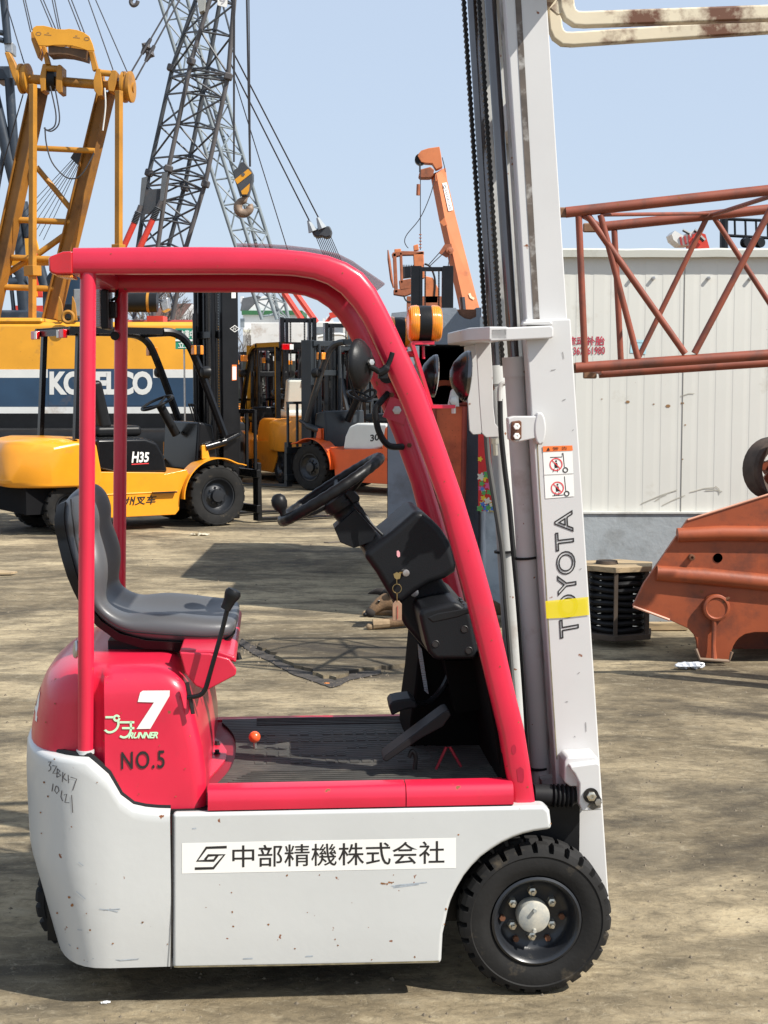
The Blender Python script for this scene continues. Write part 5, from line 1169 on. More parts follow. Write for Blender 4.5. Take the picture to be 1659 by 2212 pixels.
# ================================================================ cranes
M['craneyel'] = mat('crane_yellow', (.66, .30, .02), .45, var=.1, scale=2, dirt=.12, dcol=(.22, .12, .05), rust=.05)
M['ganyel'] = mat('gantry_yellow', (.42, .185, .016), .5, var=.2, scale=2, dirt=.36, dcol=(.11, .052, .018), dscale=1.6, rust=.08, rscale=9)
M['legbrown'] = mat('brown_yellow_leg', (.25, .105, .012), .55, var=.25, scale=1.5, dirt=.4, dcol=(.075, .034, .014), dscale=1.4)
M['craneblue'] = mat('crane_blue', (.022, .055, .105), .4, var=.15, scale=2, dirt=.15, dcol=(.12, .10, .09), dscale=2)
M['cranewhite'] = mat('crane_white', (.68, .68, .65), .45, var=.05, dirt=.15, dcol=(.3, .2, .12), dscale=2)
M['rope'] = mat('wire_rope', (.06, .058, .062), .6, .4, var=.2)
M['darksteel'] = mat('dark_lattice_paint', (.048, .053, .060), .5, var=.25, scale=2, dirt=.1, dcol=(.09, .06, .05))
M['brownsteel'] = mat('brown_lattice_paint', (.085, .078, .078), .55, var=.25, scale=2)
M['palesteel'] = mat('pale_lattice_paint', (.17, .20, .215), .5, var=.3, scale=1, dirt=.12, dcol=(.1, .1, .1), dscale=.8)
M['bluedark'] = mat('blue_black_pipe', (.025, .035, .05), .4, var=.2, dirt=.15, dcol=(.1, .1, .11), dscale=2)
M['cranered'] = mat('crane_red', (.60, .05, .03), .45, var=.1)
M['glass'] = mat('cab_glass', (.25, .28, .30), .08, .3, var=.2, scale=3)
def rel(root):
    o = root.location.copy()
    return lambda x, y, Y: W(x, y, Y) - o
Yc = 24.0
kb_ = thing('crawler_crane', 'yellow crawler crane with blue and white stripes and a yellow gantry, behind the yellow forklift', 'crane', loc=(W(200, 900, Yc).x, Yc + 1.5, 0))
w = rel(kb_)
x0, x1 = w(-120, 800, Yc).x, w(452, 800, Yc).x; y0_, y1_ = -1.5, 1.4
zt0, zw1, zbl, zw2, zbt = w(0, 689, Yc).z, w(0, 798, Yc).z, w(0, 816, Yc).z, w(0, 879, Yc).z, w(0, 893, Yc).z
zt1 = w(0, 695, Yc).z
hp = []
for z_, e in ((zbt - .25, 0), (zt1 - .06, 0), (zt1, .06)):
    hp.append([V(x0, y0_ + e, z_), V(x1 - .25, y0_ + e, z_), V(x1 - .06, y0_ + .10 + e, z_), V(x1 - e, y0_ + .3, z_), V(x1 - e, y1_, z_), V(x0, y1_, z_)])
MB().loft(hp).build('body', M['craneyel'], kb_, bevel=.03)
MB().bb(x0, w(92, 700, Yc).x, y0_ + .0, y1_ - .3, zt1 - .02, zt0 + .02).build('body_hump', M['craneyel'], kb_, bevel=.06, seg=4)
def band(z0, z1, m, nm, e, xa=x0, xb=x1 - .25): return MB().bb(xa, xb, y0_ - e, y0_ + .02, z0, z1).build(nm, m, kb_)
band(zbl, zw1, M['cranewhite'], 'white_stripe', .004); band(zw2, zbl, M['craneblue'], 'blue_stripe', .004); band(zbt, zw2, M['cranewhite'], 'white_stripe', .004)
band(zbt - .35, zbt, M['black'], 'lower_skirt', .004)
xa, xb = w(104, 820, Yc).x, w(331, 820, Yc).x
band(zw2 + .02, zw1 + .01, M['craneblue'], 'lettering_panel', .007, xa, xb)
BK = MB().add([(x0, y0_ - .007, 0), (x1, y0_ - .007, 0), (x1, y0_ - .007, 4), (x0, y0_ - .007, 4)], [(0, 1, 2, 3)]).bvh()
class FK(Frame):
    pass
Fk_ = Frame(kb_.location.x, kb_.location.y, 0)
Decal(Fk_, BK, .004).quad('KOBELCO', [(107, 853), (329, 853), (329, 802), (107, 802)], M['cranewhite'], 'maker_lettering', kb_, bold=.045, spacing=.92)
for sx in (w(455, 800, Yc).x,): MB().prism([V(x1 - .24, y0_ - .004, zw2), V(x1 - .06, y0_ + .095, zw2), V(x1 - .06, y0_ + .095, zbl), V(x1 - .24, y0_ - .004, zbl)], (0, .02, 0)).build('blue_stripe', M['craneblue'], kb_)
for yy in (-1.9, 1.2): MB().bb(x0 - .6, x1 + .6, yy - .35, yy + .35, .0, .85).build('crawler_track', M['black'], kb_, bevel=.2, seg=3)
MB().bb(x0 + .4, x1 - .4, -.9, .9, .5, zbt - .2).build('turntable', M['black'], kb_)
q = w(280, 700, Yc - .1)
MB().bb(w(270, 690, Yc).x, w(342, 690, Yc).x, -1.0, -.6, zt1, zt1 + .02).tube([w(262, 653, 24.4), w(340, 653, 24.4)], .155, 20).build('muffler', M['black'], kb_, smooth=50)
MB().tube([w(323, 632, 24.4), w(323, 674, 24.4)], .012, 6).lathe([(.158, -.02), (.162, -.02), (.162, .02), (.158, .02)], w(321, 653, 24.4), (1, 0, 0), 20).build('muffler_strap', M['ganyel'], kb_)
MB().prism([w(344, 655, 24.4), w(362, 640, 24.4), w(366, 668, 24.4), w(350, 676, 24.4)], (0, .25, 0)).build('work_lamp', M['steel'], kb_, bevel=.03)
MB().bb(w(300, 690, Yc).x, w(336, 690, Yc).x, -.7, -.2, zt1, w(0, 678, Yc).z).build('red_box', M['cranered'], kb_)
cb = MB().prism([w(142, 690, 25.5), w(172, 690, 25.5), w(178, 586, 25.5), w(108, 586, 25.5), w(98, 600, 25.5), w(120, 690, 25.5)], (0, .8, 0)).bb(w(88, 690, 25.4).x, w(190, 690, 25.4).x, .05, .85, zt1 - .1, w(0, 618, 25.5).z).build('cab', M['craneblue'], kb_, bevel=.03)
MB().prism([w(158, 624, 25.35), w(186, 624, 25.35), w(186, 684, 25.35), w(158, 684, 25.35)], (0, .05, 0)).build('cab_window', M['glass'], kb_, bevel=.02)
q = w(147, 685, Yc - .1); MB().tube([q + V(math.cos(R(20 * k)) * .085, 0, math.sin(R(20 * k)) * .085) for k in range(18)], .028, 8, closed=True).build('lifting_eye', M['ganyel'], kb_)
for a in ((129, 692), (158, 692)): MB().prism([w(a[0] - 4, 692, Yc), w(a[0] + 8, 692, Yc), w(a[0] + 4, 655, Yc), w(a[0] - 2, 640, Yc)], (0, .06, 0)).build('gantry_foot', M['ganyel'], kb_)
# sign board
sg_ = thing('green_sign', 'green sign board with white Chinese words beside the crane body', 'sign', loc=(W(400, 740, 22).x, 22, 0)); ws = rel(sg_)
MB().prism([ws(379, 709, 22), ws(425, 709, 22), ws(425, 754, 22), ws(379, 754, 22)], (0, .03, 0)).build('board', mat('green_board', (.02, .27, .16), .5), sg_)
MB().prism([ws(379, 733, 21.99), ws(425, 733, 21.99), ws(425, 737, 21.99), ws(379, 737, 21.99)], (0, .005, 0)).build('rule', M['decal_white'], sg_)
MB().bb(ws(395, 740, 22).x, ws(398, 740, 22).x, .03, .08, 0, ws(0, 712, 22).z).bb(ws(418, 740, 22).x, ws(421, 740, 22).x, .03, .08, 0, ws(0, 712, 22).z).build('post', M['steel'], sg_)
Fs = Frame(sg_.location.x, sg_.location.y, 0); BS = MB().add([(-3, 0, -1), (3, 0, -1), (3, 0, 5), (-3, 0, 5)], [(0, 1, 2, 3)]).bvh()
Decal(Fs, BS, .006).quad('作業中', [(388, 731), (420, 731), (420, 713), (388, 713)], M['decal_white'], 'sign_words', sg_, bold=.02)
Decal(Fs, BS, .006).quad('立入', [(385, 752), (414, 752), (414, 739), (385, 739)], M['decal_white'], 'sign_words', sg_, bold=.02)
# gantry
def gbar(a, b, wd, hd, Ya, Yb=None, m=None, nm='gantry_leg'): return MB().bar(w(*a, Ya), w(*b, Yb or Ya), wd, hd, up=(.5, .87, 0)).build(nm, m or M['ganyel'], kb_, bevel=.008)
for pts in ([(86, 192), (43, 382), (7, 560), (-22, 700)], [(231, 200), (193, 373), (150, 538), (118, 660), (112, 690)]):
    for a, b in zip(pts, pts[1:]): pass
    q = [w(*p, 25.2) for p in pts]
    MB().bar(q[0], q[-1], .25, .16, up=(.5, .87, 0)).bar(q[0] + V(.09, -.15, 0), q[-1] + V(.09, -.15, 0), .03, .10, up=(.5, .87, 0)).bar(q[0] + V(-.13, -.02, 0), q[-1] + V(-.13, -.02, 0), .03, .10, up=(.5, .87, 0)).build('gantry_leg', M['legbrown'], kb_, bevel=.01)
gbar((71.5, 182), (70, 692), .095, .095, 24.6, nm='gantry_strut'); gbar((257, 196), (256, 692), .095, .095, 24.6, nm='gantry_strut')
gbar((70, 574), (71, 596), .2, .2, 24.6, nm='strut_joint'); gbar((256, 528), (256, 541), .16, .16, 24.6, nm='strut_joint')
def gtube(a, b, r, Y, m=None, nm='gantry_tube', Yb=None): return MB().tube([w(*a, Y), w(*b, Yb or Y)], r, 14).build(nm, m or M['ganyel'], kb_, smooth=50)
gtube((56, 170), (290, 189), .075, 24.9, nm='gantry_shaft')
gtube((79, 320), (205, 326), .045, 25.0); gtube((38, 475), (155, 480), .05, 25.2); gtube((18, 556), (110, 560), .05, 25.2); gtube((3, 620), (118, 624), .05, 25.2)
gtube((79, 361), (160, 460), .045, 25.3); gtube((152, 499), (82, 549), .05, 25.3); gtube((62, 560), (8, 596), .05, 25.3)
MB().bar(w(18, 568, 25.4), w(110, 568, 25.4), .05, .09).build('gantry_channel', M['craneyel'], kb_)
for cx, cy, r_ in ((54, 170, .235), (276, 188, .245)):
    MB().lathe([(.02, -.085), (r_ * .8, -.085), (r_, -.07), (r_, -.03), (r_ * .88, -.02), (r_ * .88, .02), (r_, .03), (r_, .07), (r_ * .8, .085), (.02, .085)], w(cx, cy, 24.9), (1, -.12, 0), 30).build('sheave', M['ganyel'], kb_)
for pl_ in ([(85, 168), (92, 138), (100, 137), (99, 165), (97, 195), (88, 198)], [(122, 142), (128, 139), (134, 142), (134, 199), (126, 201), (120, 192)], [(201, 176), (208, 148), (217, 148), (221, 190), (220, 206), (212, 208), (203, 195)], [(232, 175), (242, 151), (251, 152), (251, 180), (246, 198), (234, 196)]):
    MB().prism([w(x, y, 24.7) for x, y in pl_], (0, .35, 0)).build('lug_plate', M['ganyel'], kb_, bevel=.01)
gtube((98, 147), (130, 149), .05, 24.75, nm='lug_pin'); gtube((216, 157), (246, 160), .05, 24.75, nm='lug_pin')
MB().lathe([(.16, -.06), (.18, -.06), (.18, .06), (.16, .06)], w(113, 172, 24.9), (1, 0, 0), 22).build('sheave', M['black'], kb_)
cvp = [(400, 390), (410, 345), (450, 320), (540, 318), (620, 335), (700, 360), (800, 365), (860, 357), (960, 372), (1040, 402), (1110, 450), (1150, 540), (1175, 632), (1090, 628), (1000, 595), (900, 568), (800, 560), (680, 560), (590, 570), (480, 565)]
MB().prism([w(x * .1736, y * .1736, 24.5) for x, y in cvp], (0, .03, 0)).build('spreader_cover', M['craneyel'], kb_, bevel=.006)
MB().prism([w(x * .1736, y * .1736, 24.95) for x, y in [(400, 390), (480, 330), (1040, 410), (1160, 600), (1180, 680), (1060, 640), (830, 580), (590, 580), (480, 600)]], (0, .03, 0)).build('spreader_cover', M['ganyel'], kb_)
MB().prism([w(x * .1736, y * .1736, 24.55) for x, y in [(600, 560), (1080, 620), (1060, 735), (960, 705), (860, 682), (740, 672), (600, 682)]], (0, .38, 0)).build('spreader_beam', mat('brown_beam', (.10, .05, .02), .6, var=.3), kb_)
MB().prism([w(x * .1736, y * .1736, 24.6) for x, y in [(385, 400), (410, 390), (480, 560), (500, 640), (470, 720), (440, 640), (390, 500)]], (0, .3, 0)).build('spreader_side', M['ganyel'], kb_)
for cx in (500, 940):
    MB().strokes if False else None
for pts in ([(520, 570), (560, 570), (625, 800), (560, 800)], [(1100, 635), (1160, 635), (1220, 860), (1150, 880)]):
    MB().prism([w(x * .1736, y * .1736, 24.7) for x, y in pts], (0, .12, 0)).build('spreader_link', M['ganyel'], kb_, bevel=.01)
Fk2 = Frame(kb_.location.x, kb_.location.y, 0); yy_ = 24.5 - kb_.location.y
DK = Decal(Fk2, MB().add([(-9, yy_, 0), (9, yy_, 0), (9, yy_, 20), (-9, yy_, 20)], [(0, 1, 2, 3)]).bvh(), .004)
DK.strokes([[(x * .1736, y * .1736) for x, y in circ(cx, cy, 32, 20, 14)] for cx, cy in ((480, 420), (1080, 484))] , 1.0, M['brownsteel'], 'cover_slot', kb_, closed=True)
DK.strokes([[(x * .1736, y * .1736) for x, y in l] for l in ([(550, 430), (640, 440)], [(912, 465), (995, 474)], [(585, 410), (612, 412)], [(935, 445), (965, 448)])], 1.0, M['brownsteel'], 'cover_pin', kb_)
def rope(pts, r, par, m=None, nm='wire_rope'): return MB().tube(pts, r, 5).build(nm, m or M['rope'], par)
for a, b in (((65, 0), (300, 785)), ((290, 0), (380, 395)), ((315, 0), (400, 370)), ((505, 0), (650, 345)), ((540, 0), (690, 355)), ((650, 0), (725, 358)), ((680, 0), (750, 360)), ((850, 0), (1000, 380)), ((890, 0), (1050, 410)), ((1100, 0), (1405, 865)), ((1190, 0), (1580, 890))):
    a = Vector(a) * .1736; b = Vector(b) * .1736; t_ = a - (b - a) * (260 / (b.y - a.y)); rope([w(t_.x, t_.y, 29.5), w(b.x, b.y, 24.7)], .010, kb_)
rope([w(50, 204, 24.9), w(-4, 390, 25.5)], .011, kb_)
MB().prism([w(152, 341, 25.3), w(160, 328, 25.3), (w(182, 331, 25.3)), w(179, 342, 25.3), w(165, 354, 25.3)], (0, .2, 0)).build('rope_block', M['darksteel'], kb_)
for k in range(7): rope([w(156 + 3.2 * k, 345 + 2 * (k % 2), 25.4), w(40 + 9 * k, 470 + 8 * k, 28)], .006, kb_)
for pts in ([(108, 186), (116, 220), (121, 250), (118, 272), (104, 281), (95, 276)], [(119, 192), (128, 245), (126, 270), (112, 283), (100, 281)], [(226, 190), (228, 230), (222, 282)], [(97, 275), (100, 310), (112, 350), (138, 380), (160, 386), (178, 375), (196, 345), (203, 330)]):
    rope(spl([w(x, y, 24.6) for x, y in pts], 4), .012, kb_, M['rope'] if pts[0][0] < 200 else M['cranewhite'], 'hanging_cable')

# ---- dark crane at the left edge with a red and yellow one behind it
Yd = 29
dc = thing('dark_crane_gantry', 'blue-black pipe gantry of a crane cut off at the left edge', 'crane', loc=(W(20, 800, Yd).x, Yd, 0)); w2 = rel(dc)
for a, b, r_ in (((3, -60), (17, 95), .075), ((-22, 170), (33, 400), .115), ((0, 190), (64, 560), .0), ((20, 170), (32, 345), .09), ((47, 438), (65, 512), .115), ((39, 480), (44, 550), .10), ((42, 550), (54, 690), .115), ((84, 570), (99, 625), .10), ((8, 330), (-10, 430), .05), ((20, 612), (60, 605), .10), ((18, 560), (32, 690), .04), ((28, 590), (60, 560), .06), ((0, 70), (8, 72), .05), ((0, 86), (8, 88), .05)):
    if r_: MB().tube([w2(*a, Yd), w2(*b, Yd)], r_, 14).build('gantry_pipe', M['bluedark'], dc, smooth=50)
MB().prism([w2(-12, 142, Yd), w2(22, 142, Yd), w2(24, 172, Yd), w2(-12, 174, Yd)], (0, .6, 0)).build('gear_box', M['bluedark'], dc, bevel=.03)
MB().prism([w2(9, 112, Yd - .3), w2(20, 112, Yd - .3), w2(32, 135, Yd - .3), w2(42, 165, Yd - .3), (w2(34, 180, Yd - .3)), w2(26, 165, Yd - .3)], (0, .2, 0)).build('link_arm', M['ganyel'], dc, bevel=.02)
MB().prism([w2(8, 90, Yd), w2(27, 90, Yd), w2(28, 118, Yd), w2(10, 112, Yd)], (0, .3, 0)).build('pin_block', M['steel'], dc, bevel=.03)
MB().bb(w2(-60, 0, Yd).x, w2(75, 0, Yd).x, -.5, 2, .0, w2(0, 672, Yd).z).build('machine_house', M['bluedark'], dc, bevel=.05)
rc = thing('red_yellow_crane', 'red crane boom with yellow lattice behind the dark gantry', 'crane', loc=(W(50, 700, 36).x, 36, 0)); w3 = rel(rc)
MB().prism([w3(30, 500, 36), w3(50, 488, 36), w3(70, 540, 36), w3(92, 640, 36), w3(60, 640, 36), w3(36, 600, 36)], (0, .6, 0)).build('boom', M['cranered'], rc)
MB().prism([w3(45, 520, 35.9), w3(62, 510, 35.9), w3(80, 640, 35.9), w3(62, 640, 35.9)], (0, .3, 0)).build('boom_side', M['craneyel'], rc)
lt = MB()
for k in range(12):
    ya = 438 + 18 * k; xa = 44 + 4.6 * k
    lt.tube([w3(xa, ya, 36.2), w3(xa + 12 + 4.6, ya + 18, 36.2)], .02, 5).tube([w3(xa + 12, ya, 36.2), w3(xa + 4.6, ya + 18, 36.2)], .02, 5).tube([w3(xa, ya, 36.2), w3(xa + 4.6, ya + 18, 36.2)], .035, 6).tube([w3(xa + 12, ya, 36.2), w3(xa + 16.6, ya + 18, 36.2)], .035, 6)
lt.build('lattice', M['craneyel'], rc)
MB().bb(w3(10, 0, 36).x, w3(110, 0, 36).x, 0, 3, 0, w3(0, 660, 36).z).build('machine_house', M['cranered'], rc)

# ---- lattice booms
def lattice(root, wf, chords, nodes, Ys, mats, r, rl, lm):
    def cp(i, y): c = chords[i]; return wf(table(y, [(b, a) for a, b in c]), y + (c[0][1] * 0), Ys[i])
    for i in range(4):
        c = [p for p in chords[i]]; MB().tube([wf(a, b, Ys[i]) for a, b in c], r, 10).build('chord', mats[i], root, smooth=50)
    def node(i, k): c = chords[i]; y = nodes[k] + SH[i]; return wf(ext_table(y, c), y, Ys[i])
    lc_ = MB()
    for fi, (i, j) in enumerate(((1, 3), (0, 1), (0, 2), (2, 3))):
        for k in range(len(nodes)):
            lc_.tube([node(i, k), node(j, k)], rl, 6)
            if k + 1 < len(nodes):
                a, b = ((i, k), (j, k + 1)) if (k + fi) % 2 else ((j, k), (i, k + 1))
                lc_.tube([node(*a), node(*b)], rl, 6)
    lc_.build('lacing', lm, root, smooth=50)
def ext_table(y, c):
    c = sorted(c, key=lambda p: p[1])
    for (xa, ya), (xb, yb) in zip(c, c[1:]):
        if y <= yb or (xb, yb) == c[-1]: return xa + (xb - xa) * (y - ya) / (yb - ya)
Yl = 30.0
lb_ = thing('lattice_crane', 'tall dark lattice crane boom leaning right in the middle background', 'crane', loc=(W(360, 700, Yl).x, Yl, 0)); w4 = rel(lb_)
ch4 = [[(447, -80), (423, 0), (373.7, 142), (322, 374), (297, 540), (290, 690)], [(472, -80), (453, 0), (413, 132), (364, 364), (340, 540), (331, 690)], [(489, -80), (476, 0), (453, 126), (400, 397), (362, 540), (330, 690)], [(512, -80), (506, 0), (493, 162), (443, 397), (400, 540), (372, 690)]]
SH = [4, 0, -4, 12]
lattice(lb_, w4, ch4, [-128, -60, -2, 67, 149, 163, 200, 268, 338, 372, 398, 434, 474, 530, 590, 650], [31.1, 30, 31.1, 30], [M['darksteel'], M['brownsteel'], M['darksteel'], M['brownsteel']], .045, .021, M['darksteel'])
for (x_, y_), Y_ in (((370, 146), 31.1), ((413, 132), 30), ((493, 165), 30), ((322, 373), 31.1), ((364, 364), 30), ((444, 397), 30), ((400, 405), 31.1)): MB().bar(w4(x_ + 2, y_ - 7, Y_ - .03), w4(x_ - 2, y_ + 8, Y_ - .03), .16, .16).build('boom_joint', M['brownsteel'], lb_, bevel=.03)
pb = MB().prism([w4(313, 410, 29.9), w4(351, 407, 29.9), w4(349, 455, 29.9), w4(309, 464, 29.9)], (0, .05, 0)).build('boom_plate', M['darksteel'], lb_)
Fl = Frame(lb_.location.x, lb_.location.y, 0); DL = Decal(Fl, MB().add([(-9, -.1, 0), (9, -.1, 0), (9, -.1, 30), (-9, -.1, 30)], [(0, 1, 2, 3)]).bvh(), .01)
for (a, b, c_, d_) in (((312, 384), (304, 444), (290, 482), (262, 545)), ((356, 374), (348, 434), (330, 474), (298, 545))):
    MB().prism([w4(a[0] - 6, a[1], 29.85), w4(a[0] + 6, a[1] - 3, 29.85), w4(a[0] + 2, a[1] + 20, 29.85), w4(b[0] + 4, b[1], 29.85), w4(b[0] - 3, b[1], 29.85)], (0, .06, 0)).build('strut_plate', mat('grey_strut', (.10, .11, .12), .5), lb_)
    MB().tube([w4(*b, 29.8), w4(*lerp(Vector(b), Vector(c_), .4), 29.8)], .05, 8).build('strut_end', M['brownsteel'], lb_)
    n_ = 16; pa, pb_ = w4(*lerp(Vector(b), Vector(c_), .35), 29.8), w4(*c_, 29.8)
    MB().tube([lerp(pa, pb_, k / n_) for k in range(n_ + 1)], [.075 if k % 2 else .055 for k in range(n_ + 1)], 10).build('strut_spring', M['darksteel'], lb_)
    MB().tube([w4(*c_, 29.8), w4(*d_, 29.8)], .06, 12).build('strut_rod', M['cranered'], lb_)
MB().prism([w4(426, 0, 29.8), w4(443, -6, 29.8), w4(441, 22, 29.8), w4(430, 26, 29.8)], (0, .25, 0)).build('boom_box', mat('grey_box', (.33, .34, .32), .5), lb_)
sgn = MB().prism([w4(470, -8, 29.7), w4(491, -8, 29.7), w4(491, 8, 29.7), w4(489, 16, 29.7), w4(470, 11, 29.7)], (0, .02, 0)).build('sign_plate', M['decal_white'], lb_)
DL2 = Decal(Fl, MB().add([(-9, -.3, 0), (9, -.3, 0), (9, -.3, 30), (-9, -.3, 30)], [(0, 1, 2, 3)]).bvh(), .006)
DL2.quad('9', [(475, 9), (487, 9), (487, -5), (475, -5)], mat('grey_print', (.4, .4, .42), .6), 'sign_number', lb_)
for k, (a, b) in enumerate((((373, 3), (284, 155)), ((379, 16), (293, 172)))):
    a = Vector(a); b = Vector(b); d_ = a - b; rope([w4(*(a + d_ * 1.2), 29.5), w4(*b, 27)], .016, lb_)
    m_ = lerp(a, b, .64); MB().tube([w4(*(m_ + d_ * .11), 28), w4(*(m_ + d_ * .04), 28), w4(*m_, 28), w4(*(m_ - d_ * .04), 28), w4(*(m_ - d_ * .11), 28)], [.03, .04, .10, .05, .03], 10).build('turnbuckle', M['brownsteel'], lb_)
for a, b in (((497, 135), (668, 476)), ((500, 105), (688, 470))):
    rope([w4(*a, 30), w4(*b, 33)], .016, lb_); q = w4(*b, 33)
    MB().tube([w4(b[0] - 2, b[1], 33), w4(b[0] + 8, b[1] + 24, 33)], [.03, .10], 8).build('pendant_socket', mat('grey_socket', (.3, .33, .35), .5), lb_)
MB().prism([w4(672, 497, 33), w4(682, 496, 33), w4(690, 489, 33), w4(712, 488, 33), w4(717, 498, 33), w4(714, 510, 33), w4(704, 513, 33), w4(694, 509, 33), w4(684, 512, 33), w4(676, 507, 33)], (0, .5, 0)).build('bridle_block', M['darksteel'], lb_, bevel=.03)
for k in range(9): rope([w4(682 + 4 * k, 510, 33.2), w4(735 + 4.5 * k, 640, 36)], .009, lb_)
rope([w4(505, 165, 30.5), w4(640, 600, 33)], .011, lb_)
for a, b in (((507, -60), (506, 350)), ((504, -60), (504.5, 350)), ((533, -60), (540, 360)), ((537, -60), (541, 360)), ((531, -60), (539, 360))): rope([w4(*a, 29.4), w4(*b, 29.4)], .012, lb_)
for a, b in (((330, 640), (352, 690)), ((365, 640), (345, 690))): pass
MB().bb(w4(250, 0, 30).x, w4(420, 0, 30).x, .2, 3, .9, w4(0, 690, 30).z).build('machine_house', mat('dull_red', (.35, .05, .04), .5), lb_, bevel=.05)
for yy in (.3, 2.6): MB().bb(w4(230, 0, 30).x, w4(440, 0, 30).x, yy - .3, yy + .3, 0, .9).build('crawler_track', M['black'], lb_, bevel=.2)
# hook block
hk = thing('hook_block', 'black and yellow striped hook block hanging below the dark boom', 'hook block', loc=tuple(W(525, 390, 29.4))); w5 = rel(hk)
hb_ = [(503, 372), (506, 366), (514, 362), (520, 350), (528, 349), (534, 357), (541, 364), (546, 374), (546, 388), (536, 420), (534, 424), (521, 424), (516, 410), (508, 392)]
MB().prism([w5(x, y, 29.25) for x, y in hb_], (0, .3, 0)).build('cheek_plate', M['darksteel'], hk, bevel=.02)
Fh = Frame(hk.location.x, hk.location.y, 0, hk.location.z); DHk = Decal(Fh, MB().add([(-9, -.15, -9), (9, -.15, -9), (9, -.15, 9), (-9, -.15, 9)], [(0, 1, 2, 3)]).bvh(), .012)
DHk.polys([[(507, 388), (536, 365), (544, 374), (513, 398)], [(521, 413), (540, 396), (538, 412), (534, 420), (523, 420)]], M['craneyel'], 'stripe', hk)
DHk.polys([circ(525.5, 377, 4, 4, 6)], M['brownsteel'], 'pin_head', hk, off=.02)
MB().tube(spl([w5(x, y, 29.4) for x, y in [(529, 424), (527, 432), (518, 437), (514, 447), (517, 457), (527, 461), (537, 456), (541, 446), (540, 441)]], 4), [.06] * 4 + [.07] * 6 + [.085] * 12 + [.075] * 6 + [.05] * 4 + [.02], 10).build('hook', mat('rusty_hook', (.24, .17, .12), .6, var=.3, scale=6), hk, smooth=60)
h2 = MB().tube(spl([W(x, y, 27) for x, y in [(287, -40), (287, -8), (283, 0), (283, 7), (288, 12), (295, 9), (298, 2)]], 4), .035, 8)
solo(h2, 'crane_hook', M['brownsteel'], 'small dark hook dangling at the top edge of the sky', 'hook')

pl__ = thing('pale_lattice_crane', 'pale grey lattice crane boom crossing behind the dark one', 'crane', loc=(W(590, 750, 46).x, 46, 0)); w6 = rel(pl__)
SH = [4, 0, -4, 10]
ch6 = [[(322, -70), (345, 0), (463, 389), (508, 529), (545, 629), (566, 690)], [(351, -70), (372, 0), (493, 380), (539, 529), (577, 629), (598, 690)], [(384, -70), (405, 0), (467, 250), (543, 489), (553, 529), (590, 629), (604, 690)], [(414, -70), (435, 0), (513, 298), (584, 529), (611, 629), (623, 690)]]
lattice(pl__, w6, ch6, [-60, -10, 40, 100, 160, 215, 270, 325, 385, 440, 495, 550, 600, 645, 680], [46, 46, 47.3, 47.3], [M['palesteel']] * 4, .055, .024, M['palesteel'])
MB().tube([w6(613, 632, 46), w6(652, 690, 46)], .09, 8).build('strut', M['cranered'], pl__); MB().tube([w6(635, 628, 46), w6(684, 697, 46)], .09, 8).build('strut', M['cranered'], pl__)
MB().bb(w6(540, 0, 46).x, w6(670, 0, 46).x, -.5, 3, .8, w6(0, 700, 46).z).build('machine_house', M['cranewhite'], pl__)
# red gantry, white cab crane
rg = thing('red_gantry_crane', 'far red A-frame crane behind the white cab', 'crane', loc=(W(728, 720, 70).x, 70, 0)); w7 = rel(rg)
MB().bar(w7(702, 700, 70), w7(731, 664, 70), .15).bar(w7(731, 664, 70), w7(752, 698, 70), .15).bar(w7(712, 682, 70), w7(742, 676, 70), .25).bb(w7(700, 0, 70).x, w7(760, 0, 70).x, 0, 2, 0, w7(0, 700, 70).z).build('frame', M['cranered'], rg)
wc = thing('white_cab_crane', 'white crane cab with two side windows in the far row', 'crane', loc=(W(715, 750, 58).x, 58, 0)); w8 = rel(wc)
MB().prism([w8(671, 697, 58), w8(676, 694, 58), w8(742, 696, 58), w8(747, 700, 58), w8(748, 740, 58), w8(671, 740, 58)], (0, 2, 0)).build('cab', M['cranewhite'], wc, bevel=.05)
for a, b in ((684, 710), (717, 741)): MB().prism([w8(a, 706, 57.97), w8(b, 706, 57.97), w8(b, 721, 57.97), w8(a, 721, 57.97)], (0, .05, 0)).build('window', M['glass'], wc)
MB().tube(spl([w8(686, 728, 57), w8(715, 723, 57), w8(740, 723, 57), w8(752, 730, 57)], 3), .06, 8).build('handrail', M['cranewhite'], wc)
MB().bb(w8(660, 0, 58).x, w8(780, 0, 58).x, .1, 2.4, 0, w8(0, 738, 58).z).build('carrier', M['cranewhite'], wc)
ym = thing('yellow_machine', 'yellow machine body right of the white crane cab', 'machine', loc=(W(765, 750, 54).x, 54, 0)); w9 = rel(ym)
MB().bb(w9(748, 0, 54).x, w9(800, 0, 54).x, 0, 2, 0, w9(0, 697, 54).z).build('body', M['craneyel'], ym, bevel=.1); MB().tube([w9(761, 690, 53.9), w9(764, 735, 53.9)], .09, 8).build('red_post', M['cranered'], ym)

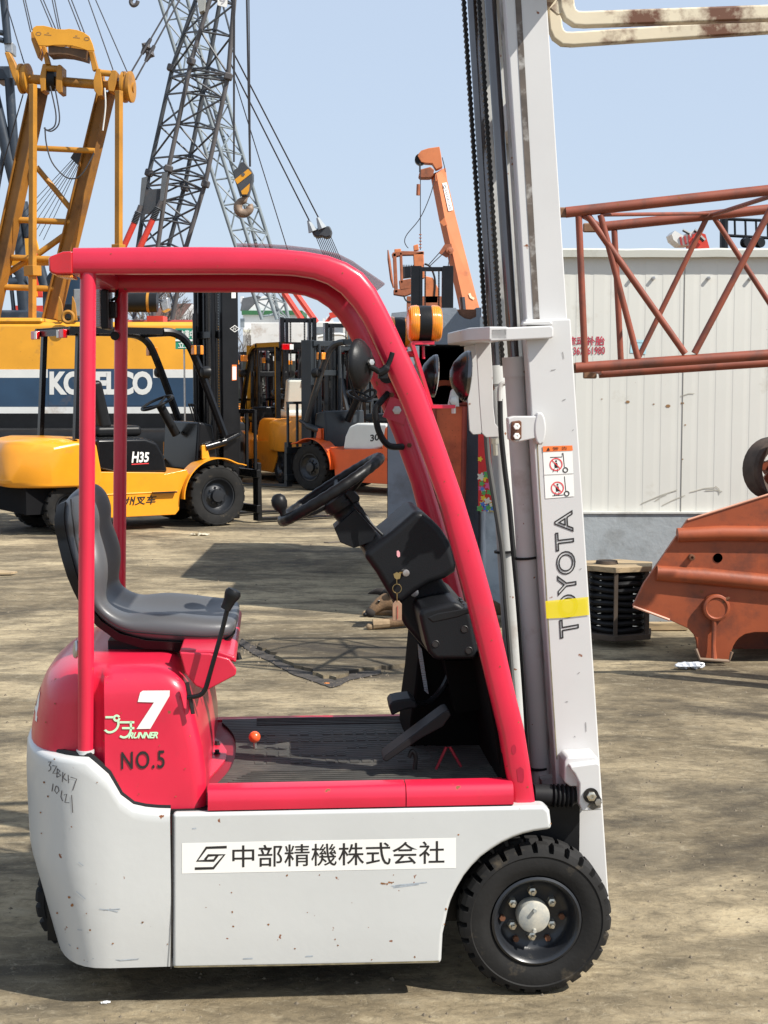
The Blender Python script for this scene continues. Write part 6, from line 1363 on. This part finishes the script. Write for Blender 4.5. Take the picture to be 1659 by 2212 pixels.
# ---- orange truck crane and drill head behind the shed
M['hit'] = mat('faded_orange_crane', (.62, .20, .075), .5, var=.1, scale=2, dirt=.15, dcol=(.25, .08, .04), rust=.04)
M['hitdark'] = mat('rusty_orange_steel', (.34, .11, .05), .6, var=.25, scale=5, dirt=.3, dcol=(.08, .045, .03), dscale=4)
Yh = 33
hc_ = thing('orange_crane', 'faded orange telescopic crane boom rising behind the shed', 'crane', loc=(W(1000, 700, Yh).x, Yh, 0)); wa = rel(hc_)
def hq(l, m_, r_): 
    a, b, c_ = wa(*l, Yh + .25), wa(*m_, Yh), wa(*r_, Yh + .12); return [a, b, c_, c_ + a - b]
MB().loft([hq((929.5, 378), (942, 372), (962, 372)), hq((949, 477), (962, 477), (985, 470)), hq((986.6, 641), (1000, 648), (1031, 648)), hq((1003, 720), (1018, 730), (1053, 730))]).build('boom', M['hit'], hc_, smooth=0)
MB().loft([hq((932, 392), (941, 392), (966, 388)), hq((930, 380), (940, 376), (963, 362))]).build('boom_collar', M['hit'], hc_, bevel=.01)
MB().prism([wa(x, y, Yh - .05) for x, y in [(902, 337), (904, 332), (910, 325), (925, 320), (949.5, 316.5), (953, 336), (956, 360), (942, 366), (934, 353), (918, 352), (910, 350)]], (0, .32, 0)).build('boom_head', M['hit'], hc_, bevel=.012)
MB().lathe([(.12, -.1), (.12, .1)], wa(908, 345, Yh + .1), (0, 1, 0), 20).build('head_sheave', M['black'], hc_)
MB().prism([wa(x, y, Yh - .1) for x, y in [(904, 380), (908, 366), (930, 360), (938, 366), (936, 378), (930, 384), (908, 384)]], (0, .4, 0)).build('jib_bracket', M['hitdark'], hc_, bevel=.02)
MB().lathe([(.075, -.06), (.08, 0), (.03, .01), (.03, .03), (0, .03)], wa(972, 541, Yh - .12), (.2, -1, 0), 18).prism([wa(x, y, Yh - .05) for x, y in [(948, 546), (960, 528), (975, 526), (978, 545), (965, 556)]], (0, .12, 0)).build('boom_winch', M['hitdark'], hc_)
MB().prism([wa(x, y, Yh - .03) for x, y in [(950, 480), (960, 470), (966, 486), (958, 488)]], (0, .05, 0)).build('boom_bracket', M['hit'], hc_)
MB().tube([wa(998, 642, Yh - .1), wa(1004, 700, Yh - .1)], .06, 12).build('luffing_ram', M['chrome'], hc_)
Fh2 = Frame(hc_.location.x, hc_.location.y, 0)
lbv = MB().add([wa(942, 372, Yh), wa(962, 372, Yh + .12), wa(1031, 648, Yh + .12), wa(1000, 648, Yh)], [(0, 1, 2, 3)]).bvh()
DHc = Decal(Fh2, lbv, .02)
DHc.polys([[(954.5, 396), (964, 394.5), (978, 454), (968, 456.5)]], M['decal_white'], 'boom_label', hc_)
DHc2 = Decal(Fh2, lbv, .028)
DHc2.quad('HITACHI', [(959.5, 412), (969.5, 453.5), (974.5, 452), (964, 410.5)], mat('grey_letter', (.25, .25, .27), .6), 'label_letters', hc_, bold=.02)
DHc2.strokes([circ(959.5, 404, 2.6, 3, 12)], 1.0, M['char'], 'label_emblem', hc_, closed=True)
DHc.strokes([[(1013, 634), (1016, 642), (1023, 646)]], 5, mat('cream_mark', (.7, .62, .42), .6), 'boom_mark', hc_)
for pts in ([(908, 352), (908, 540)], [(906, 352), (906, 372)], [(940, 380), (930, 420), (908, 470), (880, 505), (874, 520), (877, 530), (882, 536)], [(955, 340), (960, 360), (962, 372)], [(960, 545), (928, 575)], [(950, 545), (926, 572)], [(972, 552), (967, 580)]):
    rope(spl([wa(x, y, Yh - .15) for x, y in pts], 5) if len(pts) > 2 else [wa(*p, Yh - .15) for p in pts], .010, hc_)
MB().tube([wa(904, 398, Yh - .15), wa(903, 422, Yh - .15)], .04, 8).build('hook_weight', M['hitdark'], hc_)
MB().bb(wa(940, 0, Yh).x, wa(1080, 0, Yh).x, .3, 2.5, 0, wa(0, 690, Yh).z).build('carrier', M['hitdark'], hc_, bevel=.05)
Yr = 31
dr_ = thing('drill_head', 'rusty orange drill rig head with clamps left of the crane boom', 'drill rig', loc=(W(875, 700, Yr).x, Yr, 0)); wd = rel(dr_)
def dpoly(pts, d=.3, m='hitdark', nm='plate', Y=Yr, b=.012): return MB().prism([wd(x, y, Y) for x, y in pts], (0, d, 0)).build(nm, M[m], dr_, bevel=b)
dpoly([(848, 545), (856, 545), (860, 632), (852, 634)], .25, nm='guide_post'); dpoly([(863, 545), (869, 545), (871, 612), (865, 612)], .2, nm='guide_post')
dpoly([(893, 548), (915, 542), (917, 600), (896, 606)], .35, 'hit', 'head_block'); dpoly([(846, 548), (868, 542), (916, 543), (916, 550), (868, 551), (848, 556)], .3, nm='top_beam')
dpoly([(852, 538), (866, 537), (867, 545), (852, 546)], .2, 'hit', 'top_cap'); dpoly([(893, 530), (903, 527), (905, 540), (894, 542)], .2, 'hit', 'top_cap')
dpoly([(862, 606), (897, 600), (896, 622), (864, 628)], .3, nm='lower_clamp'); dpoly([(850, 626), (892, 620), (894, 632), (874, 640), (850, 636)], .35, nm='lower_plate')
dpoly([(868, 576), (895, 574), (895, 598), (870, 601)], .25, 'char', 'chuck_jaw', Yr + .1)
for k in range(7): MB().box(wd(871 + 3.6 * k, 574.5, Yr + .15), (.014, .1, .04)).build('jaw_tooth', M['darksteel'], dr_)
MB().tube([wd(838, 540, Yr), wd(840, 560, Yr), wd(846, 605, Yr), wd(850, 622, Yr)], [.012, .03, .03, .014], 8).build('side_ram', M['hitdark'], dr_)
MB().tube(spl([wd(x, y, Yr) for x, y in [(917, 570), (928, 575), (936, 590), (940, 610), (938, 640)]], 4), .02, 8).build('hydraulic_hose', M['hose'], dr_); MB().tube(spl([wd(x, y, Yr) for x, y in [(872, 638), (876, 648), (884, 652), (900, 650)]], 4), .015, 8).build('hydraulic_hose', M['hose'], dr_)
dpoly([(918, 596), (935, 600), (948, 625), (946, 655), (918, 655)], .4, 'hit', 'swing_frame'); MB().tube([wd(907, 650, Yr), wd(908, 700, Yr)], .02, 8).build('drill_rod', M['darksteel'], dr_)
MB().bb(wd(880, 0, Yr).x, wd(960, 0, Yr).x, 0, .5, 0, wd(0, 640, Yr).z).build('mast_base', M['hitdark'], dr_)
for k in range(5): MB().lathe([(.02, 0), (.035, .01), (.02, .02)], wd(908, 508 + 7 * k, Yr + 1.2), (0, 0, 1), 8).build('rope_clip', M['hitdark'], dr_)
# ---- over the white building: striped crane top and a black rack
st = thing('striped_crane_top', 'red and white striped crane top peeping over the white building', 'crane', loc=(W(1500, 560, 40).x, 40, 0)); wst = rel(st)
MB().prism([wst(x, y, 40) for x, y in [(1451, 506), (1458, 498), (1475, 508), (1500, 497), (1512, 505), (1490, 530), (1470, 530), (1455, 518)]], (0, .8, 0)).build('jib', M['cranewhite'], st)
for k in range(4): MB().prism([wst(x + 9 * k, y - 2.0 * k, 39.97) for x, y in [(1468, 512), (1472, 511), (1475, 530), (1471, 530)]], (0, .03, 0)).build('red_stripe', mat('stripe_red', (.35, .04, .04), .6) if k == 0 else bpy.data.materials['stripe_red'], st)
MB().prism([wst(x, y, 39.9) for x, y in [(1488, 520), (1506, 500), (1524, 506), (1540, 560), (1500, 560)]], (0, .6, 0)).build('boom', M['cranered'], st)
MB().tube([wst(1500, 497, 40), wst(1516, 510, 40)], .05, 6).tube([wst(1475, 497, 40), wst(1490, 505, 40)], .04, 6).tube([wst(1505, 505, 39.8), wst(1521, 520, 39.8)], .06, 6).build('cylinder', M['darksteel'], st)
MB().bb(wst(1490, 0, 40).x, wst(1545, 0, 40).x, .1, .8, 0, wst(0, 556, 40).z).build('mast', M['cranered'], st)
rk = thing('black_rack', 'black pipe rack with two lamps above the white building at the right edge', 'rack', loc=(W(1640, 560, 16).x, 16, 0)); wr = rel(rk)
for a, b, r_ in (((1564, 469), (1564, 560), .045), ((1560, 473), (1760, 480), .016), ((1560, 508), (1760, 520), .016)): MB().tube([wr(*a, 16), wr(*b, 16)], r_, 8).build('rail', M['blackpaint'], rk)
for x_ in (1587, 1610, 1633, 1658, 1685): MB().tube([wr(x_, 473, 16), wr(x_ + 1, 512, 16)], .012, 6).build('bar', M['blackpaint'], rk)
for x_ in (1612, 1641): MB().lathe([(0, -.05), (.05, -.04), (.055, .0), (.05, .03), (0, .03)], wr(x_, 524, 15.95), (.5, -1, 0), 16).build('lamp', M['blackpaint'], rk)
MB().bb(wr(1558, 0, 16).x, wr(1760, 0, 16).x, .1, 1.0, 0, wr(0, 545, 16).z).build('body', M['blackpaint'], rk)

# ================================================================ far background
M['housewall'] = mat('white_render', (.70, .70, .70), .8, var=.04)
M['roofgrey'] = mat('grey_tiles', (.10, .105, .115), .85, var=.2, scale=1.5)
M['roofred'] = mat('brown_red_tiles', (.20, .115, .10), .85, var=.2, scale=1.5)
M['green'] = mat('green_eaves', (.03, .13, .05), .6)
hs = thing('white_house', 'white gabled house with grey roof and green eaves band', 'house', loc=(W(585, 760, 140).x, 140, 0)); wh = rel(hs)
MB().bb(wh(519, 0, 140).x, wh(645, 0, 140).x, 0, 8, 0, wh(0, 680, 140).z).build('wall', M['housewall'], hs)
MB().bb(wh(517, 0, 140).x, wh(650, 0, 140).x, -.3, 8.3, wh(0, 680, 140).z, wh(0, 671, 140).z).build('eaves_band', M['green'], hs)
MB().prism([wh(536, 671, 140), wh(640, 671, 140), wh(633, 664, 140), wh(585, 636, 140), wh(566, 640, 140)], (0, 7, 0)).build('gable', M['housewall'], hs)
MB().prism([wh(519, 671, 139.9), wh(535, 671, 139.9), wh(563, 641, 139.9), wh(556, 638, 139.9), wh(524, 644, 139.9)], (0, 7, 0)).build('roof', M['roofgrey'], hs)
MB().prism([wh(519, 640, 141), wh(525, 640, 141), wh(525, 655, 141), wh(519, 655, 141)], (0, .8, 0)).build('chimney', M['housewall'], hs)
MB().prism([wh(519, 688, 139.97), wh(528, 688, 139.97), wh(528, 707, 139.97), wh(519, 707, 139.97)], (0, .05, 0)).build('window', M['glass'], hs)
MB().prism([wh(550, 718, 139.97), wh(562, 718, 139.97), wh(562, 728, 139.97), wh(550, 728, 139.97)], (0, .05, 0)).build('window', M['glass'], hs)
MB().bb(wh(519, 0, 138).x, wh(575, 0, 138).x, -2, -.2, wh(0, 717, 138).z, wh(0, 712, 138).z).build('canopy', mat('cream_canopy', (.6, .58, .48), .7), hs)
h2_ = thing('brown_roof_house', 'house with brown-red tiled roof left of the black mast', 'house', loc=(W(390, 760, 130).x, 130, 0)); wh2 = rel(h2_)
MB().bb(wh2(330, 0, 130).x, wh2(440, 0, 130).x, 0, 7, 0, wh2(0, 688, 130).z).build('wall', M['housewall'], h2_)
MB().prism([wh2(325, 689, 129.8), wh2(388, 689, 129.8), wh2(414, 655, 129.8), wh2(350, 657, 129.8)], (0, 6, 0)).build('roof', M['roofred'], h2_)
MB().prism([wh2(388, 690, 129.85), wh2(450, 690, 129.85), wh2(414, 657, 129.85)], (0, 6, 0)).build('gable', M['housewall'], h2_)
# far town
tw = [(655, 672, 7), (664, 680, 6), (700, 688, 5), (708, 684, 6), (716, 690, 8), (738, 681, 10), (750, 686, 6), (758, 690, 7), (686, 691, 6), (776, 688, 8), (640, 690, 8)]
for k, (x_, y_, w_) in enumerate(tw):
    q = W(x_, 800, 900); z_ = W(x_, y_, 900).z; s_ = w_ * 900 / 3300
    tb2 = MB().bb(q.x - s_ / 2, q.x + s_ / 2, 900, 900 + s_, 0, z_)
    tag(solo(tb2, 'tower_block', M['housewall'], 'pale tower block far away in the town on the horizon', 'tower block', 'tower blocks on the horizon', smooth=0))
# far wall that closes the yard
solo(MB().bb(-60, 60, 75, 75.4, 0, 2.6), 'yard_wall', M['housewall'], 'long pale wall closing the yard far behind the machines', 'wall', smooth=0)
solo(MB().bb(-14, 3.0, 36.0, 36.3, 0, 2.0), 'low_wall', mat('dark_hedge_wall', (.03, .035, .03), .9, var=.4, scale=3), 'dark low wall behind the rows of forklifts', 'wall', smooth=0)
# bare trees
M['bark'] = mat('bare_bark', (.13, .11, .095), .9)
def tree(x, Y, h, lab):
    t = thing('bare_tree', lab, 'tree', loc=(x, Y, 0), group='bare trees far behind'); tr_ = MB().tube([V(0, 0, 0), V(.1, 0, h * .35), V(.0, 0, h * .55)], [h * .022, h * .016, h * .010], 8); cr = MB()
    rn = random.Random(int(x * 10))
    def br(p, d, l, r, n):
        e = p + d * l; cr.tube([p, lerp(p, e, .5) + V(rn.uniform(-.06, .06) * l, rn.uniform(-.06, .06) * l, 0), e], [r, r * .8, r * .55], 4, cap=False)
        if n:
            for _ in range(3): br(lerp(p, e, rn.uniform(.5, 1)), (d + V(rn.uniform(-.7, .7), rn.uniform(-.7, .7), rn.uniform(-.1, .5))).normalized(), l * .68, r * .6, n - 1)
    for k in range(7): br(V(0, 0, h * (.28 + .04 * k)), V(math.cos(k * 2.4), math.sin(k * 2.4), 1.1).normalized(), h * .22, h * .009, 4)
    tr_.build('trunk', M['bark'], t); cr.build('crown', M['bark'], t, smooth=0)
tree(W(335, 700, 95).x, 95, 8.5, 'bare thin tree showing between the muffler and the black mast'); tree(W(540, 700, 125).x, 120, 6.0, 'bare small tree in front of the white house'); tree(W(376, 700, 100).x, 100, 7.2, 'bare thin tree in front of the brown roof')

# ================================================================ ground things
# dog
dg = Frame(*G(835, 1352)[:2], R(0))
dog = thing('dog', 'brown and black dog lying on the ground with its head on its paws', 'dog', dg)
fur = mat('dog_fur', (.17, .10, .05), .85, var=.3, scale=14, dirt=.45, dcol=(.025, .02, .016), dscale=7, bump=.4, bscale=120)
def skin(name, pts, edges, m, par, sub=2):
    me = bpy.data.meshes.new(name); me.from_pydata([p[:3] for p in pts], edges, []); me.materials.append(m)
    o = bpy.data.objects.new(name, me); COL.objects.link(o); o.parent = par
    s_ = o.modifiers.new('skin', 'SKIN')
    for i, p in enumerate(pts):
        sv = me.skin_vertices[0].data[i]; sv.radius = (p[3], p[4] if len(p) > 4 else p[3]); sv.use_root = (i == 0)
    ss = o.modifiers.new('sub', 'SUBSURF'); ss.levels = sub; ss.render_levels = sub
    for p_ in me.polygons: p_.use_smooth = True
    s_.use_smooth_shade = True
    return o
E_ = [(0, 1), (1, 2), (2, 3), (3, 4), (4, 5), (5, 6), (2, 7), (7, 8), (8, 9), (2, 10), (10, 11), (11, 12), (0, 13), (13, 14), (14, 15), (0, 16), (16, 17)]
pts = [(.62, .22, .13, .11), (.42, .18, .15, .12), (.22, .10, .15, .105), (.10, .03, .165, .08), (.01, .0, .172, .070, .072), (-.055, -.03, .145, .043, .048), (-.115, -.06, .092, .027, .030),
       (.18, -.06, .06, .045), (.05, -.12, .042, .033), (-.075, -.14, .034, .034), (.22, .18, .06, .04), (.02, .32, .045, .03), (-.11, .40, .036, .030), (.55, .02, .08, .075), (.40, -.06, .05, .035), (.52, -.09, .03, .025), (.80, .25, .06, .03), (1.0, .20, .03, .018)]
skin('body', pts, E_, fur, dog)
df = mat('dark_fur', (.022, .017, .014), .9); pf = mat('pale_fur', (.27, .19, .11), .9, var=.2, scale=60)
MB().ball((-.108, -.062, .098), (.036, .031, .032), 14, 8).build('muzzle', df, dog, smooth=60)
MB().ball((.05, .03, .225), (.075, .07, .035), 14, 8).build('crown_fur', df, dog, smooth=60)
for p0, p1, p2 in (((.0, .05, .215), (-.06, .075, .222), (-.125, .09, .205)), ((.035, -.045, .215), (.03, -.065, .245), (.05, -.075, .275))):
    p0, p1, p2 = V(*p0), V(*p1), V(*p2); MB().tube(spl([p0, p1, p2], 4), [.022, .026, .027, .026, .023, .018, .013, .008, .002], 8).build('ear', df, dog, smooth=60)
MB().ball((-.142, -.072, .088), (.015, .017, .014), 10, 6).build('nose', M['black'], dog)
for y_ in (-.068, .022): MB().ball((-.052, y_, .176), .010, 8, 5).build('eye', M['blackpaint'], dog)
for y_, x_ in ((-.14, -.095), (.40, -.13)):
    for k in range(4): MB().ball((x_ - .018 + .002 * abs(k - 1.5), y_ - .024 + .016 * k, .020), (.024, .0095, .018), 8, 5).build('toe', pf, dog)
MB().tube([V(.02, -.13, .040), V(-.09, -.142, .034)], [.030, .036], 10).build('foreleg_sock', pf, dog)
# litter
def crumple(px, py, sx, sy, sz, m, name, lab, cat, seed, rot=0.0):
    rn = random.Random(seed); q = G(px, py); mb = MB(); rings = []
    for i in range(10):
        u_ = i / 9; ring = []
        for k in range(8):
            a = 2 * math.pi * k / 8; e = max(.35, math.sin(math.pi * (.08 + .84 * u_)) ** .5) * rn.uniform(.4, 1.2)
            ring.append(Matrix.Rotation(rot, 3, 'Z') @ V((u_ - .5) * sx, math.cos(a) * sy * e * .5, max(.001, sz * .5 + math.sin(a) * sz * .5 * e)) + V(q.x, q.y, 0))
        rings.append(ring)
    return solo(mb.loft(rings), name, m, lab, cat, smooth=0)
crumple(1490, 1446, .17, .07, .045, mat('crumpled_film', (.55, .57, .60), .35, var=.15, scale=30, coat=.3), 'crushed_bottle', 'crushed pale plastic bottle on the ground before the orange arm', 'litter', 3, .1)
crumple(432, 1157, .20, .09, .03, mat('pale_scrap', (.5, .45, .34), .8), 'paper_scrap', 'pale paper scrap on the ground by the yellow forklift wheel', 'litter', 5)
crumple(228, 2168, .026, .012, .008, M['paper'], 'paper_scrap', 'tiny white scrap on the ground at the bottom left', 'litter', 8, .3)
crumple(706, 1478, .03, .012, .01, mat('orange_scrap', (.75, .25, .04), .6), 'orange_scrap', 'tiny orange scrap beside the broken slab edge', 'litter', 9)
bq = G(8, 1243); solo(MB().prism([V(bq.x - .5, bq.y - .1, .01), V(bq.x + .07, bq.y - .02, .012), V(bq.x + .1, bq.y + .06, .012), V(bq.x - .5, bq.y + .1, .06)], (0, 0, .015)), 'plank', M['wood'], 'short weathered plank on the ground at the left edge', 'plank')
tw_ = [G(818, 1165, .01), G(770, 1168, .02), G(740, 1170, .015), G(700, 1172, .01)]
solo(MB().tube([q + V(0, random.uniform(-.04, .04), 0) for q in spl(tw_, 3)], .007, 5), 'dry_branch', M['bark'], 'thin dry branch on the ground behind the steering wheel', 'branch')
# broken slab with its soil-filled edge
sl_ = [G(556, 1402), G(585, 1415), G(625, 1436), G(672, 1455), G(722, 1470), G(760, 1458), G(823, 1447), G(905, 1437), G(1010, 1428)]
bk_ = [G(1010, 1360), G(620, 1366), G(560, 1388)]
mb = MB(); n = len(sl_); jag = [q + V(random.uniform(-.02, .02), random.uniform(-.03, .03), 0) for q in spl(sl_, 5)]
top = [V(q.x, q.y, .022) for q in jag]; bk2 = [V(q.x, q.y, .003) for q in bk_]
mb.add(top + bk2, [tuple(range(len(top) + len(bk2)))])
m_ = len(top); mb.add([V(q.x, q.y, .022) for q in jag] + [V(q.x + .0, q.y - .012, -.01) for q in jag], [(i, i + 1, m_ + i + 1, m_ + i) for i in range(m_ - 1)])
tag(mb.build('raised_pavement', M['ground'], smooth=0), kind='structure')
M['soil'] = mat('dark_soil', (.045, .038, .032), .95, var=.5, scale=20, bump=.8, bscale=30)
so_ = MB(); ed = spl([G(518, 1388), G(540, 1402)] + [q + V(0, -.10, 0) for q in sl_[:7]], 6); L1 = []; L2 = []
for k, q in enumerate(ed):
    w_ = .16 * math.sin(math.pi * min(1, k / len(ed) * .9 + .1)) + random.uniform(0, .07); L1.append(V(q.x, q.y + .13, .005)); L2.append(V(q.x, q.y - w_ * .5 - .02, .005))
so_.add(L1 + L2, [(i, i + 1, len(ed) + i + 1, len(ed) + i) for i in range(len(ed) - 1)])
tag(so_.build('soil_strip', M['soil'], smooth=0), kind='structure')
gv = MB(); rn = random.Random(11)
def stone(x, y, r, z=0):
    gv.add([V(x + r * rn.uniform(.6, 1.1) * a, y + r * rn.uniform(.6, 1.1) * b, z + r * max(-.15, c_) * rn.uniform(.5, .9)) for a, b, c_ in ((1, 0, 0), (-1, 0, 0), (0, 1, 0), (0, -1, 0), (0, 0, 1), (0, 0, -.2))], [(0, 2, 4), (2, 1, 4), (1, 3, 4), (3, 0, 4), (0, 2, 5), (2, 1, 5), (1, 3, 5), (3, 0, 5)])
for k in range(260):
    q = rn.choice(ed); stone(q.x + rn.gauss(0, .05), q.y + rn.gauss(0, .06), rn.uniform(.004, .013))
for k in range(900):
    q = G(rn.uniform(-100, 1760), rn.uniform(1130, 2212)); stone(q.x, q.y, rn.uniform(.002, .007) * (1 + q.y / 12))
tag(gv.build('gravel', mat('pebbles', (.15, .122, .085), .9, var=.4, scale=3), smooth=0), kind='stuff')
